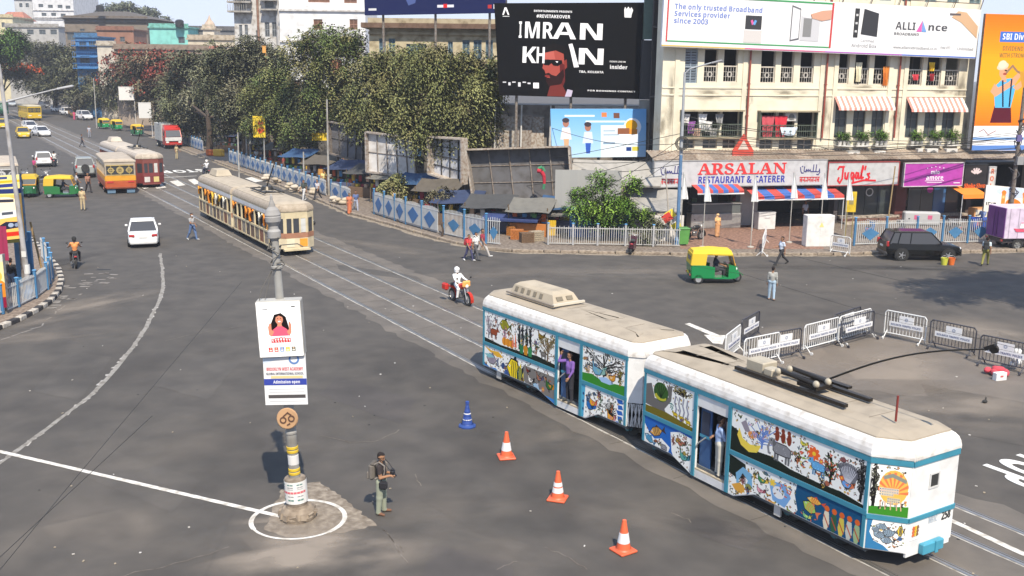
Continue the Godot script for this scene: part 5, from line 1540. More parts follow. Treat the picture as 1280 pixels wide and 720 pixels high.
func far_town() -> void:
	var specs := [
		["white_block","big white apartment block at the top left skyline",[-150.44,15.1,-137.69,32.54],330,20,K(.62,.62,.63),[[-148.59,27.44,-147.1,28.41],[-145.62,27.24,-144.12,28.2],[-142.63,27.27,-141.13,28.23],[-140.15,27.06,-138.65,28.02],[-147.82,24.8,-146.32,25.76],[-144.82,24.83,-143.32,25.8],[-141.84,24.63,-140.34,25.59]],[26.5,24.33,23.84]],
		["stepped_block","pale block stepped down left of the big white apartment block",[-158.44,15.06,-152.85,29.84],335,15,K(.5,.5,.5),[[-156.91,27.63,-155.9,28.85],[-154.89,27.65,-153.87,28.87]],null],
		["yellow_house","pale yellow house at the left skyline edge",[-139.02,14.22,-133.27,22.08],280,12,K(.62,.55,.36),[[-136.27,19.61,-135.42,20.85]],null],
		["grey_house","long grey house with three windows on the left skyline",[-130.56,12.17,-116.99,19.37],270,14,K(.4,.39,.37),[[-125.01,17.57,-123.36,18.77],[-121.93,17.61,-120.29,18.8],[-119.05,17.64,-117.41,18.83],[-129.55,17.12,-128.52,18.51]],[19.37]],
		["brown_mansion","wide decayed brown mansion with a dark pitched roof on the skyline",[-102.47,12.17,-83.66,20.16],240,18,K(.2,.165,.13),[[-98.87,19.92,-97.42,20.36],[-96.7,19.77,-94.33,20.3],[-93.06,19.82,-89.79,20.35],[-88.88,19.87,-86.15,20.39],[-102.07,15.64,-100.24,17.41],[-99.08,16.56,-97.99,18.15],[-89.98,16.49,-88.16,17.91]],[19.62,17.5]],
		["blue_house","bright blue narrow house with balconies left of the brick ruin",[-85.7,5.72,-81.47,15.37],205,9,K(.07,.2,.4),[[-84.98,13.08,-83.58,14.6],[-83.1,13.25,-81.69,14.77],[-85.04,10.33,-83.16,11.86]],[14.91,12.48]],
		["beige_house","tall beige house end right of the bright blue house",[-79.54,5.88,-76.02,13.81],200,10,K(.55,.5,.42),[[-78.07,10.39,-77.46,11.88],[-78.26,7.84,-77.65,9.19]],null],
		["brick_ruin","bare red brick ruin above the beige house",[-89.36,10.41,-81.47,17.42],225,8,K(.3,.15,.1),[[-84.44,15.11,-83.41,16.11]],null],
		["turquoise_house","turquoise painted upper storey right of centre on the far skyline",[-74.56,10.54,-66.7,17.71],215,12,K(.22,.56,.5),[[-68.76,14.72,-67.45,15.99]],[17.71]],
		["cream_villa","low cream villa right of the turquoise storey",[-59.06,8.48,-49.77,14.85],190,10,K(.52,.46,.36),[[-57.98,12.28,-56.96,13.41],[-54.07,12.04,-52.62,13.46]],[13.85]],
		["cream_turret","small cream turret with a pointed top on the far villa",[-56.57,13.45,-54.53,16.69],191,4,K(.6,.54,.44),[[-55.83,14.58,-55.25,15.85]],null],
		["dark_terrace","dark flat terrace between the turquoise storey and the grey tower",[-69.6,8.99,-58.09,17.56],222,8,K(.15,.15,.16),[[-67.74,15.88,-66.39,16.87]],null],
		["pale_far_house","pale hazy house far behind the street end",[-152.17,3.31,-133.8,14.54],300,10,K(.35,.33,.3),[[-140.47,10.56,-139.1,12.35]],null],
		["brown_row","brown shabby row of houses behind the blossoming trees",[-68.72,2.36,-52.57,12.91],180,10,K(.3,.24,.19),[[-67.81,10.15,-66.71,11.49],[-65.74,10.18,-64.64,11.52],[-63.7,9.93,-62.6,11.27],[-61.5,9.96,-60.4,11.3],[-59.3,9.98,-58.2,11.33],[-57.1,10.01,-55.99,11.35]],[12.37]]]
	for s in specs:
		var t := house(s[0],s[1],s[2],-float(s[3]),s[4],s[5],s[6],"glass",K(.16,.17,.18),"wall",s[7])
		if s[0] == "brown_mansion":
			var W: float = s[2][2] - s[2][0]
			var b := mk(K(.12,.11,.1))
			b.at(TR(V(0,s[2][3] + .3,0)))
			b.loft([[V(-1.5,0,1),V(W + 1.5,0,1),V(W + 1.5,0,-18),V(-1.5,0,-18)],[V(W * .35,1.9,-6),V(W * .65,1.9,-6),V(W * .65,1.9,-10),V(W * .35,1.9,-10)]])
			part(b,"pitched_roof",m("rusty"),t)
		if s[0] == "cream_turret":
			var b := mk(K(.5,.4,.32)).at(TR(V(1.0,s[2][3] + .3,-1)))
			b.lathe([Vector2(1.2,0),Vector2(.9,.8),Vector2(.3,1.6),Vector2(0,2.4)],10)
			part(b,"pointed_roof",m("dirty"),t)
		if s[0] == "blue_house":
			var b := mk(K(.03,.16,.42))
			var W: float = s[2][2] - s[2][0]
			for y in [13.7,11.57,9.42]:
				b.bx(V(-.3,y,0),V(W + .2,y + .15,1.3))
				for i in 12: b.tube(V(-.2 + i * W / 11.5,y + .15,1.2),V(-.2 + i * W / 11.5,y + 1.0,1.2),.03,.03,4)
				b.bx(V(-.3,y + 1.0,1.15),V(W + .2,y + 1.08,1.25))
			part(b,"balcony",m("paint"),t)
	for w in [[V(-93.36,22.5,-238.0),"black water tank on the roof ridge of the brown mansion"],[V(-68.02,18.49,-214.0),"black water tank behind the turquoise storey"]]:
		var b := mk(K(.02,.02,.022))
		b.lathe([Vector2(0,0),Vector2(.85,0),Vector2(.85,.4),Vector2(.9,.45),Vector2(.85,.5),Vector2(.85,1.2),Vector2(.5,1.45),Vector2(.25,1.5),Vector2(0,1.5)],14)
		var o := lone(b,"water_tank",m("paint"),w[1],"water tank","black water tanks on far roofs")
		o.position = w[0] - V(0,.6,0)
	var b := mk(K(.35,.14,.1))     # red tin roof
	b.at(TR(V(-64.31,12.14,-186.0)))
	for i in 12: b.quad(V(i * .95,0,2.5),V(i * .95 + .92,0,2.5),V(i * .95 + .92,1.6,-1.5),V(i * .95,1.6,-1.5))
	lone(b,"tin_roof",m("rusty"),"faded red tin roof below the turquoise storey","roof")
	b = mk(K(.4,.17,.12)).at(TR(V(-140.16,21.65,-290.0)))
	b.loft([[V(-1,0,3),V(7,0,3),V(7,0,-4),V(-1,0,-4)],[V(1,2.4,0),V(5,2.4,0),V(5,2.4,-1),V(1,2.4,-1)]])
	lone(b,"tiled_roof",m("dirty"),"red tiled hip roof at the far left skyline","roof")
# ---------------------------------------------------------------- trees and hoardings along the street
func trees() -> void:
	var olive := [K(.098,.104,.042),K(.118,.12,.05),K(.078,.086,.034),K(.13,.122,.056)]
	var green := [K(.075,.1,.034),K(.095,.118,.042),K(.064,.084,.03)]
	var dull := [K(.088,.09,.056),K(.11,.106,.07),K(.07,.075,.046),K(.1,.106,.056)]
	var dark := [K(.052,.056,.03),K(.068,.07,.042),K(.08,.076,.052)]
	tree("large feathery drooping tree beside the black hoarding",V(-5.12,.0,-76.42),[[V(-4.9,10.11,-77.0),V(3.1,2.0,2.4)],[V(-2.94,10.6,-78.0),V(1.9,2.2,2)],[V(-6.3,8.39,-76.0),V(2.2,2.2,2)],[V(-3.33,8.16,-75.0),V(2.6,2.2,2)],[V(-2.46,6.18,-75.0),V(1.6,1.6,1.4)],[V(-5.07,6.72,-75.0),V(2.2,1.6,1.6)],[V(-7.78,6.64,-76.0),V(1.5,1.4,1.4)],[V(-6.45,10.97,-78.0),V(2.2,1.4,1.8)],[V(-1.92,8.72,-76.0),V(1.3,2.2,1.4)],[V(-6.52,5.44,-75.0),V(1.6,1.0,1.3)],[V(-3.86,5.53,-74.0),V(1.7,.9,1.3)]],.3,68,.3,.75,olive,"",null,1.1)
	tree("feathery drooping tree left of the large one, in front of the old cream house",V(-11.43,.0,-88.19),[[V(-9.94,10.35,-86.0),V(2.6,2.0,2)],[V(-11.4,9.07,-84.0),V(2.2,2.4,2)],[V(-9.87,7.82,-84.0),V(2.2,2.2,2)],[V(-11.04,6.62,-82.0),V(1.8,1.5,1.6)],[V(-8.89,8.78,-84.0),V(1.6,1.8,1.6)],[V(-12.6,8.08,-85.0),V(1.8,2.0,1.6)],[V(-8.43,10.05,-84.0),V(1.6,1.6,1.6)],[V(-9.03,6.02,-82.0),V(1.4,1.2,1.3)],[V(-12.49,6.2,-84.0),V(1.5,1.3,1.3)]],.28,66,.3,.7,olive,"",null,1.1)
	tree("tall green tree in front of the white building",V(-17.51,.0,-101.17),[[V(-17.62,12.5,-100.0),V(3.0,2.0,2.4)],[V(-15.65,12.0,-100.0),V(2.2,2.0,2)],[V(-18.61,9.52,-98.0),V(2.6,2.6,2)],[V(-16.35,9.92,-98.0),V(2.4,2.2,2)],[V(-17.92,7.32,-98.0),V(2.2,2.0,2)],[V(-15.28,7.72,-98.0),V(2.2,2.2,2)],[V(-14.02,10.31,-99.0),V(1.8,2.0,1.8)],[V(-20.09,11.36,-100.0),V(2.2,2.2,2)],[V(-18.16,5.5,-97.0),V(2,1.6,1.8)]],.3,60,.32,.5,green + olive,"",null,1.0)
	tree("dense green tree over the yellow banner",V(-24.36,.0,-105.24),[[V(-24.67,7.4,-106.0),V(2.8,2.2,2.2)],[V(-22.5,5.9,-104.0),V(2.8,2.2,2.2)],[V(-25.13,4.28,-104.0),V(2.2,2.0,2)],[V(-21.52,3.66,-102.0),V(2.2,1.6,2)],[V(-23.8,9.01,-106.0),V(2.0,1.6,2)],[V(-20.45,6.36,-103.0),V(2.0,2.2,2)],[V(-26.35,6.18,-106.0),V(2.2,2.2,2)],[V(-21.38,8.28,-104.0),V(2,2,2)]],.3,64,.3,.55,olive + green,"",null,1.0)
	tree("dusty grey-green tree in front of the grey tower",V(-29.27,.0,-111.87),[[V(-30.76,10.72,-114.0),V(3.4,2.6,2.6)],[V(-28.1,9.9,-113.0),V(3.2,2.6,2.6)],[V(-33.05,8.81,-115.0),V(3.2,2.8,2.6)],[V(-29.5,7.62,-112.0),V(3.6,2.8,2.6)],[V(-27.25,11.27,-114.0),V(2.2,1.8,2)],[V(-25.77,9.93,-113.0),V(2,2,2)],[V(-30.18,5.53,-111.0),V(3,2.2,2.2)],[V(-28.78,12.1,-114.0),V(2.4,1.4,2)],[V(-27.77,5.98,-111.0),V(2.6,2,2)]],.32,52,.36,.4,dull,"",null,1.0)
	tree("dusty dark tree left of the grey-green one",V(-36.56,.0,-123.71),[[V(-41.46,9.0,-136.0),V(4,3,3)],[V(-44.62,6.87,-138.0),V(3.6,3,3)],[V(-38.67,6.08,-132.0),V(4,3.2,3)],[V(-42.12,4.45,-134.0),V(4,2.6,3)],[V(-34.77,4.38,-126.0),V(3.4,2.6,3)],[V(-39.61,10.55,-136.0),V(3,2,2.4)]],.35,42,.4,.4,dull + dark,"",null,1.0)
	tree("red blossoming tree below the turquoise storey",V(-59.83,.0,-173.24),[[V(-55.24,10.49,-165.0),V(5,2.2,3)],[V(-59.58,8.57,-168.0),V(5,3.0,3)],[V(-52.49,8.11,-160.0),V(4.6,3,3)],[V(-56.38,5.84,-162.0),V(4.6,2.6,3)]],.35,26,.5,.4,[K(.1,.088,.055),K(.125,.105,.07),K(.14,.1,.07)],"",K(.24,.06,.045),1.0)
	tree("pink-red blossoming thin tree left of the turquoise storey",V(-67.57,.0,-184.2),[[V(-65.77,9.76,-178.0),V(4.6,3,3)],[V(-68.07,7.04,-180.0),V(4,3,3)],[V(-65.42,12.08,-182.0),V(3.4,2,2)]],.3,24,.5,.4,dull,"",K(.3,.07,.05),1.0)
	tree("big dark tree at the left end of the street",V(-100.07,.0,-226.54),[[V(-101.86,11.89,-225.0),V(7,4,4)],[V(-97.63,11.11,-225.0),V(7,5,4)],[V(-101.63,7.73,-220.0),V(6,4,4)],[V(-94.51,6.23,-215.0),V(7,4,4)],[V(-90.26,7.89,-215.0),V(5.6,4.6,4)],[V(-85.57,4.16,-205.0),V(4,3,3)]],.5,20,.6,.4,dark,"",null,1.3)
	tree("bright green tree at the far left edge",V(-97.16,.0,-191.5),[[V(-92.41,13.0,-190.0),V(4,3.4,3)],[V(-94.21,10.86,-190.0),V(4.4,4,3)],[V(-91.97,14.18,-192.0),V(3,2.4,2)]],.4,36,.5,.3,[K(.05,.09,.02),K(.065,.11,.025),K(.04,.07,.02)],"",null,.9)
	tree("orange-red flowering tree under the bright green tree",V(-109.87,.0,-223.69),[[V(-96.62,8.67,-200.0),V(5,1.8,3)],[V(-94.19,8.4,-200.0),V(4,1.4,3)],[V(-93.79,11.93,-196.0),V(2.4,1,2)]],.35,24,.5,.4,dark,"",K(.5,.08,.02),1.0)
	tree("dark tree behind the parked white cars",V(-95.74,.0,-236.66),[[V(-82.61,5.74,-205.0),V(4,3,3)],[V(-78.53,4.67,-200.0),V(3.6,2.8,3)],[V(-84.36,3.4,-205.0),V(3.4,2,3)]],.35,26,.5,.5,dark + dull,"",null,1.0)
	tree("hazy tree on the skyline behind the brown mansion",V(-126.81,.0,-348.83),[[V(-109.85,24.21,-300.0),V(8,3,4)],[V(-105.33,23.82,-300.0),V(7,3.4,4)],[V(-101.34,22.33,-300.0),V(4,2.6,3)],[V(-116.23,25.27,-305.0),V(5,2,3)]],.5,14,.8,.3,[K(.09,.1,.07),K(.11,.12,.08)],"",null,1.4)
	tree("dark roadside tree behind the red truck",V(-45.97,.0,-144.46),[[V(-44.39,3.11,-140.0),V(3.4,2.4,2.6)],[V(-40.68,2.42,-134.0),V(3,2.2,2.6)],[V(-48.15,3.89,-146.0),V(3,2.2,2.6)]],.3,44,.4,.5,dark + dull,"",null,1.0)
	tree("small bright green pruned tree behind the railings by the restaurant",V(5.82,.0,-63.26),[[V(5.39,3.83,-62.5),V(.75,.6,.6)],[V(7.25,3.61,-62.5),V(.7,.55,.5)],[V(4.34,2.84,-62.5),V(1.0,.6,.7)],[V(6.03,2.28,-62.0),V(1.6,.8,1)],[V(4.33,1.92,-62.0),V(1.2,.7,.8)],[V(7.02,1.8,-62.0),V(1.3,.8,.8)],[V(5.21,1.47,-61.8),V(1.3,.6,.7)]],.14,240,.17,.25,[K(.09,.17,.03),K(.14,.22,.04),K(.06,.11,.02)],"",null,.45)
	tree("drooping dusty bush growing between the white frame and the railings",V(-7.82,.0,-68.91),[[V(-8.48,1.92,-75.0),V(1.2,1.1,.9)],[V(-9.19,1.44,-75.0),V(.8,.8,.8)]],.08,130,.25,.8,olive,"",null,.7)
	tree("brownish bush below the dark hoarding frame",V(-4.43,.0,-63.12),[[V(-4.67,1.93,-69.0),V(1.1,.8,.8)],[V(-4.13,1.56,-69.0),V(.8,.6,.7)]],.07,140,.22,.7,[K(.09,.08,.05),K(.11,.1,.06)],"",null,.6)
	tree("dark trailing bush beside the restaurant bin",V(8.44,.0,-62.25),[[V(7.94,.68,-60.8),V(.9,.6,.6)],[V(8.7,1.38,-61.0),V(.7,.6,.6)]],.06,160,.16,.5,green + dull,"",null,.4)
	tree("tall tree standing outside the right edge whose shade falls on the road",V(27,0,-37),[[V(24.4,13.5,-38.5),V(2.6,2,2.4)],[V(28,15,-39),V(3.4,2.4,3)],[V(31.5,13.5,-39),V(3.4,2.4,3)],[V(27.5,12.5,-36.5),V(3,2,2.2)]],.3,60,.34,.4,green)
func frame_hoard(called: String,label: String,q: Array,panel: Color,rim: Color,rib: Color,cols: int,rows: int,depth: float,cat := "hoarding") -> Node3D:
	var t := thing(called,label,cat,V(q[3].x,0,q[3].z))
	var rel := []
	for p in q: rel.append(p - t.position)
	var n: Vector3 = (rel[1] - rel[3]).cross(rel[0] - rel[2]).normalized()
	if n.z < 0: n = -n
	for i in cols:
		var b := mk(panel.lerp(panel * 1.35,rng.randf()))
		var a: Vector3 = rel[0].lerp(rel[1],float(i) / cols); var c: Vector3 = rel[0].lerp(rel[1],(i + .97) / cols); var d: Vector3 = rel[3].lerp(rel[2],(i + .97) / cols); var e: Vector3 = rel[3].lerp(rel[2],float(i) / cols)
		b.loft([[e - n * (depth + .06),d - n * (depth + .06),c - n * (depth + .06),a - n * (depth + .06)],[e - n * depth,d - n * depth,c - n * depth,a - n * depth]])
		part(b,"metal_sheet",m("dirty"),t)
	for i in 4:
		var b := mk(rim)
		var a: Vector3 = rel[i]; var c: Vector3 = rel[(i + 1) % 4]
		var up := (rel[0] - rel[3] as Vector3).normalized() if i % 2 == 0 else (rel[1] - rel[0] as Vector3).normalized()
		b.loft([[a - n * depth - up * .06,a - n * depth + up * .06,a + n * .06 + up * .06,a + n * .06 - up * .06],[c - n * depth - up * .06,c - n * depth + up * .06,c + n * .06 + up * .06,c + n * .06 - up * .06]])
		part(b,"frame_edge",m("rusty"),t)
	for i in range(1,cols):
		var b := mk(rib)
		b.tube((rel[0] as Vector3).lerp(rel[1],float(i) / cols) - n * (depth - .05),(rel[3] as Vector3).lerp(rel[2],float(i) / cols) - n * (depth - .05),.05,.05,6)
		part(b,"upright_bar",m("rusty"),t)
	for i in range(1,rows):
		var b := mk(rib)
		b.tube((rel[0] as Vector3).lerp(rel[3],float(i) / rows) - n * (depth - .03),(rel[1] as Vector3).lerp(rel[2],float(i) / rows) - n * (depth - .03),.035,.035,6)
		part(b,"cross_bar",m("rusty"),t)
	for f in [.15,.85]:
		var b := mk(K(.16,.13,.11))
		var p: Vector3 = (rel[3] as Vector3).lerp(rel[2],f) - n * (depth + .15)
		b.tube(V(p.x,0,p.z),p,.1,.1,7)
		part(b,"support_post",m("rusty"),t)
	return t
func hoardings() -> void:
	frame_hoard("empty_hoarding","large empty dark steel hoarding frame tilted over the market stalls",[V(-3.2,5.1,-68.6),V(3.6,5.48,-67.4),V(3.87,2.12,-67.0),V(-2.69,1.79,-68.2)],K(.1,.1,.105),K(.4,.38,.34),K(.24,.22,.2),5,3,.75)
	frame_hoard("empty_hoarding","grey empty hoarding frame with black bars left of the large dark one",[V(-6.15,5.56,-74.0),V(-3.64,5.56,-72.0),V(-3.63,2.37,-72.0),V(-6.16,2.93,-74.0)],K(.42,.44,.48),K(.5,.48,.45),K(.05,.05,.05),4,4,.6)
	frame_hoard("empty_hoarding","whitish weathered hoarding of patched sheets behind the dusty bush",[V(-11.48,5.48,-80.0),V(-7.63,5.17,-78.0),V(-7.41,2.21,-78.0),V(-11.47,2.39,-80.0)],K(.55,.55,.55),K(.4,.39,.38),K(.28,.27,.26),5,2,.3)
	frame_hoard("empty_hoarding","dark grey empty hoarding leftmost of the row below the trees",[V(-16.16,5.72,-90.0),V(-12.82,5.33,-88.0),V(-13.01,2.41,-88.0),V(-16.09,2.96,-90.0)],K(.12,.12,.13),K(.22,.21,.2),K(.1,.1,.1),4,2,.3)
	var b := mk(K(.7,.5,.03)).at(TR(V(-25.96,5.51,-103.0)))
	b.bx(V(0,-2.1,0),V(1.2,0,.08)); b.paint(K(.6,.1,.02)).box(V(.75,-1.4,.09),V(.6,.5,.02),Basis(Vector3.BACK,.5)); b.box(V(.75,-.7,.092),V(.5,.3,.02),Basis(Vector3.BACK,-.3)); b.paint(K(.3,.3,.3)).tube(V(1.0,-8,-.1),V(1.0,.2,-.1),.05,.05,6)
	lone(b,"yellow_banner",m("cloth"),"yellow banner with red marks on a pole under the green tree","banner")
	b = mk(K(.65,.45,.02)).at(TR(V(-18.95,4.3,-97.0))); b.bx(V(0,-.7,0),V(1.7,0,.1))
	lone(b,"yellow_board",m("cloth"),"small yellow board half hidden by leaves near the grey hoarding","banner")
	b = mk(K(.4,.02,.04)).at(TR(V(1.57,3.87,-66.6)))
	b.path([V(0,.1,0),V(.25,.05,.06),V(.42,-.25,.08),V(.45,-.75,.05)],.17,7,.1); b.paint(K(.05,.2,.1)); b.path([V(.05,.2,.0),V(.3,.32,.05),V(.42,.05,.03)],.12,6); b.path([V(.45,-.75,.05),V(.4,-1.1,.04)],.1,6)
	lone(b,"torn_cloth",m("cloth"),"torn red and green cloth caught on the large dark hoarding","cloth")
# ---------------------------------------------------------------- stalls and fences along the kerb
func stall(label: String,p: Vector3,yaw: float,w: float,h: float,tarp: Color,front: Color,goods: Array,group: String) -> void:
	var t := thing("market_stall",label,"market stall",p,yaw,group)
	for s in [[-1,-1],[1,-1],[-1,1],[1,1]]:
		var b := mk(K(.2,.15,.1)); b.tube(V(s[0] * w * .48,0,s[1] * .9),V(s[0] * w * .48,h + s[1] * -.12,s[1] * .9),.04,.04,6)
		part(b,"post",m("bark"),t)
	var b := mk(tarp)
	var n := 8
	for i in n:
		for j in 4:
			var f := func(a,c): return V((float(a) / n - .5) * w * 1.1,h + .25 - c * .16 - sin(PI * a / n * 2) * .05 - sin(PI * c / 4.0) * .1,-1.1 + c * .6)
			b.quad(f.call(i,j + 1),f.call(i + 1,j + 1),f.call(i + 1,j),f.call(i,j))
	part(b,"tarpaulin",m("canvas"),t)
	b = mk(front); b.cbox(V(0,.4,.45),V(w * .92,.8,.7),.02); part(b,"table",m("paint"),t)
	b = mk(K(.05,.045,.04)); b.bx(V(-w * .5,0,-1.05),V(w * .5,h,-.98)); part(b,"back_cloth",m("canvas"),t)
	for i in 6:
		b = mk(goods[i % goods.size()] * rf(.7,1.2))
		b.cbox(V(w * (-.38 + i * .15),.8 + .11,.3 + rf(-.1,.2)),V(.34,.22 + rf(0,.2),.3),.04,Basis(Vector3.UP,rf(-.3,.3)))
		part(b,"goods",m("cloth"),t)
	for i in 4:
		b = mk(goods[(i + 1) % goods.size()] * rf(.7,1.2))
		b.cbox(V(w * (-.36 + i * .24),h - .8,.5),V(.3,.5,.1),.04); part(b,"hanging_goods",m("cloth"),t)
func market() -> void:
	var tarps := [K(.03,.045,.1),K(.06,.06,.06),K(.16,.15,.13),K(.03,.08,.18),K(.1,.085,.065)]
	var cols := [K(.5,.1,.03),K(.6,.4,.05),K(.5,.5,.48),K(.06,.2,.4),K(.35,.03,.05),K(.1,.25,.08),K(.45,.3,.2)]
	var sp := [V(-36.0,.0,-123.79),V(-30.12,.0,-111.76),V(-25.99,.0,-104.19),V(-21.92,.0,-96.17),V(-18.55,.0,-89.26),V(-15.53,.0,-84.9),V(-13.37,.0,-81.39),V(-10.95,.0,-77.72),V(-8.84,.0,-74.35),V(-6.83,.0,-70.48),V(-4.26,.0,-66.71),V(-2.08,.0,-64.55),V(.56,.0,-62.87),V(2.5,.0,-64.26)]
	var names := ["leftmost stall under the dusty trees at the far end of the market","second stall from the far end under the dusty trees","stall behind the far blue and white fence near the yellow banner","stall behind the middle of the far blue and white fence","stall behind the near end of the far fence, dark roofed","stall beside the gap in the fence by the grey hoarding","blue roofed stall at the fence gap by the two women","stall behind the start of the near fence","stall behind the near fence below the whitish hoarding","stall behind the near fence beside the dusty bush","dark stall behind the white pickets at the bend","stall behind the end of the white pickets","fruit stall with orange boards at the kerb corner","stall with pale board left of the small green tree"]
	for i in sp.size():
		var p: Vector3 = sp[i]
		p += V(1.6,.13,-1.4) if i < 10 else V(.6,.13,-1.5)
		stall(names[i],p,-.5 if i < 9 else -.25,3.0 if i < 12 else 2.6,2.3 if i < 10 else 1.95,tarps[i % 5],[K(.16,.1,.06),K(.1,.12,.2),K(.5,.18,.04)][2 if i == 12 else i % 2],[cols[i % 7],cols[(i + 2) % 7],cols[(i + 5) % 7]],"market stalls behind the fences")
	for i in 5:
		var a: Vector3 = [V(-33.65,.0,-126.57),V(-22.41,.0,-103.8),V(-14.75,.0,-89.05),V(-8.75,.0,-78.86),V(-2.85,.0,-70.81)][i]
		var t := thing("shop_house",["low dark shop house behind the far stalls","low dark shop house behind the middle of the far fence","low dark shop house behind the fence gap","low dark shop house behind the near fence stalls","low dark shop house behind the white pickets"][i],"building",a + V(4.0,0,-6.5),-.5 if i < 4 else -.3)
		var b := mk([K(.2,.17,.14),K(.16,.15,.14)][i % 2])
		wall(b,-7,7,0,5.2,[[-6,.2,-3.2,3],[-2,.2,1.2,3],[2.4,.2,6,3]],-.3,0)
		b.bx(V(-7,0,-4),V(7,5.2,-3.7)); b.bx(V(-7,5.2,-4),V(7,5.4,.2))
		part(b,"wall",m("dirty"),t)
		for k in 3:
			b = mk([K(.05,.14,.3),K(.3,.28,.25),K(.25,.07,.05)][(k + i) % 3]); b.bx(V([-5.8,-1.8,2.6][k],3.1,.02),V([-3.4,1.0,5.8][k],3.9,.12)); part(b,"name_board",m("paint"),t)
	var k := 0
	for q in [[V(1.59,1.51,-65.5),V(5.6,.05,2.0),.12,K(.16,.15,.14),"sagging grey canvas roof below the large dark hoarding"],[V(-.05,1.29,-64.3),V(3.6,.05,1.8),.15,K(.03,.05,.15),"dark blue tarpaulin roof over the fruit stall"],[V(6.7,3.84,-67.0),V(6.0,.06,3.0),.45,K(.34,.32,.29),"slanting grey sheet roof left of the restaurant sign"],[V(9.18,2.27,-65.5),V(3.4,.05,2.4),.5,K(.3,.29,.27),"worn grey awning sheet right of the small green tree"],[V(-2.84,.84,-68.0),V(2.2,.05,1.6),.8,K(.42,.36,.28),"stiff tan sheet leaning behind the white pickets"]]:
		var b := mk(q[3]).at(TR(q[0],-.2,q[2])); b.box(Vector3.ZERO,q[1]); b.box(V(0,-.06,q[1].z * .5),V(q[1].x,.08,.06))
		for s in [-1,1]: b.x = Transform3D.IDENTITY; b.tube(V(q[0].x + s * q[1].x * .45,0,q[0].z + .3),V(q[0].x + s * q[1].x * .45,q[0].y - .1,q[0].z + .3),.04,.04,5)
		lone(b,"sheet_roof",m("canvas"),q[4],"tarpaulin")
	for q in [[V(4.76,2.89,-65.0),4.2,2.6,K(.3,.3,.29),"pale grey corrugated sheet behind the small green tree"],[V(4.06,.7,-63.5),1.0,2.0,K(.03,.14,.38),"blue tarpaulin sheet hanging left of the small green tree"],[V(5.96,.74,-63.4),2.6,1.8,K(.03,.12,.33),"blue tarpaulin sheet hanging behind the small green tree"],[V(2.48,.6,-64.0),.5,1.0,K(.6,.42,.03),"yellow cloth hanging beside the blue sheet"],[V(9.6,.94,-62.4),1.8,1.6,K(.6,.58,.55),"white plastic sheet over the railing near the bin"]]:
		var b := mk(q[3]); var n := 9
		for i in n: b.quad(V((i / 9.0 - .5) * q[1],-q[2] * .5,.05 * (i % 2)),V(((i + 1) / 9.0 - .5) * q[1],-q[2] * .5,.05 * ((i + 1) % 2)),V(((i + 1) / 9.0 - .5) * q[1],q[2] * .5,.05 * ((i + 1) % 2)),V((i / 9.0 - .5) * q[1],q[2] * .5,.05 * (i % 2)))
		var o := lone(b,"hanging_sheet",m("cloth"),q[4],"sheet")
		o.position = q[0]
	for q in [[V(9.94,1.18,-61.5),K(.7,.55,.03),"yellow square flag near the restaurant bin"],[V(9.52,1.9,-61.5),K(.7,.55,.05),"yellow pennant above the square flag near the bin"],[V(9.32,1.72,-61.4),K(.5,.04,.03),"small red flag beside the yellow pennant"]]:
		var b := mk(q[1]); b.box(Vector3.ZERO,V(.55,.5,.03),Basis(Vector3.BACK,.6)); b.paint(K(.4,.35,.28)).tube(V(.2,-1.7,-.03),V(.2,.4,-.03),.025,.025,5)
		var o := lone(b,"small_flag",m("cloth"),q[2],"flag"); o.position = q[0]
func fence(label: String,line: Array,kind: String,hgt := 1.15,bay := 1.9) -> void:
	var t := thing("street_fence",label,"fence",line[0])
	var blue := K(.06,.19,.36); var white := K(.5,.51,.51)
	for i in line.size() - 1:
		var a: Vector3 = line[i] - line[0]; var e: Vector3 = line[i + 1] - line[0]
		var n := int(maxf(1,round(a.distance_to(e) / bay)))
		var d := (e - a).normalized()
		var R := Basis(Vector3.UP,atan2(-d.z,d.x))
		for j in n:
			var p := a.lerp(e,float(j) / n); var L := a.distance_to(e) / n
			var b := mk(blue if kind != "grey" else K(.4,.4,.4)).at(Transform3D(R,p))
			b.cbox(V(0,hgt * .56,0),V(.12,hgt * 1.12,.12),.02); b.paint(K(.1,.3,.55)).cbox(V(0,hgt * 1.15,0),V(.16,.06,.16),.02)
			part(b,"post",m("paint"),t)
			b = mk(white if kind != "grey" else K(.45,.44,.42)).at(Transform3D(R,p))
			for y in [.12,hgt * .9]: b.bx(V(.06,y - .025,-.02),V(L - .06,y + .025,.02))
			var m2 := int(L / .13)
			for k in range(1,m2):
				var x := k * L / m2
				var top := hgt * (.97 + .07 * sin(PI * x / L)) if kind != "grey" else hgt * (.95 + .06 * (k % 2))
				b.bx(V(x - .018,.14,-.015 + .002),V(x + .018,top,.015))
			part(b,"railing_bars",m("paint"),t,"stuff")
			if kind == "diamond":
				b = mk(white).at(Transform3D(R,p)); b.bx(V(.1,.2,.03),V(L - .1,hgt * .86,.05)); part(b,"panel",m("paint"),t)
				b = mk(K(.05,.15,.35)).at(Transform3D(R,p)); var c := L * .5; b.prism(V2([c - L * .33,hgt * .53,c,.24,c + L * .33,hgt * .53,c,hgt * .83]),.05,.065); part(b,"diamond",m("paint"),t)
			elif kind == "picket":
				b = mk(blue).at(Transform3D(R,p)); var c := L * .5; b.prism(V2([c - L * .28,hgt * .5,c,.3,c + L * .28,hgt * .5,c,hgt * .7]),.02,.03); part(b,"diamond",m("paint"),t)
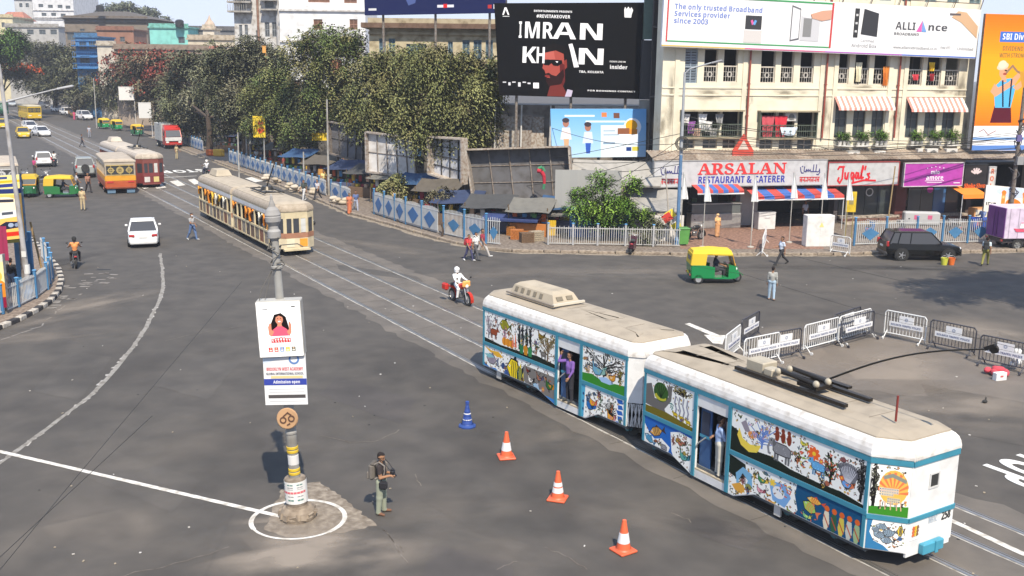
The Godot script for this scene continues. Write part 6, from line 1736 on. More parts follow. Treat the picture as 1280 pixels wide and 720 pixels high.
func fences() -> void:
	var up := func(a: Array):
		var r := []
		for p in a: r.append(p + V(.35,.13,-.35))
		return r
	fence("far blue and white diamond panel fence along the kerb beside the cream tram",up.call([V(-31.04,.0,-110.68),V(-22.34,.0,-94.72),V(-15.44,.0,-82.22)]),"diamond",1.3)
	fence("short blue and white diamond fence beyond the red truck",up.call([V(-43.83,.0,-135.64),V(-38.01,.0,-124.69)]),"diamond",1.3)
	fence("short blue fence at the gap by the two women",up.call([V(-14.79,.0,-80.75),V(-12.6,.0,-76.65)]),"diamond",1.3)
	fence("near blue and white diamond panel fence below the whitish hoarding",up.call([V(-10.23,.0,-72.16),V(-7.5,.0,-67.49),V(-5.02,.0,-63.69)]),"diamond",1.6)
	fence("white picket fence with blue posts at the bend of the kerb",up.call([V(-4.7,.0,-63.41),V(-1.93,.0,-60.07),V(-1.02,.0,-59.58)]),"picket",1.6)
	fence("grey picket fence in front of the small green tree",up.call([V(1.78,.0,-60.05),V(4.72,.0,-59.98),V(9.68,.0,-59.78)]),"grey",1.15)
	fence("white picket fence behind the black car",up.call([V(20.38,.0,-61.07),V(24.47,.0,-61.93),V(29.61,.0,-62.87)]),"picket",1.5)
# ---------------------------------------------------------------- trams
func inset(p: PackedVector2Array,d: float) -> PackedVector2Array:    # convex outline in x,z moved inwards by d
	var r := PackedVector2Array()
	var c := Vector2.ZERO
	for q in p: c += q
	c /= p.size()
	for i in p.size():
		var a := p[(i - 1 + p.size()) % p.size()]; var b := p[i]; var e := p[(i + 1) % p.size()]
		var n0 := (b - a).normalized().orthogonal(); var n1 := (e - b).normalized().orthogonal()
		if n0.dot(c - b) < 0: n0 = -n0
		if n1.dot(c - b) < 0: n1 = -n1
		var mi := (n0 + n1)
		r.append(b + mi / maxf(mi.dot(n0),.3) * d)
	return r
func ring(p: PackedVector2Array,y: float) -> Array:
	var r := []
	for q in p: r.append(V(q.x,y,q.y))
	return r
func tram_roof(parent: Node3D,xf: Transform3D,plan: PackedVector2Array,cove: Color,top: Color,y: float) -> void:
	var b := mk(cove).at(xf)
	b.loft([ring(inset(plan,-.03),y - .02),ring(inset(plan,-.03),y + .06),ring(inset(plan,-.01),y + .16),ring(inset(plan,.03),y + .25),ring(inset(plan,.1),y + .32),ring(inset(plan,.19),y + .365)],true,false,false)
	part(b,"roof_edge",m("tram_white"),parent)
	b = mk(top).at(xf)
	b.loft([ring(inset(plan,.165),y + .34),ring(inset(plan,.175),y + .385),ring(inset(plan,.45),y + .46),ring(inset(plan,.8),y + .5)])
	part(b,"roof",m("canvas"),parent)
	b = mk(top * .55).at(xf)
	var q := inset(plan,.42)
	for i in (7 if cove != top else 0):     # seams of the roofing sheets
		var f := (i + .5) / 7.0
		var lo: float = 1e9; var hi: float = -1e9; var z0: float = 1e9; var z1: float = -1e9
		for v in q:
			lo = minf(lo,v.x); hi = maxf(hi,v.x); z0 = minf(z0,v.y); z1 = maxf(z1,v.y)
		var x := lerpf(lo + .5,hi - .5,f)
		b.box(V(x,y + .495,(z0 + z1) * .5),V(.018,.02,z1 - z0 - .75),Basis(Vector3.UP,rf(-.05,.05)))
	if cove != top: part(b,"roof_seam",m("canvas"),parent)
func bogie(parent: Node3D,xf: Transform3D,x: float,k: Color) -> void:
	var b := mk(K(.025,.024,.023)).at(xf)
	b.bx(V(x - 1.1,.2,-2.0),V(x + 1.1,.42,-.35))
	for s in [-.7,.7]: b.tube(V(x + s,.33,-.35),V(x + s,.33,-2.0),.31,.31,16)
	part(b,"bogie",m("rubber"),parent)
	b = mk(k).at(xf)
	for s in [-.7,.7]: b.tube(V(x + s,.3,-.28),V(x + s,.3,-.16),.13,.11,10)
	part(b,"axle_box",m("paint"),parent)
func art_panel(parent: Node3D,xf: Transform3D,poly: PackedVector2Array,bd: Board,off := .012,called := "painted_panel") -> void:
	var lo := Vector2(1e9,1e9); var hi := -lo
	for q in poly:
		lo = lo.min(q); hi = hi.max(q)
	var b := Mb.new().at(xf)
	var ix := Geometry2D.triangulate_polygon(poly)
	for i in range(0,ix.size(),3):
		var p := [poly[ix[i]],poly[ix[i + 1]],poly[ix[i + 2]]]
		if (p[1] - p[0]).cross(p[2] - p[0]) < 0: p = [p[0],p[2],p[1]]
		var u := []
		for q in p: u.append(Vector2((q.x - lo.x) / (hi.x - lo.x),(hi.y - q.y) / (hi.y - lo.y)))
		var n := V(0,0,1)
		b.t3(V(p[0].x,p[0].y,off),V(p[1].x,p[1].y,off),V(p[2].x,p[2].y,off),n,n,n,u[0],u[1],u[2])
	part(b,called,print_mat(bd.texture(),.45),parent)
const INK := Color(.1,.09,.09)
func a_leaves(b: Board,x: float,y: float,rx: float,ry: float,n: int,s: float,cols: Array) -> void:
	for i in n:
		var p := Vector2(x + rf(-1,1) * rx,y + rf(-1,1) * ry)
		var d := Vector2.RIGHT.rotated(rf(0,TAU))
		b.line([p - d * s,p + d * s],maxf(1.0,s * .18),INK)
		b.oval(p.x,p.y,s,s * .38,cols[rng.randi() % cols.size()],d.angle())
func a_tree(b: Board,x: float,y: float,h: float,spread: float,k: Color,n: int,cols: Array,s := 4.0) -> void:
	b.line([Vector2(x,y),Vector2(x + 4,y - h * .5),Vector2(x - 2,y - h)],h * .035 + 1,k)
	for i in n:
		var f := rf(.25,1.0)
		var e := Vector2(x + rf(-1,1) * spread,y - h * f - rf(-.1,.25) * h)
		var mid := Vector2(lerpf(x,e.x,.5) + rf(-8,8),y - h * f * .85)
		b.line([Vector2(x,y - h * f * .6),mid,e],1.6,k)
		for j in 3: a_leaves(b,e.x,e.y,7,7,2,s,cols)
func a_fish(b: Board,x: float,y: float,l: float,h: float,k: Color,k2: Color,turn := .0) -> void:
	var T := func(px,py): return Vector2(x,y) + Vector2(px * l,py * h).rotated(turn)
	b.poly([T.call(-.58,0),T.call(-.25,-.58),T.call(.2,-.56),T.call(.5,0),T.call(.2,.56),T.call(-.25,.58)],INK)
	b.poly([T.call(-.53,0),T.call(-.23,-.5),T.call(.18,-.48),T.call(.45,0),T.call(.18,.48),T.call(-.23,.5)],k)
	b.poly([T.call(.4,0),T.call(.75,-.5),T.call(.66,0),T.call(.75,.5)],k2)
	for i in 4: b.line([T.call(-.15 + i * .13,-.42),T.call(-.2 + i * .13,0),T.call(-.15 + i * .13,.42)],maxf(1,l * .022),k2)
	b.oval(T.call(-.36,-.12).x,T.call(-.36,-.12).y,l * .05,l * .05,Color.WHITE); b.oval(T.call(-.36,-.12).x,T.call(-.36,-.12).y,l * .025,l * .025,INK)
	b.poly([T.call(-.1,-.5),T.call(.1,-.85),T.call(.2,-.45)],k2)
func a_bird(b: Board,x: float,y: float,s: float,k: Color,k2: Color,f := 1.0) -> void:
	var T := func(px,py): return Vector2(x + px * s * f,y + py * s)
	b.poly([T.call(.75,-.35),T.call(1.4,-.75),T.call(1.15,.1),T.call(.5,.3)],k2)
	b.poly([T.call(-.75,-.9),T.call(-.5,-1.0),T.call(-.35,-.5),T.call(.2,-.35),T.call(.85,-.25),T.call(.5,.35),T.call(-.2,.45),T.call(-.6,.1),T.call(-.65,-.6)],INK)
	b.poly([T.call(-.68,-.84),T.call(-.52,-.92),T.call(-.4,-.45),T.call(.2,-.28),T.call(.76,-.2),T.call(.45,.28),T.call(-.18,.37),T.call(-.53,.06),T.call(-.58,-.56)],k)
	b.poly([T.call(-.15,-.15),T.call(.45,-.2),T.call(.3,.18)],k2); b.poly([T.call(-.75,-.86),T.call(-1.0,-.75),T.call(-.7,-.76)],K(.8,.5,.1)); b.oval(x - .56 * s * f,y - .82 * s,s * .04 + 1,s * .04 + 1,INK)
	for i in 4: b.line([T.call(.85 + i * .1,-.5 + i * .08),T.call(1.3,-.6 + i * .2)],1.0,INK)
	b.line([T.call(-.05,.4),T.call(-.08,.7)],1.5,INK); b.line([T.call(.15,.4),T.call(.14,.7)],1.5,INK)
func a_beast(b: Board,x: float,y: float,s: float,k: Color,f := 1.0,trunk := false,antler := false) -> void:
	var T := func(px,py): return Vector2(x + px * s * f,y + py * s)
	for lx in [-.5,-.3,.35,.55]: b.poly([T.call(lx - .09,.1),T.call(lx + .09,.1),T.call(lx + .07,.75),T.call(lx - .07,.75)],k * K(.8,.8,.8))
	b.poly([T.call(-.75,-.3),T.call(-.4,-.5),T.call(.3,-.5),T.call(.68,-.3),T.call(.7,.2),T.call(.3,.3),T.call(-.45,.3),T.call(-.7,.15)],INK)
	b.poly([T.call(-.7,-.28),T.call(-.4,-.45),T.call(.3,-.45),T.call(.63,-.27),T.call(.65,.17),T.call(.3,.25),T.call(-.45,.25),T.call(-.65,.12)],k)
	b.oval(T.call(-.78,-.42).x,T.call(-.78,-.42).y,s * .26,s * .24,k)
	if trunk:
		b.line([T.call(-.95,-.35),T.call(-1.08,.05),T.call(-1.0,.4),T.call(-.88,.42)],s * .08,k); b.oval(T.call(-.62,-.36).x,T.call(-.62,-.36).y,s * .14,s * .2,k * K(.75,.75,.75))
	else:
		b.poly([T.call(-.9,-.5),T.call(-1.12,-.34),T.call(-1.0,-.2),T.call(-.75,-.25)],k); b.poly([T.call(-.7,-.6),T.call(-.6,-.85),T.call(-.55,-.55)],k)
	if antler:
		for d in [-.2,.05,.3]: b.line([T.call(-.78,-.6),T.call(-.78 + d,-1.0),T.call(-.85 + d * 1.6,-1.3)],1.6,K(.4,.36,.4))
	b.oval(T.call(-.85,-.48).x,T.call(-.85,-.48).y,1.6 + s * .02,1.6 + s * .02,INK)
	for i in 9: b.oval(T.call(rf(-.5,.5),rf(-.3,.15)).x,T.call(0,rf(-.3,.15)).y,1.3,1.3,k * K(1.35,1.35,1.35))
func a_flower(b: Board,x: float,y: float,s: float,k: Color,n := 6) -> void:
	for i in n: b.oval(x + cos(TAU * i / n) * s * .6,y + sin(TAU * i / n) * s * .6,s * .45,s * .3,k,TAU * i / n)
	b.oval(x,y,s * .3,s * .3,K(.9,.75,.2))
func fill_in(b: Board,cols: Array,n: int) -> void:     # little sprigs and dots between the figures
	for i in int(b.w / 22.0):
		var x := rf(12,b.w - 12); var y := rf(12,b.h - 12)
		if b.im.get_pixel(int(x),int(y)).v < .82 or b.im.get_pixel(int(x),int(y)).s > .12: continue
		var k: Color = cols[rng.randi() % cols.size()]; var k2: Color = cols[rng.randi() % cols.size()]
		match i % 3:
			0: a_bird(b,x,y,rf(7,11),k,k2,1.0 if i % 2 else -1.0)
			1: a_fish(b,x,y,rf(18,28),rf(9,14),k,k2,rf(-.6,.6))
			2: a_tree(b,x,y + 14,28,9,k2,6,[k,INK],3)
	for i in n:
		var x := rf(4,b.w - 4); var y := rf(4,b.h - 4)
		if b.im.get_pixel(int(x),int(y)).v < .82 or b.im.get_pixel(int(x),int(y)).s > .12: continue
		match i % 4:
			0: a_leaves(b,x,y,4,4,3,3.4,cols)
			1: a_flower(b,x,y,rf(3,5),cols[rng.randi() % cols.size()],5)
			2: b.line([Vector2(x,y),Vector2(x + rf(-7,7),y + rf(-9,9)),Vector2(x + rf(-10,10),y + rf(-12,12))],1.1,INK)
			3:
				b.oval(x,y,3.2,3.2,INK); b.oval(x,y,2.0,2.0,cols[rng.randi() % cols.size()])
func art(which: String) -> Board:
	var white := K(.9,.9,.88); var green := K(.2,.5,.16); var dk := K(.1,.13,.1); var olive := K(.5,.45,.12)
	var b: Board
	match which:
		"upper_a":
			b = Board.new(500,136,white)
			b.poly(L2([0,118,120,126,250,122,380,112,500,120,500,136,0,136]),dk)
			a_tree(b,30,110,80,26,K(.45,.42,.44),14,[K(.75,.65,.7),K(.6,.6,.62)]); a_beast(b,70,84,36,K(.55,.27,.16),-1.0,false,true)
			a_fish(b,152,34,70,40,K(.62,.6,.16),K(.28,.3,.1)); a_tree(b,150,112,60,12,K(.4,.35,.4),7,[K(.8,.5,.55)])
			for i in 3: b.oval(150 + i * 26,104,18,18,K(.85,.55,.15)); b.line(L2([150 + i * 26,88,150 + i * 26,120]),1.5,K(.6,.3,.1))
			for i in 2: b.poly(L2([205 + i * 18,112,212 + i * 18,60 - i * 14,222 + i * 18,112]),K(.85,.45,.35))
			for i in 4: a_tree(b,256 + i * 26,112,92,8,INK,13,[INK,K(.2,.3,.22),K(.25,.25,.3)],4.5)
			for i in 3: b.poly(L2([262 + i * 30,128,256 + i * 30,96,272 + i * 30,84,288 + i * 30,96,284 + i * 30,128]),[K(.15,.45,.28),K(.75,.5,.12),K(.2,.5,.3)][i])
			a_tree(b,450,120,95,46,K(.4,.33,.24),26,[K(.45,.4,.22),K(.3,.28,.2),K(.6,.5,.3)]); a_bird(b,402,26,24,K(.55,.45,.12),K(.4,.33,.15)); a_beast(b,424,98,26,K(.42,.4,.38)); a_leaves(b,400,60,40,30,24,4,[INK,K(.5,.4,.25)])
		"lower_a":
			b = Board.new(520,130,white)
			b.poly(L2([0,78,40,92,90,86,130,104,200,92,260,100,520,108,520,130,0,130]),K(.2,.48,.75)); b.poly(L2([0,4,60,14,110,8,150,26,100,34,40,22]),K(.85,.65,.2))
			a_fish(b,60,52,76,40,K(.6,.55,.58),K(.4,.42,.5)); b.poly(L2([0,38,50,30,80,40,30,52]),K(.5,.7,.72)); a_fish(b,150,62,36,22,K(.2,.3,.5),K(.12,.2,.38)); a_fish(b,175,90,40,30,K(.25,.38,.6),K(.15,.2,.4))
			a_fish(b,232,58,100,82,K(.92,.8,.12),K(.1,.13,.14)); a_fish(b,275,68,42,60,K(.12,.3,.26),K(.9,.8,.2))
			b.poly(L2([300,20,520,20,520,112,330,108,300,80]),K(.46,.44,.42)); a_bird(b,350,74,24,K(.9,.88,.85),INK); a_bird(b,410,50,26,K(.6,.4,.3),K(.3,.3,.42)); a_fish(b,395,92,50,26,K(.55,.72,.82),K(.7,.7,.75),.3); a_bird(b,480,66,36,K(.2,.38,.18),K(.75,.5,.15)); a_bird(b,330,38,16,K(.5,.2,.15),INK); a_flower(b,440,90,12,K(.7,.45,.3)); a_leaves(b,450,40,60,14,14,5,[K(.7,.4,.25),INK])
		"upper_b":
			b = Board.new(260,144,white)
			b.poly(L2([0,112,60,104,130,118,200,110,260,104,260,144,0,144]),green)
			a_tree(b,132,110,96,110,INK,34,[INK,K(.4,.35,.3),K(.3,.3,.3)],3.6); a_leaves(b,130,34,124,30,90,4,[INK,K(.45,.4,.36),K(.25,.3,.25)]); a_bird(b,90,84,44,K(.42,.62,.72),K(.5,.66,.62)); b.poly(L2([100,108,150,96,196,112,170,122,120,122]),K(.6,.72,.85)); a_bird(b,186,92,30,K(.8,.55,.16),K(.85,.75,.6),-1.0); b.oval(36,92,12,16,K(.75,.65,.55)); a_tree(b,230,110,60,14,olive,8,[olive,INK])
		"lower_b":
			b = Board.new(260,110,white)
			a_bird(b,52,62,34,K(.15,.4,.66),K(.1,.33,.6)); a_bird(b,66,50,26,K(.85,.6,.15),K(.8,.4,.3)); for i in 4: a_leaves(b,120,20 + i * 22,14,9,7,5,[K(.2,.35,.2),INK])
			for i in 14: b.line([Vector2(178,66),Vector2(178,66) + Vector2(40,0).rotated(-2.6 + i * .2)],1.5,INK)
			a_bird(b,180,74,28,K(.85,.6,.2),K(.75,.5,.5)); b.poly(L2([150,80,190,92,176,108,146,100]),K(.82,.58,.55)); for i in 6: b.poly(L2([214 + (i % 2) * 10,4 + i * 18,248,2 + i * 18,256,14 + i * 18,226,18 + i * 18]),K(.15,.36,.66))
			b.poly(L2([0,0,22,0,14,110,0,110]),K(.3,.62,.75)); for i in 3: b.oval(10,30 + i * 26,5,5,K(.1,.22,.4))
		"c2_upper_a":
			b = Board.new(270,152,white)
			b.poly(L2([0,40,30,30,52,84,100,86,130,60,120,20,150,10,146,70,110,112,120,128,0,120]),K(.4,.39,.38)); b.oval(86,52,42,38,K(.16,.3,.12)); b.oval(84,72,34,14,K(.7,.68,.2)); b.oval(90,48,34,28,K(.2,.34,.14))
			for i in 5: b.line([Vector2(86,76),Vector2(60 + i * 14,26)],1.5,K(.1,.16,.08))
			b.poly(L2([0,124,120,122,270,138,270,152,0,152]),K(.42,.38,.1)); a_tree(b,210,40,30,52,INK,20,[olive,INK,K(.6,.55,.3)])
			for i in 4: b.line(L2([170 + i * 22,44,166 + i * 22,70,176 + i * 22,92,170 + i * 22,118]),4,K(.55,.55,.6))
			for i in 3: a_beast(b,172 + i * 36,116 + i * 5,18,K(.72,.62,.12)); a_leaves(b,150,90,12,16,4,5,[K(.2,.45,.42)])
		"c2_lower_a":
			b = Board.new(270,140,K(.14,.38,.68))
			b.poly(L2([0,30,30,60,60,74,100,60,150,80,130,130,60,140,0,110]),white); b.poly(L2([150,20,200,4,270,10,270,140,190,140,160,90]),white)
			a_fish(b,70,42,74,30,K(.8,.6,.3),K(.25,.2,.18),-.35); a_fish(b,30,82,54,24,K(.35,.6,.72),K(.2,.4,.55),.4); a_beast(b,116,92,26,K(.5,.5,.52)); a_bird(b,206,44,26,K(.7,.42,.3),K(.3,.25,.2)); a_bird(b,226,92,30,K(.35,.62,.58),K(.2,.45,.5)); a_leaves(b,224,30,34,20,16,6,[K(.6,.35,.3),INK,K(.4,.5,.35)])
		"c2_upper_b":
			b = Board.new(520,150,white)
			b.poly(L2([0,64,34,74,48,104,110,118,180,112,250,128,360,132,440,128,520,140,520,150,0,150]),dk)
			b.poly(L2([34,60,50,92,84,104,130,92,116,122,80,132,44,118,26,88]),K(.88,.78,.3)); b.poly(L2([40,40,60,24,84,62,60,66]),K(.55,.52,.55)); b.oval(88,68,16,12,K(.85,.55,.3))
			a_tree(b,132,100,78,60,K(.36,.48,.72),24,[K(.8,.6,.72),K(.6,.65,.8),K(.7,.55,.3)])
			a_beast(b,214,82,52,K(.5,.5,.51),1.0,true); for i in 3: b.oval(192 + i * 24,34,9,20,K(.48,.2,.12)); b.oval(190 + i * 24,12,7,8,K(.5,.22,.14)); b.line(L2([192 + i * 24,28,178 + i * 26,34]),3,K(.48,.2,.12))
			a_bird(b,292,26,16,K(.88,.8,.3),K(.8,.7,.3)); a_leaves(b,310,60,24,44,30,6,[K(.85,.75,.3),K(.5,.6,.2),K(.8,.3,.2)]); a_flower(b,336,44,22,K(.88,.38,.16),8); a_beast(b,356,84,38,K(.38,.62,.8)); a_flower(b,364,60,10,K(.8,.4,.3)); a_tree(b,400,118,84,22,INK,16,[K(.3,.4,.2),K(.82,.35,.2),INK],5)
			for i in 18: b.line([Vector2(462,92),Vector2(462,84) + Vector2(54,0).rotated(-2.4 + i * .11)],2.5,K(.35,.35,.38))
			b.oval(462,74,28,40,K(.42,.42,.45)); for i in 10: b.line([Vector2(462,104),Vector2(462,74) + Vector2(34,0).rotated(-2.5 + i * .2)],1.2,K(.75,.75,.78))
			a_bird(b,456,100,24,K(.42,.6,.82),K(.8,.45,.3)); a_flower(b,440,84,9,K(.85,.4,.2)); a_tree(b,508,132,110,12,INK,18,[INK,K(.3,.3,.3)],5)
		"c2_lower_b":
			b = Board.new(520,150,white)
			b.poly(L2([0,0,70,14,76,60,40,80,0,70]),dk); b.poly(L2([30,60,60,26,100,40,104,90,70,110,84,70,60,50,44,84,56,110,36,104]),K(.45,.65,.78)); b.poly(L2([14,110,50,90,76,104,60,130,30,126]),K(.82,.6,.25)); b.oval(88,92,14,12,K(.5,.52,.3))
			a_bird(b,140,44,24,K(.25,.5,.32),K(.85,.7,.25)); a_bird(b,136,84,20,K(.85,.6,.65),K(.6,.3,.35)); b.poly(L2([170,30,240,20,262,60,240,104,190,96]),K(.45,.62,.8)); b.oval(212,60,24,22,K(.86,.86,.86)); a_flower(b,186,34,14,K(.88,.75,.3)); a_fish(b,190,112,60,16,K(.8,.5,.25),K(.9,.7,.3),.3); b.poly(L2([100,120,130,100,180,130,200,150,100,150]),dk); a_bird(b,262,112,20,K(.6,.65,.2),K(.85,.4,.25)); a_leaves(b,240,40,26,24,16,6,[K(.85,.72,.3),K(.4,.55,.75),K(.8,.35,.25)])
			b.poly(L2([282,0,520,0,520,150,262,150,290,90,276,40]),K(.08,.3,.45)); a_fish(b,336,60,54,34,K(.62,.75,.35),K(.85,.45,.3),.4); a_fish(b,352,30,56,20,K(.88,.7,.3),K(.8,.3,.2)); a_bird(b,322,96,18,K(.5,.72,.5),K(.85,.85,.4)); a_leaves(b,340,110,40,20,16,5,[K(.4,.7,.5),K(.85,.8,.5),K(.8,.4,.25)])
			for i in 5:
				var x := 398.0 + i * 27
				b.poly(L2([x - 8,46,x + 8,46,x + 12,84,x - 2,128,x - 12,84]),[K(.85,.8,.7),K(.2,.35,.25),K(.8,.72,.3),K(.75,.75,.7),K(.6,.68,.5)][i]); b.oval(x,36,9,10,K(.82,.38,.16)); b.line(L2([x - 2,124,x - 10,142]),3,K(.8,.7,.5)); b.line(L2([x - 2,124,x + 8,140]),3,K(.8,.7,.5)); b.line(L2([x - 10,60,x + 10,96]),2,K(.7,.3,.2))
		"c2_upper_c":
			b = Board.new(130,150,white)
			a_tree(b,12,136,120,10,INK,16,[INK,K(.35,.35,.3)],5)
			b.poly(L2([0,128,130,118,130,150,0,150]),K(.22,.5,.14))
			b.oval(76,66,48,52,K(.85,.68,.32)); for i in 9: b.poly([Vector2(76,84),Vector2(76,70) + Vector2(50,0).rotated(-3.3 + i * .42),Vector2(76,70) + Vector2(50,0).rotated(-3.1 + i * .42)],K(.86,.45,.28))
			b.poly(L2([40,34,70,24,118,40,116,50,70,36,44,44]),K(.5,.52,.48))
			for i in 22: b.oval(34 + (i % 8) * 8,72 + (i / 8) * 8,4.2,4.2,K(.82,.82,.8)); b.oval(34 + (i % 8) * 8,72 + (i / 8) * 8,2,2,INK)
			for i in 15: b.oval(62 + (i % 6) * 7,100 + (i / 6) * 7,3.6,3.6,K(.8,.8,.78)); b.oval(62 + (i % 6) * 7,100 + (i / 6) * 7,1.6,1.6,INK)
			for x in [36,52,70,90,104]: b.line(L2([x,108,x + 2,132]),2,K(.75,.6,.5))
		"c2_lower_c":
			b = Board.new(130,140,white)
			b.poly(L2([0,0,18,0,10,60,26,100,60,118,80,140,0,140]),K(.2,.45,.62))
			for q in [[50,30,40,26,.2],[74,56,46,30,-.3],[44,70,44,28,.6],[70,92,40,26,.1],[30,46,30,20,.9]]: a_fish(b,q[0],q[1],q[2],q[3],K(.5,.58,.64),K(.35,.37,.4),q[4])
			a_fish(b,112,40,20,44,K(.88,.75,.2),K(.3,.3,.3)); b.oval(112,76,8,10,K(.25,.35,.5)); a_bird(b,96,116,10,K(.75,.5,.3),K(.6,.6,.6))
	fill_in(b,[K(.35,.4,.25),K(.7,.4,.25),K(.3,.42,.55),INK,K(.75,.6,.25),K(.5,.3,.3)],int(b.w * .42))
	return b
func car_xf(a: Vector3,b: Vector3) -> Transform3D:
	var d := b - a
	d.y = .0
	return Transform3D(Basis(Vector3.UP,atan2(-d.z,d.x)),V(a.x,0,a.z))
func painted_tram() -> void:
	var xa := car_xf(V(-.96,.4,-34.0),V(3.31,.4,-27.92)); var xb := car_xf(V(3.66,.4,-26.83),V(7.63,.4,-20.41))
	var o: Transform3D = xb
	var t := thing("painted_tram","white and teal two car tram painted all over with folk art animals","tram",xb.origin)
	var inv := Transform3D(Basis.IDENTITY,-xb.origin)
	xa = inv * xa; xb = inv * xb
	var teal := K(.045,.24,.34); var white := K(.74,.735,.72); var khaki := K(.35,.295,.225)
	var W := 2.35
	for c in 2:
		var xf: Transform3D = xa if c == 0 else xb
		var L := 7.43 if c == 0 else 7.55
		var d0 := 4.2 if c == 0 else 2.15; var d1 := 5.3 if c == 0 else 3.28
		var sl := [3.1,4.1,5.58,6.2] if c == 0 else [1.2,2.05,3.6,4.3]
		var plan := V2([0,0,L,0,L + .34,-.28,L + .34,-W + .28,L,-W,0,-W,-.55,-W + .6,-.55,-.6]) if c == 0 else V2([0,0,L,0,L + .64,-.55,L + .62,-2.1,L,-W,0,-W,-.2,-W + .25,-.2,-.25])
		var dip := .1
		var b := mk(white).at(xf)
		b.prism(V2([0,.4,sl[0],.4,sl[1],dip,d0,dip,d0,2.5,0,2.5]),-.06,.0)
		b.prism(V2([d1,dip,sl[2],dip,sl[3],.4,L,.4,L,2.5,d1,2.5]),-.06,.0)
		b.bx(V(d0,2.03,-.06),V(d1,2.5,-.001)); b.bx(V(d0,dip,-.06),V(d1,.3,.001))
		var pts := Array(plan)
		for i in range(1,pts.size()):
			var p: Vector2 = pts[i]; var q: Vector2 = pts[(i + 1) % pts.size()]
			var y0 := .4
			if c == 0 and (i == 1 or i == 2 or i == 3): y0 = 1.12
			var n := (q - p).normalized().orthogonal() * .05
			if n.dot(Vector2(L * .5,-W * .5) - p) < 0: n = -n
			b.loft([[V(p.x,y0,p.y),V(q.x,y0,q.y),V(q.x + n.x,y0,q.y + n.y),V(p.x + n.x,y0,p.y + n.y)],[V(p.x,2.5,p.y),V(q.x,2.5,q.y),V(q.x + n.x,2.5,q.y + n.y),V(p.x + n.x,2.5,p.y + n.y)]])
		part(b,"body_side",m("paint"),t)
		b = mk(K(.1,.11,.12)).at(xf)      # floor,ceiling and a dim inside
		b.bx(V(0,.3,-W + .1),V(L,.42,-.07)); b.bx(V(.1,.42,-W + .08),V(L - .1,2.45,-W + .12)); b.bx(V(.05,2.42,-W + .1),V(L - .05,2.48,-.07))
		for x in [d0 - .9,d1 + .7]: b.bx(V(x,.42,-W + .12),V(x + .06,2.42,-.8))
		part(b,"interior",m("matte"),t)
		b = mk(K(.03,.09,.22)).at(xf)
		b.bx(V(d0 + .02,.42,-.16),V(d0 + .42,2.0,-.12)); b.paint(K(.02,.03,.06)).bx(V(d0 + .08,1.3,-.115),V(d0 + .36,1.9,-.1)); b.paint(K(.05,.25,.38)).bx(V(d0 + .02,1.2,-.119),V(d0 + .42,1.27,-.1))
		part(b,"door_leaf",m("paint"),t)
		b = mk(K(.5,.44,.34)).at(xf); b.bx(V(d0,.3,-1.1),V(d1,.345,-.002)); part(b,"door_step",m("dirty"),t)
		b = mk(K(.55,.54,.5)).at(xf); b.path([V(d0 + .3,1.25,-.05),V(d0 + .1,1.05,.02),V(d0 + .05,.95,.02)],.02,6); b.tube(V(d1 - .08,.5,-.05),V(d1 - .08,1.9,-.05),.02,.02,6); part(b,"handrail",m("metal"),t)
		b = mk(teal).at(xf)
		b.bx(V(-.02,2.36,.001),V(L + .02,2.5,.03))
		for q in [[.0,d0 - .06],[d1 + .06,L + .01]]: b.bx(V(q[0],1.16,.001),V(q[1],1.27,.032))
		for x in [d0 - .06,d1 + .06]: b.bx(V(x - .055,dip + .02,.001),V(x + .055,2.36,.035))
		for x in [.04,L - .04]: b.bx(V(x - .04,.42,.001),V(x + .04,2.36,.026))
		if c == 1:
			var p := Vector2(L,0); var q := Vector2(L + .64,-.55); var e := Vector2(L + .62,-2.1)
			for s in [[p,q],[q,e],[e,Vector2(L,-W)]]:
				for y in [[2.36,2.5],[1.1,1.2]]:
					var n: Vector2 = (s[1] - s[0]).normalized().orthogonal() * .03
					if n.dot(Vector2(L * .5,-W * .5) - s[0]) > 0: n = -n
					b.loft([[V(s[0].x,y[0],s[0].y),V(s[0].x + n.x,y[0],s[0].y + n.y),V(s[1].x + n.x,y[0],s[1].y + n.y),V(s[1].x,y[0],s[1].y)],[V(s[0].x,y[1],s[0].y),V(s[0].x + n.x,y[1],s[0].y + n.y),V(s[1].x + n.x,y[1],s[1].y + n.y),V(s[1].x,y[1],s[1].y)]])
		part(b,"teal_trim",m("paint"),t)
		tram_roof(t,xf,plan,white,khaki,2.5)
		b = mk(K(.02,.02,.02)).at(xf)
		b.bx(V(.2,.3,-W + .2),V(L - .2,.5,-.15)); part(b,"underframe",m("rubber"),t)
		for x in ([1.7,6.6] if c == 0 else [1.0,5.9]): bogie(t,xf,x,K(.03,.13,.16))
		b = mk(K(.55,.53,.5)).at(xf); b.bx(V(.75 if c == 0 else 4.9,.12,-.1),V(1.0 if c == 0 else 5.1,.4,-.05)); part(b,"step_plate",m("paint"),t)
	art_panel(t,xa,V2([.1,1.28,4.06,1.28,4.06,2.35,.1,2.35]),art("upper_a"))
	art_panel(t,xa,V2([.09,.42,3.1,.42,4.08,.13,4.08,1.15,.09,1.15]),art("lower_a"))
	art_panel(t,xa,V2([5.42,1.28,7.34,1.28,7.34,2.35,5.42,2.35]),art("upper_b"))
	art_panel(t,xa,V2([5.42,.13,5.58,.13,6.2,.42,7.34,.42,7.34,1.15,5.42,1.15]),art("lower_b"))
	art_panel(t,xb,V2([.09,1.28,2.02,1.28,2.02,2.35,.09,2.35]),art("c2_upper_a"))
	art_panel(t,xb,V2([.09,.42,1.2,.42,2.02,.13,2.02,1.15,.09,1.15]),art("c2_lower_a"))
	art_panel(t,xb,V2([3.41,1.28,7.46,1.28,7.46,2.35,3.41,2.35]),art("c2_upper_b"))
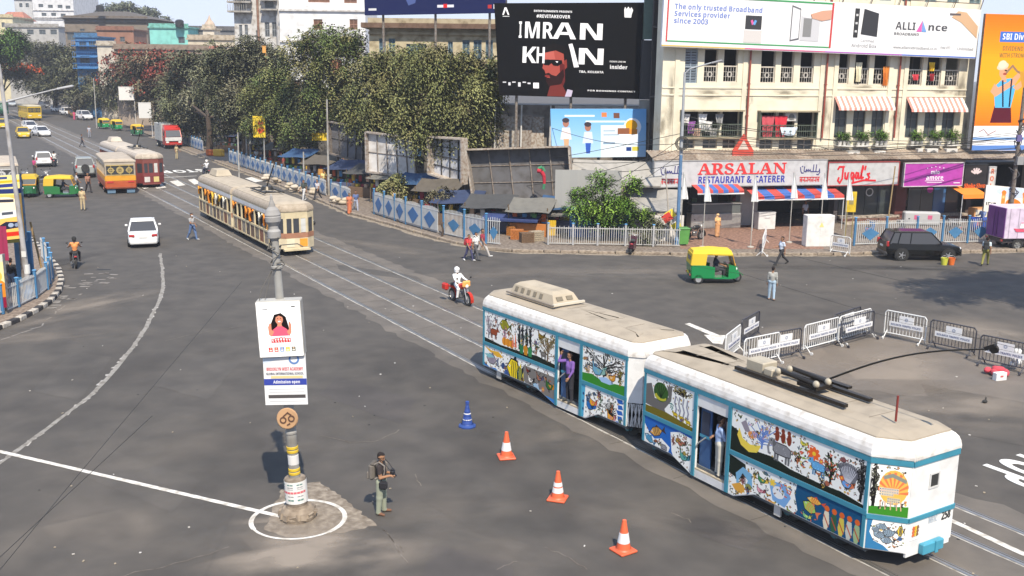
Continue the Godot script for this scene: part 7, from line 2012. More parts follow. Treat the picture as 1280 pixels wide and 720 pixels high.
	art_panel(t,xb,V2([3.41,.13,3.6,.13,4.3,.42,7.46,.42,7.46,1.15,3.41,1.15]),art("c2_lower_b"))
	var tap := xb * Transform3D(Basis(Vector3.UP,atan2(.55,.64)),V(7.55,0,0))
	art_panel(t,tap,V2([.03,1.22,.82,1.22,.82,2.35,.03,2.35]),art("c2_upper_c"))
	art_panel(t,tap,V2([.03,.42,.82,.42,.82,1.09,.03,1.09]),art("c2_lower_c"))
	var fr := xb * Transform3D(Basis(Vector3.UP,PI / 2 + .013),V(7.55 + .64,0,-.55))
	var b2 := mk(K(.02,.02,.02)).at(fr); b2.bx(V(.62,1.78,-.1),V(.88,2.06,.004)); part(b2,"front_window",m("glass"),t)
	b2 = mk(white * .8).at(fr)
	for q in [[.58,1.74,.92,1.78],[.58,2.06,.92,2.1],[.58,1.78,.62,2.06],[.88,1.78,.92,2.06]]: b2.bx(V(q[0],q[1],0),V(q[2],q[3],.02))
	part(b2,"window_frame",m("paint"),t)
	text("258",.2,K(.03,.03,.03),t,fr * TR(V(1.3,1.0,.005)),true,.3)
	text("WBTC",.15,K(.4,.45,.5),t,fr * TR(V(.84,1.0,.005)),true,.3)
	b2 = Mb.new().at(fr)
	for i in 9: b2.paint([K(.55,.12,.03),K(.6,.4,.03),K(.2,.1,.05)][i % 3]).box(V(.2 + (i % 3) * .07,.78 + (i / 3) * .08,.006 + .0004 * i),V(.06,.07,.012),Basis(Vector3.BACK,.4 * (i % 3 - 1)))
	b2.paint(K(.55,.55,.55)).bx(V(.1,.66,0),V(.5,.67,.008))
	part(b2,"emblem",m("clean"),t)
	b2 = mk(K(.06,.3,.42)).at(fr); b2.cbox(V(.78,.42,.07),V(.7,.24,.14),.02); b2.cbox(V(.86,.42,.15),V(.1,.28,.04),.01); part(b2,"bumper",m("paint"),t)
	b2 = mk(white).at(fr); b2.bx(V(.02,.3,-.05),V(1.5,.42,.0)); part(b2,"skirt",m("paint"),t)
	b2 = mk(white * .9).at(xa)
	for i in 7:
		var y := .45 + i * .1
		b2.tube(V(7.55,.42,-.08 - i * .3),V(7.62,1.1,-.38 - i * .3),.02,.02,5); b2.tube(V(7.62,.42,-.38 - i * .3),V(7.55,1.1,-.08 - i * .3),.02,.02,5)
	for i in 5: b2.tube(V(7.45 + i * .09,.42,-.02 - i * .06),V(7.5 + i * .09,1.1,-.06 - i * .06),.018,.018,5); b2.tube(V(7.5 + i * .09,.42,-.06 - i * .06),V(7.45 + i * .09,1.1,-.02 - i * .06),.018,.018,5)
	part(b2,"scissor_gate",m("paint"),t)
	b2 = mk(white * .93).at(xa * Transform3D(Basis(Vector3.UP,PI / 2),V(7.78,0,-.35)))
	b2.bx(V(.15,1.95,.0),V(.95,2.36,.02)); b2.paint(K(.1,.1,.1)).bx(V(.4,2.0,.02),V(.46,2.06,.04)); part(b2,"end_hatch",m("paint"),t)
	b2 = mk(K(.02,.02,.02)).at(xa); b2.bx(V(7.6,.25,-1.4),V(8.7,.45,-.9)); part(b2,"coupling",m("rubber"),t)
	b2 = mk(K(.03,.03,.03)).at(xa); b2.bx(V(7.82,.45,-2.0),V(8.35,2.4,-.5)); part(b2,"gangway",m("canvas"),t)
	var k2 := K(.42,.36,.27)
	b2 = mk(k2).at(xa)
	b2.loft([[V(.8,3.08,-.55),V(3.2,3.08,-.55),V(3.2,3.08,-1.6),V(.8,3.08,-1.6)],[V(.9,3.34,-.65),V(3.0,3.34,-.65),V(3.0,3.34,-1.5),V(.9,3.34,-1.5)],[V(1.0,3.42,-.8),V(2.8,3.42,-.8),V(2.8,3.42,-1.4),V(1.0,3.42,-1.4)]])
	part(b2,"roof_box",m("canvas"),t)
	b2 = mk(k2 * .45).at(xa)
	for i in 7:
		b2 = mk(k2 * .45).at(xa)
		if i < 5: b2.box(V(1.1 + i * .34,3.22,-.6),V(.16,.16,.03),Basis(Vector3.RIGHT,-.36))
		else: b2.box(V(3.11,3.22,-.85 - (i - 5) * .4),V(.03,.14,.24),Basis(Vector3.BACK,.6))
		part(b2,"roof_box_louvre",m("canvas"),t)
	b2 = mk(K(.25,.21,.17)).at(xa)
	b2.bx(V(.7,3.04,-.52),V(3.35,3.09,-.44)); b2.bx(V(.7,3.04,-1.7),V(3.35,3.09,-1.62)); b2.paint(K(.6,.55,.45)).bx(V(3.28,3.06,-1.7),V(3.36,3.13,-.44))
	part(b2,"roof_rail",m("paint"),t)
	b2 = mk(K(.05,.04,.035)).at(xb)
	for z in [-.72,-1.55]:
		b2.bx(V(2.7,3.05,z - .06),V(6.2,3.13,z + .06))
	for z in [-.95,-1.35]: b2.tube(V(3.95,3.3,z),V(5.15,3.24,z),.06,.06,8)
	b2.bx(V(4.6,3.13,-1.4),V(5.2,3.22,-.85)); b2.bx(V(3.5,3.1,-1.85),V(5.4,3.16,-1.7))
	part(b2,"trolley_base",m("metal"),t)
	b2 = mk(K(.42,.37,.28)).at(xb)
	b2.cbox(V(3.15,3.2,-1.15),V(.6,.3,.5),.03); b2.cbox(V(3.65,3.18,-1.0),V(.3,.2,.3),.03)
	part(b2,"resistor_box",m("paint"),t)
	for q in [[3.95,-.95],[5.15,-.95],[3.95,-1.35],[5.15,-1.35]]:
		b2 = mk(K(.42,.37,.28)).at(xb)
		b2.ball(V(q[0],3.28,q[1] + .06),V(.09,.09,.07),10,6)
		part(b2,"insulator",m("paint"),t)
	b2 = mk(K(.045,.04,.035)).at(xb)
	var p0 := V(5.0,3.28,-1.5)
	var pe := inv * V(7.08 + .522 * 4.7,5.1,-23.55 + .853 * 4.7)
	pe = xb.affine_inverse() * pe
	var pp := []
	for i in 15:
		var f := i / 14.0
		pp.append(p0.lerp(pe,f) + V(0,sin(PI * f) * .22,0))
	b2.path(pp,.026,7,.016)
	part(b2,"trolley_pole",m("metal"),t)
	b2 = mk(K(.05,.045,.04)).at(xb)
	b2.lathe([Vector2(0,-.03),Vector2(.09,-.03),Vector2(.06,0),Vector2(.09,.03),Vector2(0,.03)],12,pe,Basis(Vector3.RIGHT,PI / 2)); b2.box(pe + V(-.08,.02,0),V(.24,.08,.08),Basis(Vector3.BACK,.5))
	part(b2,"trolley_wheel",m("metal"),t)
	b2 = mk(K(.2,.03,.02)).at(xb); b2.tube(V(7.35,3.04,-.95),V(7.35,3.62,-.95),.025,.025,8); part(b2,"roof_post",m("paint"),t)
	var f1 := xb.origin
	var q1 := o.origin
	var wa := Transform3D(Basis.IDENTITY,q1) * xa; var wb := Transform3D(Basis.IDENTITY,q1) * xb
	var pp1 := person({"shirt": K(.16,.08,.3),"pants": K(.02,.022,.03),"long": true,"sr": 1.5,"er": 1.9,"ar": .4,"sl": .25,"al": .25,"el": .4,"il": .3,"h": 1.62,"cell": .02,"hp": .1},"man in purple shirt holding his hand to his face in the first tram door",Vector3.ZERO,0)
	pp1.transform = wa * Transform3D(Basis(Vector3.UP,-.1),V(4.68,.345,-.1))
	var pp2 := person({"shirt": K(.28,.38,.58),"pants": K(.46,.44,.38),"long": true,"sl": .2,"sr": .35,"er": .7,"h": 1.6,"cell": .02},"man in pale blue shirt and cream trousers in the second tram door",Vector3.ZERO,0)
	pp2.transform = wb * Transform3D(Basis(Vector3.UP,PI - .5),V(2.88,.345,-.14))
	var pp3 := person({"shirt": K(.22,.13,.13),"pants": K(.02,.02,.025),"sl": .5,"sr": .2,"el": .8,"h": 1.68,"cell": .02},"man in reddish checked shirt behind the pale blue shirt in the tram door",Vector3.ZERO,0)
	pp3.transform = wb * Transform3D(Basis(Vector3.UP,-.3),V(2.6,.345,-.5))
func old_tram(label: String,near_rear: Vector3,near_front: Vector3,side: Color,band: Color,roofk: Color,drape: Array,lower: Array,ends: Array) -> void:
	var xf := car_xf(near_rear,near_front)
	var t := thing("old_tram",label,"tram",xf.origin)
	t.rotation.y = xf.basis.get_euler().y
	var W := 2.3
	var LT := Vector2(near_front.x - near_rear.x,near_front.z - near_rear.z).length()
	var Lc := (LT - .5) * .5
	for c in 2:
		var x0 := .0 if c == 0 else Lc + .5
		var X := Transform3D(Basis.IDENTITY,V(x0,0,0))
		var plan := V2([0,0,Lc,0,Lc + .45,-.5,Lc + .45,-W + .5,Lc,-W,0,-W,-.35,-W + .45,-.35,-.45])
		var b := mk(K(.03,.03,.03)).at(X)
		b.bx(V(.2,.28,-W + .2),V(Lc - .1,.52,-.15)); part(b,"underframe",m("rubber"),t)
		for x in [1.3,Lc - 1.3]: bogie(t,X,x,K(.05,.05,.05))
		var n := 9
		for i in n:       # lower side sheets
			b = mk((lower[(i + c) % lower.size()] as Color) * rf(.85,1.15)).at(X)
			b.bx(V(Lc * i / n + .01,.42 if i % 4 else .3,-.05),V(Lc * (i + 1) / n - .01,1.2,.0)); part(b,"side_sheet",m("rusty"),t)
		b = mk(side).at(X)
		for i in n + 1: b.bx(V(clampf(Lc * i / n - .05,0,Lc - .1),.42,-.06),V(clampf(Lc * i / n + .05,.1,Lc),2.12,.03))
		b.bx(V(0,1.18,-.06),V(Lc,1.28,.035)); b.bx(V(0,.38,-.06),V(Lc,.45,.035)); b.bx(V(0,2.1,-.06),V(Lc,2.5,-.001)); b.bx(V(0,.4,-W),V(Lc,1.28,-W + .05)); b.bx(V(0,2.1,-W),V(Lc,2.5,-W + .05))
		for i in n + 1: b.bx(V(clampf(Lc * i / n - .05,0,Lc - .1),1.28,-W),V(clampf(Lc * i / n + .05,.1,Lc),2.1,-W + .06))
		part(b,"window_post",m("paint"),t)
		b = mk(K(.62,.62,.63)).at(X); b.bx(V(0,2.2,0),V(Lc,2.42,.03)); part(b,"name_band",m("paint"),t)
		b = mk(K(.06,.05,.045)).at(X); b.bx(V(.1,.5,-W + .1),V(Lc - .1,.58,-.1)); b.bx(V(.1,.58,-1.25),V(Lc - .1,2.3,-1.2)); part(b,"interior",m("matte"),t)
		for i in n:
			if drape.is_empty(): break
			if rng.randf() < .22: continue
			b = mk((drape[rng.randi() % drape.size()] as Color) * rf(.8,1.1)).at(X)
			var cx := Lc * (i + .5) / n
			var dl := rf(.35,.9); b.path([V(cx - .36,2.1,.01),V(cx - .28 + rf(-.06,.1),2.1 - dl * .5,.05),V(cx - .34,2.1 - dl,.03)],rf(.05,.09),6); b.path([V(cx - .36,2.1,.04),V(cx + rf(-.15,.15),2.0 - rf(.05,.3),.07),V(cx + .36,2.1,.04)],.06,6)
			if i % 3 == 1:
				b.paint([K(.5,.48,.42),K(.12,.1,.1),K(.55,.25,.05),K(.3,.32,.2)][rng.randi() % 4]).cbox(V(cx + rf(-.1,.1),1.45,-.15),V(.42,rf(.4,.7),.2),.08); b.paint(SKIN).ball(V(cx,1.88,-.2),V(.1,.12,.1),8,5)
			part(b,"garland",m("cloth"),t)
		for e in [0,1]:       # the ends: panels,windows and brow
			var pp := [[Vector2(Lc,0),Vector2(Lc + .45,-.5)],[Vector2(Lc + .45,-.5),Vector2(Lc + .45,-W + .5)],[Vector2(Lc + .45,-W + .5),Vector2(Lc,-W)]] if e == 1 else [[Vector2(0,-W),Vector2(-.35,-W + .45)],[Vector2(-.35,-W + .45),Vector2(-.35,-.45)],[Vector2(-.35,-.45),Vector2(0,0)]]
			for s in 3:
				var p: Vector2 = pp[s][0]; var q: Vector2 = pp[s][1]
				var T := X * Transform3D(Basis(Vector3.UP,atan2(-(q.y - p.y),q.x - p.x)),V(p.x,0,p.y))
				var l := p.distance_to(q)
				b = Mb.new().at(T)
				b.paint(ends[0]).bx(V(0,.4,-.05),V(l,1.0,0)); b.paint(ends[1]).bx(V(0,1.0,-.05),V(l,1.28,.01)); b.paint(side)
				var k := 2 if s != 1 else 4
				for i in k: b.bx(V(clampf(l * i / (k - 1.0) - .05,0,l - .1),1.28,-.05),V(clampf(l * i / (k - 1.0) + .05,.1,l),2.1,0))
				b.bx(V(0,2.1,-.05),V(l,2.5,0))
				if s == 1 and e == 1 and c == 1:
					b.paint(ends[2]).bx(V(l * .64,.5,.001),V(l * .98,.95,.03)); b.paint(ends[3]).bx(V(l * .05,.5,.001),V(l * .4,.95,.025)); b.paint(K(.55,.55,.52)).bx(V(l * .66,1.3,-.03),V(l,2.08,-.01)); b.paint(side).bx(V(-.1,.3,-.1),V(l + .1,.4,.15))
				part(b,"end_panel",m("paint"),t)
				b = mk(K(.03,.035,.04)).at(T); b.bx(V(.06,1.3,-.04),V(l - .06,2.08,-.025)); part(b,"windscreen",m("glass"),t)
		b = Mb.new().at(X)
		tram_roof(t,X,plan,roofk,roofk,2.5)
	var b := mk(K(.02,.02,.02)); b.bx(V(Lc + .35,.5,-W + .3),V(Lc + .2,2.45,-.2)); part(b,"gangway",m("canvas"),t)
	b = mk(roofk * 1.05); b.loft([[V(.7,3.02,-.6),V(2.6,3.02,-.6),V(2.6,3.02,-1.7),V(.7,3.02,-1.7)],[V(.85,3.4,-.75),V(2.3,3.4,-.75),V(2.3,3.4,-1.55),V(.85,3.4,-1.55)]]); part(b,"roof_box",m("canvas"),t)
	b = mk(K(.07,.06,.05))
	var cx := Lc + .5 + Lc * .42
	for z in [-.6,-1.7]: b.bx(V(cx - 1.5,3.08,z - .05),V(cx + 1.5,3.15,z + .05))
	for x in [-1.4,0,1.4]: b.bx(V(cx + x - .05,3.1,-1.7),V(cx + x + .05,3.16,-.6))
	b.lathe([Vector2(.4,3.15),Vector2(.3,3.35),Vector2(.0,3.4)],10,V(cx,0,-1.15)); b.tube(V(cx,3.35,-1.15),V(cx + 1.5,5.6,-1.5),.04,.03,6)
	part(b,"trolley_pole",m("metal"),t)
func other_trams() -> void:
	var or_ := [K(.75,.3,.02),K(.72,.42,.05),K(.65,.22,.02),K(.6,.55,.45)]
	old_tram("old cream tram hung with orange marigold garlands, passing the foreground pole",V(-22.02,.4,-71.54),V(-13.31,.4,-56.43),K(.58,.49,.31),K(.6,.6,.6),K(.4,.34,.255),or_,[K(.2,.14,.1),K(.3,.27,.22),K(.26,.12,.07),K(.36,.34,.3),K(.12,.1,.09)],[K(.62,.53,.36),K(.36,.17,.1),K(.65,.3,.03),K(.66,.62,.45)])
	var f := V(-32.37,.4,-87.92)
	var d := V(-.522,0,-.853)
	old_tram("old maroon and cream tram half hidden behind the orange bus",f + d * 16.5,f,K(.2,.055,.045),K(.42,.4,.38),K(.46,.4,.33),[],[K(.17,.05,.04),K(.34,.3,.26),K(.15,.04,.03)],[K(.17,.03,.03),K(.2,.04,.04),K(.6,.5,.2),K(.6,.58,.55)])
	var xf := car_xf(V(-22.02,.4,-71.54),V(-13.31,.4,-56.43))
	for i in 4:
		var p := person({"h": 1.6,"seat": .95,"shirt": [K(.55,.5,.4),K(.04,.04,.05),K(.6,.25,.03),K(.5,.5,.5)][i],"hl": 1.4,"hr": 1.4,"kl": 1.4,"kr": 1.4,"el": .6,"cell": .035,"hcell": .016,"ccell": .02},["passenger in cream shirt at a rear window of the cream tram","passenger in black at the front window of the cream tram","passenger in orange by the middle of the cream tram","passenger in grey near the front of the cream tram"][i],Vector3.ZERO,0)
		p.transform = xf * Transform3D(Basis(Vector3.UP,PI / 2),V([3.2,16.2,6.6,14.2][i],0,-.5))
# ---------------------------------------------------------------- buses,trucks,cars
func bus(label: String,pos: Vector3,yaw: float,L: float,low: Color,mid: Color,up: Color,roofk: Color,grille: Color,called := "bus") -> Node3D:
	var t := thing(called,label,"bus",pos,yaw)
	var w := 1.2; var h := L * .5
	var b := mk(low); b.cbox(V(0,.75,0),V(w * 2,.6,L),.06); part(b,"lower_body",m("paint"),t)
	b = mk(mid); b.cbox(V(0,1.28,0),V(w * 2 + .01,.5,L + .01),.05); part(b,"waist_body",m("paint"),t)
	b = mk(up)
	for s in [-1,1]:
		b.bx(V(s * w,2.3,-h),V(s * (w - .06),2.6,h))
		for i in 9: b.box(V(s * (w - .03),1.9,lerpf(-h + .06,h - .06,i / 8.0)),V(.06,.9,.12))
	for e in [-1,1]:
		b.bx(V(-w,2.35,e * h),V(w,2.6,e * (h - .06)))
		for x in [-w + .07,w - .07]: b.box(V(x,1.9,e * (h - .03)),V(.14,.9,.06))
	part(b,"window_post",m("paint"),t)
	b = mk(K(.03,.035,.04)); b.bx(V(-w + .05,1.5,-h + .05),V(w - .05,2.36,h - .05)); part(b,"window_glass",m("glass"),t)
	b = mk(roofk)
	b.loft([[V(-w,2.58,-h),V(-w,2.58,h),V(-w * .98,2.7,h),V(-w * .98,2.7,-h)].map(func(q): return q),[V(w,2.58,-h),V(w,2.58,h),V(w * .98,2.7,h),V(w * .98,2.7,-h)]])
	b.loft([[V(-w * 1.02,2.6,h + .05),V(w * 1.02,2.6,h + .05),V(w * 1.02,2.6,-h - .05),V(-w * 1.02,2.6,-h - .05)],[V(-w,2.72,h),V(w,2.72,h),V(w,2.72,-h),V(-w,2.72,-h)],[V(-w * .75,2.84,h - .2),V(w * .75,2.84,h - .2),V(w * .75,2.84,-h + .2),V(-w * .75,2.84,-h + .2)]])
	part(b,"roof",m("canvas"),t)
	for e in [-1,1]:
		b = mk(grille)
		for k in [-.7,0,.7]:
			b.lathe([Vector2(.14,-.01),Vector2(.24 if k != 0 else .3,-.01),Vector2(.24 if k != 0 else .3,.01),Vector2(.14,.01)],10,V(k,1.93,e * (h + .005)),Basis(Vector3.RIGHT,PI / 2)); b.box(V(k,1.93,e * (h + .005)),V(.05,.75,.02)); b.box(V(k,1.93,e * (h + .006)),V(.6,.05,.02))
		b.box(V(0,2.33,e * h),V(2.1,.08,.04)); b.box(V(0,1.54,e * h),V(2.1,.08,.04))
		part(b,"end_grille",m("paint"),t)
		for s in [-1,1]:
			b = mk(K(.45,.02,.02) if e < 0 else K(.7,.7,.65)); b.cbox(V(s * .8,.98,e * (h + .01)),V(.5,.14,.06),.02); part(b,"tail_light" if e < 0 else "headlight",m("glass"),t)
	b = mk(K(.1,.17,.25))
	for s in [-1,1]: b.box(V(s * .75,.32,-h + .05),V(.62,.5,.03))
	part(b,"mud_flap",m("rubber"),t)
	b = mk(low * .5); b.cbox(V(0,.5,-h - .02),V(2.3,.16,.14),.03); b.cbox(V(0,.5,h + .02),V(2.3,.16,.14),.03); part(b,"bumper",m("paint"),t)
	for s in [-1,1]:
		for z in [-h * .55,h * .62]: wheel(t,V(s * (w - .14),.45,z),.45,.28,K(.3,.1,.08),5)
	return t
func truck(label: String,pos: Vector3,yaw: float,cab: Color,face: Color,box: Color,door: Color,L := 6.0) -> Node3D:
	var t := thing("truck",label,"truck",pos,yaw)
	var h := L * .5
	var b := mk(cab)
	b.loft([[V(-1,.55,h - 1.7),V(1,.55,h - 1.7),V(1,2.5,h - 1.7),V(-1,2.5,h - 1.7)],[V(-1,.5,h - .1),V(1,.5,h - .1),V(1,1.5,h - .1),V(-1,1.5,h - .1)]].slice(0,0) + [[V(-1.02,.5,h - 1.7),V(1.02,.5,h - 1.7),V(1.02,1.5,h - 1.7),V(1.0,2.4,h - 1.7),V(-1.0,2.4,h - 1.7),V(-1.02,1.5,h - 1.7)],[V(-1.02,.5,h - .05),V(1.02,.5,h - .05),V(1.02,1.5,h),V(.94,2.4,h - .45),V(-.94,2.4,h - .45),V(-1.02,1.5,h)]])
	b.loft([[V(-1.0,2.38,h - .4),V(1,2.38,h - .4),V(1,2.38,h - 1.7),V(-1,2.38,h - 1.7)],[V(-.85,2.85,h - .95),V(.85,2.85,h - .95),V(.9,2.95,h - 1.7),V(-.9,2.95,h - 1.7)]])
	part(b,"cab",m("gloss"),t)
	b = mk(face); b.cbox(V(0,1.22,h + .0),V(2.0,.46,.1),.03); part(b,"front_panel",m("paint"),t)
	b = mk(K(.03,.035,.04)); b.quad(V(-.92,1.52,h + .012),V(.92,1.52,h + .012),V(.86,2.3,h - .385),V(-.86,2.3,h - .385)); part(b,"windscreen",m("glass"),t)
	b = mk(K(.03,.035,.04))
	for s in [-1,1]: b.box(V(s * 1.015,1.9,h - .95),V(.02,.6,.8))
	part(b,"side_window",m("glass"),t)
	b = mk(box)
	b.cbox(V(0,1.95,-.95),V(2.15,2.2,L - 2.0),.04)
	part(b,"cargo_box",m("paint"),t)
	b = mk(box * .72)
	for s in [-1,1]:
		for i in 6: b.box(V(s * 1.085,1.95,-h + .35 + i * (L - 2.4) / 5.0),V(.03,2.1,.05))
	part(b,"cargo_rib",m("paint"),t)
	for s in [-1,1]:
		b = mk(door); b.cbox(V(s * .53,1.95,-h + .03),V(1.02,2.1,.05),.01); b.paint(door * .6).tube(V(s * .2,1.0,-h - .02),V(s * .2,2.9,-h - .02),.025,.025,6)
		part(b,"rear_door",m("paint"),t)
		b = mk(K(.7,.7,.66)); b.cbox(V(s * .75,.85,h + .0),V(.36,.2,.08),.03); part(b,"headlight",m("glass"),t)
		b = mk(K(.4,.02,.02)); b.cbox(V(s * .85,.72,-h),V(.25,.14,.06),.02); part(b,"tail_light",m("glass"),t)
		b = mk(K(.03,.03,.03)); b.box(V(s * 1.2,1.9,h + .05),V(.16,.4,.05)); b.tube(V(s * 1.0,2.05,h - .1),V(s * 1.2,2.05,h + .05),.02,.02,5); part(b,"wing_mirror",m("paint"),t)
		wheel(t,V(s * .85,.42,h - .9),.42,.26,K(.35,.35,.33)); wheel(t,V(s * .82,.42,-h + 1.2),.42,.36,K(.35,.35,.33))
	b = mk(cab * .8); b.cbox(V(0,.6,h + .03),V(2.0,.24,.14),.04); b.paint(K(.06,.05,.05)).bx(V(-.85,.55,-h + .1),V(.85,.82,h - 1.6)); part(b,"chassis",m("paint"),t)
	return t
func traffic() -> void:
	var away := PI + .52; var to := .52
	var c := car("white saloon driving away seen from behind in the middle of the road",V(-22.02,.0,-60.34),PI + .34,K(.72,.72,.71),"sedan","",4.2,1.72,1.5,"moving_car")
	c = car("black sport utility car parked by the picket fence with buckets behind",V(23.38,.0,-58.07),PI / 2,K(.009,.008,.008),"suv","",4.35,1.82,1.66)
	var b := Mb.new()
	c = car("grey jeep with a spare wheel on its back beside the orange bus",V(-40.57,.0,-96.92),PI + .44,K(.3,.32,.31),"suv","",4.0,1.75,1.85,"moving_car")
	b = mk(K(.03,.03,.03)); b.lathe([Vector2(0,-.1),Vector2(.34,-.1),Vector2(.36,0),Vector2(.34,.1),Vector2(0,.1)],16,V(0,.95,-2.12),Basis(Vector3.RIGHT,PI / 2)); part(b,"spare_wheel",m("rubber"),c)
	auto_rickshaw("green and yellow auto rickshaw driving past the restaurant",V(10.23,.0,-50.72),PI / 2 + .02,"","driver in dark shirt seated in the auto rickshaw before the restaurant")
	auto_rickshaw("green and yellow auto rickshaw standing beside the policeman in khaki",V(-35.81,.0,-81.27),PI / 2 + .25,"","driver seated in the auto rickshaw beside the khaki policeman",K(.55,.36,.03),K(.03,.15,.05))
	auto_rickshaw("dark green and yellow auto rickshaw facing the camera at the left",V(-38.6,.0,-81.52),.35,"","",K(.5,.33,.03),K(.02,.1,.04))
	bus("orange and yellow city bus with a tan roof seen from behind",V(-33.79,.0,-87.05),away - .06,7.6,K(.42,.08,.02),K(.7,.32,.02),K(.42,.36,.28),K(.4,.34,.27),K(.42,.32,.12))
	truck("red truck with a white front and pale ribbed cargo box",V(-44.44,.0,-132.73),to,K(.4,.03,.02),K(.62,.62,.6),K(.42,.42,.4),K(.4,.4,.4),6.4)
	var v := truck("purple cake delivery truck cut off by the right edge",V(31.84,.0,-62.16),PI / 2 + .14,K(.16,.04,.2),K(.5,.5,.5),K(.64,.54,.66),K(.17,.04,.22),5.8)
	v.scale = V(.86,.86,.86)
	b = Mb.new().at(Transform3D(Basis(Vector3.UP,-PI / 2),V(-1.1,0,-1.8)))
	b.paint(K(.6,.08,.14)); b.prism(V2([-.2,1.35,1.9,1.35,2.1,1.6,.85,1.5,-.4,1.6]),.002,.012); b.paint(K(.72,.66,.68)); b.prism(V2([0,1.6,1.7,1.6,1.6,2.0,.1,2.0]),.014,.022); b.prism(V2([.4,2.0,1.3,2.0,1.2,2.4,.5,2.4]),.014,.022); b.paint(K(.6,.2,.3)); b.prism(V2([.75,2.4,.95,2.4,.85,2.65]),.014,.022); b.prism(V2([.1,1.95,1.6,1.95,1.6,2.02,.1,2.02]),.024,.03)
	part(b,"cake_picture",m("clean"),v)
	var q := [V(30.03,3.55,-65.0),V(33.46,3.29,-65.0),V(33.68,1.5,-65.0),V(30.01,1.87,-65.0)]
	var bd := Board.new(360,200,K(.88,.87,.84))
	bd.oval(200,40,130,40,K(.75,.8,.88)); bd.rect(0,150,360,50,K(.86,.84,.8))
	for x in [110,250]: bd.rect(x,50,26,110,K(.86,.55,.25)); bd.oval(x + 13,46,16,18,K(.85,.5,.2)); bd.rect(x + 6,70,14,20,K(.95,.75,.5))
	bd.oval(190,126,50,40,K(.84,.48,.16)); bd.oval(178,116,16,20,K(.95,.72,.4)); bd.line(L2([190,90,190,64]),3,K(.8,.45,.15)); bd.rect(146,140,90,22,K(.85,.55,.28)); bd.rect(12,128,6,24,INK); bd.rect(24,128,18,6,INK); bd.rect(24,134,5,18,INK); bd.rect(48,128,5,24,INK); bd.rect(60,128,18,24,INK)
	hoarding_sheet("mosque_hoarding","white hoarding with a golden dome picture behind the purple truck",q,K(.4,.38,.35),bd,.15)
	bus("tan roofed bus at the left edge behind the yellow poster stand",V(-41.17,.0,-82.33),to - .05,7.5,K(.3,.05,.04),K(.34,.34,.36),K(.35,.33,.3),K(.45,.38,.3),K(.5,.5,.5))
	car("white hatchback beside the rider in white at the left",V(-48.82,.0,-106.5),PI + .5,K(.68,.68,.68),"hatch","",3.6,1.6,1.5,"moving_car")
	car("white saloon coming up behind another white car on the far road",V(-68.93,.0,-150.65),to + .2,K(.7,.7,.7),"sedan","white cars on the far road",4.2,1.7,1.45,"moving_car")
	car("white car partly hidden beside the far white saloon",V(-76.3,.0,-163.04),to + .2,K(.68,.68,.68),"hatch","white cars on the far road",3.9,1.65,1.5,"moving_car")
	car("yellow taxi beyond the tan roofed bus",V(-69.87,.0,-146.92),to,K(.6,.4,.02),"sedan","",4.2,1.7,1.5,"moving_car")
	car("yellow taxi at the far left edge",V(-83.27,.0,-168.26),to,K(.6,.42,.02),"sedan","",4.2,1.7,1.5,"moving_car")
	bus("bright yellow bus coming down the far road",V(-90.25,.0,-193.2),to + .15,7.0,K(.62,.42,.02),K(.65,.44,.02),K(.62,.42,.02),K(.45,.4,.3),K(.2,.15,.03))
	bus("dark green bus at the far left edge",V(-104.31,.0,-209.61),to + .15,7.0,K(.03,.16,.08),K(.04,.2,.1),K(.03,.14,.08),K(.3,.3,.27),K(.3,.5,.4))
	bus("red bus in the distance at the far left edge",V(-171.8,.0,-348.69),to + .1,8.0,K(.4,.03,.04),K(.5,.5,.5),K(.4,.03,.04),K(.3,.05,.05),K(.3,.3,.3))
	car("silver car behind the dark green bus",V(-122.45,.0,-253.15),to,K(.35,.38,.4),"suv","",4.2,1.75,1.7,"moving_car")
	car("bluish far car left of the yellow digger",V(-141.42,.0,-297.92),to,K(.3,.36,.42),"sedan","",4.2,1.7,1.5,"moving_car")
	car("dark car parked farthest left of the parked row",V(-111.21,.0,-246.33),.9,K(.12,.12,.12),"suv","cars parked along the far kerb",4.1,1.7,1.6)
	car("white car second in the parked row under the dark tree",V(-99.76,.0,-226.63),.8,K(.7,.7,.7),"hatch","cars parked along the far kerb",3.9,1.7,1.5)
	car("white car third in the parked row under the dark tree",V(-91.83,.0,-212.99),.8,K(.7,.7,.7),"suv","cars parked along the far kerb",4.1,1.75,1.6)
	car("yellow and red taxi in the parked row",V(-87.5,.0,-206.95),.8,K(.6,.3,.03),"hatch","cars parked along the far kerb",3.8,1.65,1.5)
	car("white van-like car at the near end of the parked row",V(-81.02,.0,-195.46),.8,K(.68,.68,.68),"suv","cars parked along the far kerb",4.2,1.75,1.8)
	var dg := thing("digger","small yellow digger far up the left road","digger",V(-131.54,.0,-280.16),.6)
	b = mk(K(.6,.38,.03)); b.cbox(V(0,1.2,0),V(2.0,1.2,3.4),.15); b.cbox(V(0,2.3,-.3),V(1.5,1.4,1.5),.12); part(b,"body",m("gloss"),dg)
	b = mk(K(.6,.38,.03)); b.path([V(0,1.6,1.5),V(.3,4.2,2.6),V(1.4,3.2,4.4)],.22,6); b.cbox(V(1.6,2.6,4.6),V(.9,.7,.7),.1); part(b,"arm",m("paint"),dg)
	for s in [-1,1]: wheel(dg,V(s * .9,.6,-1.0),.6,.35,K(.5,.3,.03)); wheel(dg,V(s * .9,.5,1.2),.5,.3,K(.5,.3,.03))
	auto_rickshaw("leftmost green auto rickshaw in the waiting pair by the maroon tram",V(-67.04,.0,-169.39),.7,"auto rickshaws waiting by the trees","")
	auto_rickshaw("right green auto rickshaw in the waiting pair by the maroon tram",V(-63.52,.0,-165.65),.7,"auto rickshaws waiting by the trees","")
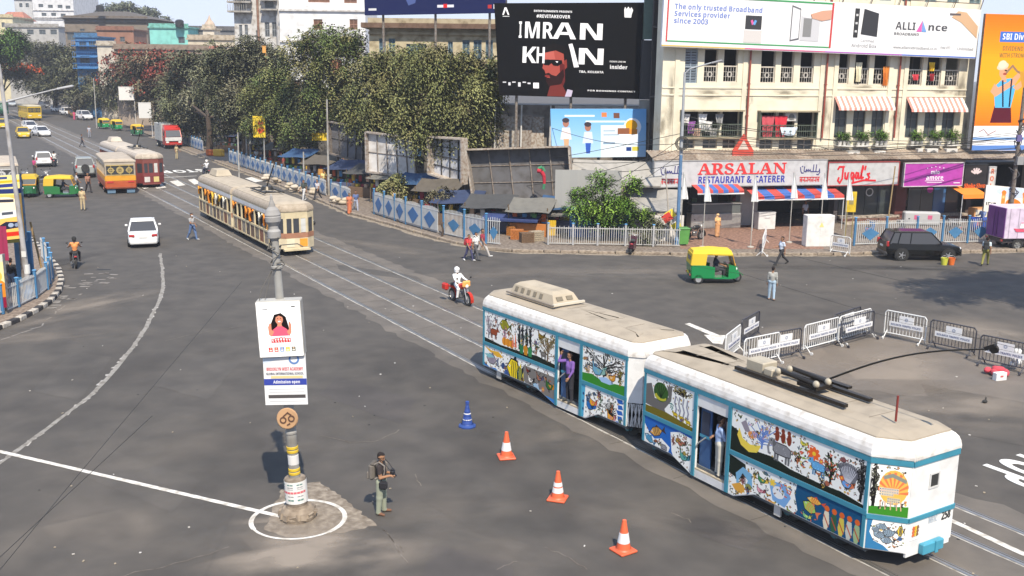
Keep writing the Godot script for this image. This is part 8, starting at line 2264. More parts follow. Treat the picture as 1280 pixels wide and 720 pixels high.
	auto_rickshaw("yellow hooded auto rickshaw left of the red truck",V(-55.69,.0,-153.12),.7,"auto rickshaws waiting by the trees","",K(.62,.38,.03),K(.03,.13,.06))
	var mb := motorbike("red police motorbike with panniers riding beside the painted tram",V(-2.34,.0,-45.16),.62,K(.4,.03,.015))
	for s in [-1,1]:
		b = mk(K(.42,.03,.02)); b.cbox(V(s * .3,.68,-.78),V(.2,.32,.4),.06); part(b,"pannier",m("gloss"),mb)
	b = mk(K(.7,.35,.1)); b.cbox(V(0,.98,.52),V(.42,.3,.12),.06); part(b,"fairing",m("gloss"),mb)
	rider(mb,{"shirt": K(.75,.75,.74),"pants": K(.7,.7,.69),"long": true,"helmet": K(.76,.76,.75),"cell": .02,"skin": K(.16,.1,.07)},"policeman in white uniform and white helmet riding a red motorbike")
	mb = motorbike("dark motorbike ridden away by the orange shirted rider",V(-22.87,.0,-52.68),PI + .42,K(.03,.03,.035))
	rider(mb,{"shirt": K(.7,.27,.09),"pants": K(.03,.025,.025),"helmet": K(.02,.02,.02),"cell": .022},"rider in orange shirt and black helmet riding away at the left")
	mb = motorbike("motorbike carrying the rider in white by the white hatchback",V(-47.27,.0,-105.81),PI + .3,K(.1,.1,.12))
	rider(mb,{"shirt": K(.65,.63,.58),"pants": K(.5,.48,.44),"long": true,"cell": .03,"hcell": .016,"ccell": .02},"rider in loose white shirt beside the white hatchback")
	mb = motorbike("police motorbike half hidden behind the roof of the cream tram",V(-29.23,.0,-97.51),PI + .6,K(.1,.1,.1))
	rider(mb,{"shirt": K(.68,.68,.7),"pants": K(.05,.05,.08),"helmet": K(.7,.68,.66),"cell": .028},"rider in white shirt and white helmet behind the cream tram roof")
	motorbike("small dark scooter with pink tail parked at the kerb by the green tree",V(6.92,.0,-58.78),PI - .2,K(.06,.02,.03),"",.12,true)
	motorbike("black motorbike parked beside the green bin",V(11.18,.0,-62.74) + V(0,.13,0),2.2,K(.02,.02,.02),"",.1)
	for i in 3: motorbike(["blue motorbike parked behind the left of the white picket fence","dark motorbike parked behind the middle of the white picket fence","grey motorbike parked behind the right of the white picket fence"][i],[V(22.75,.0,-64.81),V(24.86,.0,-64.97),V(28.58,.0,-65.88)][i] + V(0,.13,0),2.6 + i * .3,[K(.04,.14,.35),K(.03,.03,.03),K(.2,.2,.2)][i],"motorbikes behind the picket fence",.1,i == 0)
	for i in 3: motorbike(["motorbike standing left of the dark green auto rickshaw","motorbike standing behind the dark green auto rickshaw","motorbike standing nearest the left bus"][i],[V(-41.52,.0,-91.23),V(-40.96,.0,-88.73),V(-43.56,.0,-91.0)][i],[.4,2.4,1.2][i],[K(.1,.02,.02),K(.04,.04,.05),K(.2,.2,.22)][i],"motorbikes standing at the left",.08)
# ---------------------------------------------------------------- the pole,the cones,the barricades
func foreground() -> void:
	var base := V(-4.98,.0,-22.49)
	var t := thing("lamp_pole","tall grey leaning pole with posters standing in the painted ring","pole",base)
	var tilt := Basis(Vector3.BACK,.047)
	var X := Transform3D(tilt,Vector3.ZERO)
	var grey := K(.3,.3,.29)
	var b := mk(K(.37,.32,.26)).at(X)
	b.lathe([Vector2(0,0),Vector2(.42,0),Vector2(.44,.08),Vector2(.4,.2),Vector2(.34,.27),Vector2(.27,.29),Vector2(.26,.34),Vector2(0,.34)],11)
	for i in 12: b.box(V(cos(i * .52) * .36,.12,sin(i * .52) * .36),V(.17,.14,.13),Basis.from_euler(V(rf(-.4,.4),i,rf(-.4,.4))))
	part(b,"broken_plinth",m("concrete"),t)
	b = mk(K(.33,.29,.24)).at(X); b.lathe([Vector2(.24,.3),Vector2(.255,.45),Vector2(.25,.95),Vector2(.24,1.0),Vector2(.13,1.02)],18); part(b,"sleeve",m("concrete"),t)
	b = mk(grey).at(X)
	b.lathe([Vector2(.125,.98),Vector2(.112,3.4),Vector2(.095,5.2),Vector2(.085,6.65)],16)
	for y in [2.1,4.9,6.0]: b.lathe([Vector2(.12,y - .03),Vector2(.135,y - .01),Vector2(.135,y + .03),Vector2(.12,y + .05)],16)
	part(b,"shaft",m("dirty"),t)
	b = mk(K(.34,.34,.34)).at(X)
	b.lathe([Vector2(.086,6.62),Vector2(.146,6.68),Vector2(.146,6.82),Vector2(.103,6.87),Vector2(.103,6.94),Vector2(.172,7.04),Vector2(.181,7.14),Vector2(.172,7.16),Vector2(.181,7.19),Vector2(.138,7.30),Vector2(.077,7.37),Vector2(.060,7.44),Vector2(.030,7.52),Vector2(.026,7.60),Vector2(.000,7.66)],18)
	part(b,"finial",m("dirty"),t)
	b = mk(K(.12,.11,.1)).at(X)
	for i in 14:
		var y := 5.95 + rf(.1,.8); var a := rf(0,TAU)
		b.path([V(cos(a) * .12,y,sin(a) * .12),V(cos(a + 1) * .18,y - rf(0,.2),sin(a + 1) * .18),V(cos(a + 2.2) * .13,y + rf(-.2,.1),sin(a + 2.2) * .13)],.012,5)
	b.path([V(.1,6.5,0),V(.5,6.52,0),V(.62,6.45,.0)],.012,5); b.path([V(-.08,6.0,.05),V(-.35,5.55,.15),V(-.5,5.0,.2)],.01,5); b.path([V(-.1,6.0,.02),V(-.25,5.5,.1),V(-.36,5.05,.16)],.008,5)
	part(b,"wire_tangle",m("rubber"),t)
	b = mk(K(.62,.42,.03)).at(X)
	for y in [1.08,1.62,1.17,1.71]:
		b = mk(K(.62,.42,.03)).at(X)
		b.lathe([Vector2(.124,y),Vector2(.136,y + .01),Vector2(.136,y + .06),Vector2(.124,y + .07)],16)
		part(b,"yellow_band",m("paint"),t)
	b = mk(K(.55,.54,.52)).at(X); b.lathe([Vector2(.117,1.32),Vector2(.128,1.34),Vector2(.128,1.56),Vector2(.117,1.58)],14); part(b,"torn_paper",m("cloth"),t)
	b = mk(K(.45,.27,.14)).at(X * TR(V(-.02,2.5,.16),0,-.12)); b.lathe([Vector2(0,-.03),Vector2(.23,-.03),Vector2(.25,0),Vector2(.23,.03),Vector2(0,.03)],18,Vector3.ZERO,Basis(Vector3.RIGHT,PI / 2)); b.paint(K(.1,.05,.03))
	b.lathe([Vector2(.05,.03),Vector2(.08,.03),Vector2(.08,.045),Vector2(.05,.045)],12,V(-.09,-.03,0),Basis(Vector3.RIGHT,PI / 2)); b.lathe([Vector2(.05,.03),Vector2(.08,.03),Vector2(.08,.045),Vector2(.05,.045)],12,V(.1,.0,0),Basis(Vector3.RIGHT,PI / 2)); b.box(V(-.03,.1,.035),V(.16,.03,.02),Basis(Vector3.BACK,.7)); b.box(V(.06,.11,.035),V(.1,.03,.02),Basis(Vector3.BACK,-.6)); b.box(V(.03,-.13,.035),V(.08,.03,.02),Basis(Vector3.BACK,.5))
	part(b,"round_plate",m("paint"),t)
	var n := 14
	b = mk(K(.62,.61,.58)).at(X)
	var hd := mk(K(.55,.16,.16)).at(X)
	for i in n:
		var a0 := lerpf(-.5,PI + .5,float(i) / n); var a1 := lerpf(-.5,PI + .5,float(i + 1) / n)
		var f := func(a,y,r): return V(cos(a) * r,y,sin(a) * r)
		b.quad(f.call(a1,.42,.262),f.call(a0,.42,.262),f.call(a0,.96,.262),f.call(a1,.96,.262))
		for y in [[.68,.73,0],[.82,.84,1],[.78,.79,1],[.6,.62,1],[.5,.54,2],[.88,.91,2]]:
			if i < 3 or i > 11 or (y[2] != 0 and i % 3 == 0): continue
			hd.paint([K(.55,.12,.14),K(.2,.2,.22),K(.12,.22,.2)][y[2]])
			hd.quad(f.call(a1 - .02,y[0],.266),f.call(a0 + .02,y[0],.266),f.call(a0 + .02,y[1],.266),f.call(a1 - .02,y[1],.266))
	part(b,"pasted_bill",m("cloth"),t); part(hd,"bill_print",m("cloth"),t)
	var box := thing("advert_box","white box advert of a woman in pink fixed to the leaning pole","advertising box",base + tilt * V(-.0,4.14,.12),.06)
	box.rotation.z = .045
	b = mk(K(.42,.4,.36)); b.cbox(V(0,.5,-.02),V(1.0,1.3,.36),.02); part(b,"casing",m("paint"),box)
	var bd := Board.new(440,540,K(.95,.95,.95))
	var skn := K(.78,.52,.42)
	bd.poly(L2([190,170,240,160,276,190,292,260,300,330,150,330,158,240]),K(.1,.07,.07)); bd.oval(224,206,30,38,skn); bd.poly(L2([210,236,240,236,244,262,206,262]),skn); bd.poly(L2([160,330,172,282,206,258,244,258,280,282,296,330]),K(.92,.35,.45)); bd.poly(L2([160,330,140,320,136,262,150,232,162,236,162,280,180,296]),skn); bd.poly(L2([290,330,310,310,314,250,304,226,294,232,294,280,276,300]),skn); bd.oval(214,200,4,3,INK); bd.oval(236,200,4,3,INK); bd.oval(225,222,11,5,K(.95,.9,.9)); bd.poly(L2([190,176,224,164,258,180,262,236,250,190,224,178,200,190,190,240]),K(.1,.07,.07))
	var girl := bd.im.get_region(Rect2i(130,156,190,176))
	girl.resize(252,234,Image.INTERPOLATE_LANCZOS)
	bd.im.blit_rect(girl,Rect2i(0,0,252,234),Vector2i(96,104))
	for i in 7: bd.poly([Vector2(128 + i * 28,350 + absf(i - 3) * 4),Vector2(154 + i * 28,346 + absf(i - 3) * 4),Vector2(158 + i * 28,398),Vector2(126 + i * 28,402)],K(.75,.12,.14)); bd.poly([Vector2(134 + i * 28,356 + absf(i - 3) * 4),Vector2(148 + i * 28,354 + absf(i - 3) * 4),Vector2(150 + i * 28,376),Vector2(134 + i * 28,380)],K(.95,.93,.93)); bd.rect(138 + i * 28,384,12,8,K(.95,.93,.93))
	for i in 22: bd.line([Vector2(110 + i * 11,92 - sin(i * .15) * 10),Vector2(117 + i * 11,78 - sin(i * .15) * 10 + (i % 3) * 8)],1.6,K(.62,.3,.3))
	for i in 5: bd.rect(92 + i * 58,446,40,46,[K(.75,.1,.12),K(.8,.2,.15),K(.3,.5,.75),K(.88,.75,.2),K(.3,.35,.3)][i]); bd.rect(100 + i * 58,470,24,14,K(.9,.85,.8)); bd.oval(112 + i * 58,458,9,7,K(.85,.7,.6))
	bd.rect(60,66,50,8,K(.3,.3,.3)); bd.rect(350,44,40,14,K(.4,.4,.4)); bd.rect(170,412,110,5,K(.5,.6,.5))
	b = Mb.new(); b.quad(V(-.485,-.13,.163),V(.485,-.13,.163),V(.485,1.13,.163),V(-.485,1.13,.163)); part(b,"printed_sheet",print_mat(bd.texture()),box)
	var sb := thing("school_board","flat white school notice board hung under the advert box","notice board",base + tilt * V(.0,2.84,.17),.03)
	sb.rotation.z = .02
	b = mk(K(.68,.68,.68)); b.bx(V(-.48,0,-.02),V(.48,1.2,.02)); part(b,"panel",m("clean"),sb)
	b = mk(K(.03,.05,.3)); b.bx(V(-.48,.47,.02),V(.48,.62,.024)); b.paint(K(.6,.5,.25)).bx(V(-.32,.63,.02),V(.4,.69,.025)); b.paint(K(.07,.06,.06)).bx(V(-.4,.16,.02),V(.44,.24,.024)); b.paint(K(.35,.35,.37)).bx(V(-.38,.3,.02),V(.42,.31,.023)); b.bx(V(-.38,.37,.02),V(.42,.38,.023)); b.bx(V(-.38,.08,.02),V(.42,.09,.023)); b.paint(K(.1,.2,.45)).lathe([Vector2(.08,.02),Vector2(.12,.02),Vector2(.12,.028),Vector2(.08,.028)],18,V(.22,1.08,0),Basis(Vector3.RIGHT,PI / 2)); b.paint(K(.55,.62,.72)).prism(V2([-.48,1.2,-.48,.98,-.1,1.1,.1,1.2]),.02,.0235)
	part(b,"printed_bands",m("clean"),sb)
	text("BROOKLYN WEST ACADEMY",.075,K(.5,.04,.06),sb,TR(V(0,.85,.021)),true,.82)
	text("GLOBAL INTERNATIONAL SCHOOL",.055,K(.05,.06,.1),sb,TR(V(0,.74,.021)),true,.84)
	text("Admission open",.07,K(.7,.7,.75),sb,TR(V(.03,.545,.025)),true,.6)
	var wires := [[V(-5.63,6.0,-20.87),V(-4.71,6.0,-10.37),V(-4.45,6.0,-7.69)],[V(-4.38,6.2,-11.9),V(-4.42,6.2,-8.2),V(-4.43,6.2,-7.44)],[V(4.26,5.6,-25.58),V(5.61,5.6,-24.32),V(7.04,5.6,-21.05),V(9.23,5.6,-17.53)],[V(5.89,5.8,-28.78),V(7.55,5.8,-25.06),V(9.11,5.8,-22.27),V(10.56,5.8,-19.95)]]
	var wl := ["thin dark wire hanging across the left road towards the pole","second thin dark wire low at the left of the road","thin dark wire hanging over the road left of the barricades","thin dark wire hanging over the road before the black car"]
	for i in 4:
		b = mk(K(.03,.03,.03)); b.path(wires[i],.0035,5)
		lone(b,"overhead_wire",m("rubber"),wl[i],"wire","overhead wires")
	var cl := ["ribbed blue cone at the head of the row of cones","orange cone with a white sleeve next after the blue cone","orange cone with two white sleeves, third in the row","orange cone with a white sleeve nearest the camera"]
	var cp := [V(-1.28,.0,-28.87),V(-.1,.0,-26.42),V(1.19,.0,-23.68),V(2.53,.0,-20.93)]
	for i in 4:
		var c := thing("traffic_cone",cl[i],"traffic cone",cp[i],[.4,.2,-.3,.6][i],"traffic cones in the road")
		var k := K(.03,.07,.28) if i == 0 else K(.75,.13,.05)
		b = mk(k * .9)
		if i == 0: b.lathe([Vector2(0,0),Vector2(.27,0),Vector2(.27,.04),Vector2(.2,.08),Vector2(.19,.1)],8)
		else:
			b.cbox(V(0,.03,0),V(.46,.06,.46),.02); b.lathe([Vector2(.2,.055),Vector2(.17,.09)],16)
		part(b,"base",m("paint"),c)
		b = mk(k)
		if i == 0:
			for j in 5: b.lathe([Vector2(.16 - j * .025,.08 + j * .125),Vector2(.165 - j * .025,.1 + j * .125),Vector2(.14 - j * .025,.2 + j * .125),Vector2(.12 - j * .025,.205 + j * .125)],14)
			b.lathe([Vector2(.06,.7),Vector2(.055,.78),Vector2(0,.8)],12)
		else: b.lathe([Vector2(.165,.06),Vector2(.05,.7),Vector2(.045,.74),Vector2(0,.745)],18)
		part(b,"body",m("paint"),c)
		b = mk(K(.62,.61,.6))
		for s in ([[.22,.25],[.4,.43]] if i == 0 else ([[.2,.33],[.36,.46]] if i == 2 else [[.22,.45]])):
			var r0: float = .171 - s[0] * .168; var r1: float = .171 - s[1] * .168
			b.lathe([Vector2(r0 + .002,s[0]),Vector2(r0 + .006,s[0] + .005),Vector2(r1 + .006,s[1] - .005),Vector2(r1 + .002,s[1])],18)
		part(b,"reflective_sleeve",m("cloth"),c)
	var bl := [[V(7.7,.0,-35.62),V(8.62,.0,-37.37),1,"white police barricade nearest the tram roof, seen edge on"],[V(8.77,.0,-37.94),V(9.88,.0,-39.67),0,"dark police barricade behind the white one at the left end"],[V(8.26,.0,-35.14),V(9.82,.0,-36.23),1,"white police barricade at the front of the left group"],[V(9.26,.0,-35.9),V(10.8,.0,-36.92),0,"dark police barricade right of the front white one"],[V(10.98,.0,-37.25),V(12.75,.0,-38.71),1,"white police barricade in the middle of the left curve"],[V(12.64,.0,-39.06),V(14.23,.0,-40.64),0,"dark police barricade hindmost in the middle group"],[V(12.75,.0,-38.71),V(14.53,.0,-40.27),1,"white police barricade behind a dark one in the middle group"],[V(12.71,.0,-38.35),V(14.53,.0,-39.89),0,"dark police barricade foremost in the middle group"],[V(15.0,.0,-40.03),V(16.18,.0,-38.74),1,"white police barricade just right of the gap"],[V(16.21,.0,-38.51),V(17.39,.0,-37.09),0,"dark police barricade right of the lone white one"],[V(17.13,.0,-36.23),V(18.29,.0,-34.87),0,"dark police barricade at the right edge by the red bundle"],[V(14.33,.0,-57.97),V(15.63,.0,-62.47),1,"white barricade standing edge on at the kerb of the restaurant"],[V(18.64,.0,-59.31),V(19.5,.0,-58.32),1,"white barricade at the kerb right of the white cabinet"]]
	for q in bl:
		var a: Vector3 = q[0]; var e: Vector3 = q[1]
		var d := e - a
		var L := d.length()
		var bar := thing("barricade",q[3],"barricade",a,atan2(-d.z,d.x),"police barricades")
		var k := K(.68,.68,.67) if q[2] else K(.045,.047,.055)
		b = mk(k)
		var H := 1.12
		b.path([V(.02,.18,0),V(.02,H - .1,0),V(.1,H,0),V(L - .1,H,0),V(L - .02,H - .1,0),V(L - .02,.18,0)],.026,7); b.tube(V(.02,.22,0),V(L - .02,.22,0),.024,.024,7)
		part(b,"frame",m("paint"),bar)
		var nb := int(L / .13)
		for i in range(1,nb):
			b = mk(k); b.tube(V(L * i / nb,.22,0),V(L * i / nb,H,0),.013,.013,5,false); part(b,"bar",m("paint"),bar)
		for x in [.14,L - .14]:
			b = mk(k); b.path([V(x,.32,0),V(x,.02,.3)],.022,6); b.path([V(x,.32,0),V(x,.02,-.3)],.022,6); b.lathe([Vector2(0,-.02),Vector2(.06,-.02),Vector2(.06,.02),Vector2(0,.02)],10,V(x,.06,.3),Basis(Vector3.BACK,PI / 2)); part(b,"leg",m("paint"),bar)
		b = mk(K(.66,.66,.67)); b.bx(V(L * .13,.52,.026),V(L * .92,.72,.045)); b.bx(V(L * .36,.74,.026),V(L * .7,1.0,.045)); part(b,"sign_plate",m("clean"),bar)
		b = mk(K(.3,.33,.42)); b.lathe([Vector2(.03,.045),Vector2(.07,.045),Vector2(.07,.05),Vector2(.03,.05)],12,V(L * .53,.87,0),Basis(Vector3.RIGHT,PI / 2)); part(b,"crest",m("clean"),bar)
		text("KOLKATA TRAFFIC POLICE",.075,K(.08,.1,.2),bar,TR(V(L * .525,.615,.045)),true,L * .7)
func plaza() -> void:
	var fp := [[V(10.15,.0,-61.2),"leftmost white flag on a pole in front of the restaurant",232],[V(11.32,.0,-60.16),"second white flag from the left in front of the restaurant",234],[V(14.22,.0,-60.36),"white flag on a pole beside the chest freezer",236],[V(17.02,.0,-62.27),"white flag on a pole before the striped awning",237],[V(18.75,.0,-61.81),"white flag on a pole beside the white cabinet",239],[V(20.16,.0,-61.63),"rightmost white flag on a pole by the yellow board",238]]
	for q in fp:
		var t := thing("flag_pole",q[1],"flag",q[0] + V(0,.13,0),.0,"white flags in front of the shops")
		var b := mk(K(.42,.4,.36)); b.tube(Vector3.ZERO,V(0,4.35,0),.03,.022,6); b.lathe([Vector2(0,0),Vector2(.2,0),Vector2(.2,.06),Vector2(.05,.1)],10); part(b,"pole",m("paint"),t)
		b = mk(K(.7,.7,.69))
		var lean := rf(-.1,.3)
		for i in 6:
			var f := func(u,v): return V(u * (.12 + .5 * v) * .7 + lean * v * .3,4.3 - v * 1.55,.04 + .05 * sin(u * 9 + v * 3))
			for j in 6: b.quad(f.call(j / 6.0 - .3,(i + 1) / 6.0),f.call((j + 1) / 6.0 - .3,(i + 1) / 6.0),f.call((j + 1) / 6.0 - .3,i / 6.0),f.call(j / 6.0 - .3,i / 6.0))
		part(b,"flag",m("cloth"),t)
	var c := thing("white_cabinet","tall white cabinet on the pavement with a faint yellow mark","cabinet",V(18.44,.0,-61.22) + V(0,.13,0),.1)
	var b := mk(K(.7,.69,.66)); b.cbox(V(0,.95,0),V(1.7,1.9,.7),.03); part(b,"casing",m("paint"),c)
	b = mk(K(.6,.55,.2)); b.prism(V2([-.1,1.2,.2,1.2,.05,1.5]),.352,.36); b.paint(K(.5,.5,.5)).bx(V(-.005,.1,.35),V(.005,1.85,.356)); part(b,"mark",m("clean"),c)
	c = thing("wheeled_bin","green wheeled bin beside the blue lamp post","bin",V(10.25,.0,-60.93) + V(0,.13,0),.1)
	b = mk(K(.1,.3,.07)); b.loft([[V(-.26,.1,.28),V(.26,.1,.28),V(.26,.1,-.28),V(-.26,.1,-.28)],[V(-.32,1.0,.36),V(.32,1.0,.36),V(.32,1.0,-.36),V(-.32,1.0,-.36)]]); part(b,"body",m("paint"),c)
	b = mk(K(.08,.25,.06)); b.cbox(V(0,1.03,0),V(.7,.08,.8),.03); b.tube(V(-.3,1.0,-.42),V(.3,1.0,-.42),.025,.025,6); part(b,"lid",m("paint"),c)
	for s in [-1,1]: wheel(c,V(s * .25,.1,-.25),.1,.06,K(.1,.1,.1),3)
	c = thing("street_lamp","blue and grey street lamp with a bent arm before the cream building","street lamp",V(9.9,.0,-60.9) + V(0,.13,0))
	b = mk(K(.1,.2,.36)); b.lathe([Vector2(0,0),Vector2(.2,0),Vector2(.2,.3),Vector2(.11,.5),Vector2(.1,5.4)],12); b.paint(K(.36,.38,.4)).lathe([Vector2(.1,5.4),Vector2(.07,10.2),Vector2(0,10.2)],12); part(b,"post",m("paint"),c)
	b = mk(K(.36,.38,.4)); b.path([V(0,10.1,0),V(.3,10.4,.1),V(1.5,10.75,.3)],.045,7); part(b,"arm",m("paint"),c)
	b = mk(K(.25,.25,.26)); b.cbox(V(1.75,10.8,.34),V(.65,.12,.24),.04,Basis(Vector3.BACK,.25)); part(b,"lamp_head",m("paint"),c)
	b = mk(K(.04,.04,.04))
	for i in 3: b.lathe([Vector2(.3,5.75 + i * .07),Vector2(.36,5.78 + i * .07),Vector2(.3,5.81 + i * .07)],16,V(0,.0,.12 + i * .02),Basis(Vector3.RIGHT,.0))
	b = mk(K(.03,.03,.03))
	for r in [.34,.28,.4]:
		for i in 18: b.tube(V(cos(TAU * i / 18) * r,6.1 + sin(TAU * i / 18) * r,.15 + r * .2),V(cos(TAU * (i + 1) / 18) * r,6.1 + sin(TAU * (i + 1) / 18) * r,.15 + r * .2),.025,.025,5,false)
	part(b,"cable_coil",m("rubber"),c)
	b = mk(K(.035,.035,.035))
	for i in 9:
		var a := V(9.9,.0,-60.9) + V(0,5.6 + i * .28,0)
		var e := FT(25.5,5.6 + rf(-.4,1.0),2.6 + rf(-.3,.3))
		var pts := []
		for k in 13:
			var f := k / 12.0
			pts.append(a.lerp(e,f) + V(0,-sin(PI * f) * rf(.3,.5) - .25 * i * .3 * sin(PI * f),0))
		b.path(pts,.018,4)
	lone(b,"cable_bundle",m("rubber"),"bundle of black cables strung along the front above the shop signs","cables")
	b = mk(K(.035,.035,.035))
	for i in 7:
		var a := V(9.9,.0,-60.9) + V(0,5.0 + i * .3,0)
		var e: Vector3 = [V(2.62,4.09,-70.0),V(-1.4,4.46,-75.0),V(3.89,1.38,-67.0),V(-3.46,1.87,-72.0),V(2.65,6.4,-72.0),V(-.04,.32,-64.0),V(-8.85,2.42,-80.0)][i]
		var pts := []
		for k in 11:
			var f := k / 10.0
			pts.append(a.lerp(e,f) + V(0,-sin(PI * f) * .5,0))
		b.path(pts,.018,4)
	lone(b,"cable_bundle",m("rubber"),"loose black cables running left from the blue street lamp to the hoardings","cables")
	c = thing("utility_pole","dark utility pole wrapped in cable knots at the right edge","utility pole",V(31.68,.0,-64.84) + V(0,.13,0))
	b = mk(K(.2,.19,.18)); b.lathe([Vector2(.14,0),Vector2(.1,9.5),Vector2(0,9.5)],10); b.path([V(0,8.2,0),V(.1,8.8,.1),V(.9,9.0,.3)],.05,6); part(b,"post",m("rusty"),c)
	b = mk(K(.05,.05,.055))
	for i in 26:
		var y := rf(3.0,7.6); var a := rf(0,TAU)
		b.path([V(cos(a) * .12,y,sin(a) * .12),V(cos(a + .8) * rf(.25,.5),y + rf(-.3,.3),sin(a + .8) * .3),V(cos(a + 2) * .14,y - rf(.1,.6),sin(a + 2) * .14)],.03,5)
	b.paint(K(.12,.1,.25)).box(V(-.1,6.4,.2),V(.3,.4,.2)); b.paint(K(.25,.25,.25)).box(V(.12,5.0,.2),V(.4,.5,.25))
	part(b,"cable_knot",m("rubber"),c)
	c = thing("yellow_board","yellow upright board on legs before the script sign shop","sign",V(21.34,.0,-64.4) + V(0,.13,0))
	b = mk(K(.65,.45,.02)); b.cbox(V(0,2.3,0),V(.65,1.3,.08),.02); part(b,"panel",m("paint"),c)
	b = mk(K(.3,.25,.1)); b.tube(V(-.2,0,0),V(-.2,1.7,0),.03,.03,6); b.tube(V(.2,0,0),V(.2,1.7,0),.03,.03,6); b.box(V(0,2.4,.045),V(.3,.5,.01)); part(b,"leg",m("paint"),c)
	b = mk(K(.5,.38,.2)); b.tube(V(23.79,.0,-64.58),V(23.79,.0,-64.58) + V(.2,4.7,0),.05,.04,7); lone(b,"bamboo_pole",m("bark"),"bamboo pole standing before the script and magenta signs","pole")
	b = mk(K(.45,.4,.34)); b.tube(V(9.69,.0,-62.04),V(9.54,.0,-62.03) + V(-.35,4.6,0),.05,.04,7); lone(b,"pinkish_pole",m("paint"),"pinkish pole leaning by the worn awning left of the street lamp","pole")
	for i in 2:
		c = thing("bucket",["lime yellow bucket by the front wheel of the black car","orange bucket by the front wheel of the black car"][i],"bucket",[V(24.06,.0,-56.14),V(24.47,.0,-56.17)][i],0,"buckets beside the black car")
		b = mk([K(.55,.55,.06),K(.7,.16,.03)][i]); b.lathe([Vector2(0,0),Vector2(.15,0),Vector2(.2,.38),Vector2(.21,.39),Vector2(.18,.38),Vector2(.13,.05),Vector2(0,.05)],14); part(b,"pail",m("paint"),c)
		b = mk(K(.5,.5,.5))
		for k in 8: b.tube(V(cos(PI * k / 8) * .2,.38 + sin(PI * k / 8) * .14,0),V(cos(PI * (k + 1) / 8) * .2,.38 + sin(PI * (k + 1) / 8) * .14,0),.01,.01,5);
		part(b,"handle",m("metal"),c)
	b = mk(K(.5,.06,.08)).at(TR(V(17.26,.0,-34.93)))
	for i in 7: b.ball(V(rf(-.35,.35),.1 + rf(0,.08),rf(-.2,.2)),V(rf(.15,.3),rf(.08,.14),rf(.12,.2)),8,5,Basis(Vector3.UP,rf(0,3)))
	lone(b,"cloth_bundle",m("cloth"),"crumpled red cloth bundle lying by the right edge barricade","bundle")
	b = mk(K(.68,.66,.64)).at(TR(V(17.01,.0,-34.25),.3)); b.cbox(V(0,.14,0),V(.44,.28,.2),.01); b.paint(K(.5,.1,.1)).box(V(0,.16,.105),V(.12,.06,.01)); lone(b,"carton",m("cloth"),"small white carton beside the red bundle","box")
	b = mk(K(.62,.62,.62)).at(TR(V(18.16,.0,-35.56)))
	for i in 5: b.ball(V(rf(-.1,.1),.2 + i * .12,rf(-.1,.1)),V(.16,.14,.14),8,5)
	lone(b,"plastic_bag",m("cloth"),"white plastic bag hung on the right edge barricade","bag")
	b = mk(K(.03,.03,.03)).at(TR(V(15.34,.0,-31.66))); b.ball(V(0,.06,0),V(.09,.06,.07),8,5); b.box(V(.02,.14,0),V(.03,.12,.03)); lone(b,"dark_lump",m("cloth"),"small dark lump lying on the road below the barricades","debris")
	b = mk(K(.03,.03,.03)).at(TR(V(-13.43,.0,-68.09))); b.ball(V(0,.15,0),V(.2,.16,.2),10,6); b.paint(K(.6,.6,.6)).ball(V(0,.3,0),V(.08,.06,.08),8,4); lone(b,"dark_ball",m("cloth"),"small dark round object on the road right of the cream tram","debris")
	for q in [[V(28.22,.0,-70.33),K(.4,.4,.4),"grey bench-like table with pink cakes painted, behind the black car",2.4],[V(31.39,.0,-67.75),K(.02,.08,.4),"blue tarpaulin covered heap by the purple truck",1.6]]:
		b = mk(q[1]).at(TR(q[0] + V(0,.13,0),-.1)); b.cbox(V(0,.5,0),V(q[3],.9,.7),.08); b.paint(K(.5,.1,.2)).box(V(-.4,.6,.355),V(.3,.3,.02)); b.box(V(.5,.6,.355),V(.3,.3,.02)); lone(b,"covered_table",m("cloth"),q[2],"table")
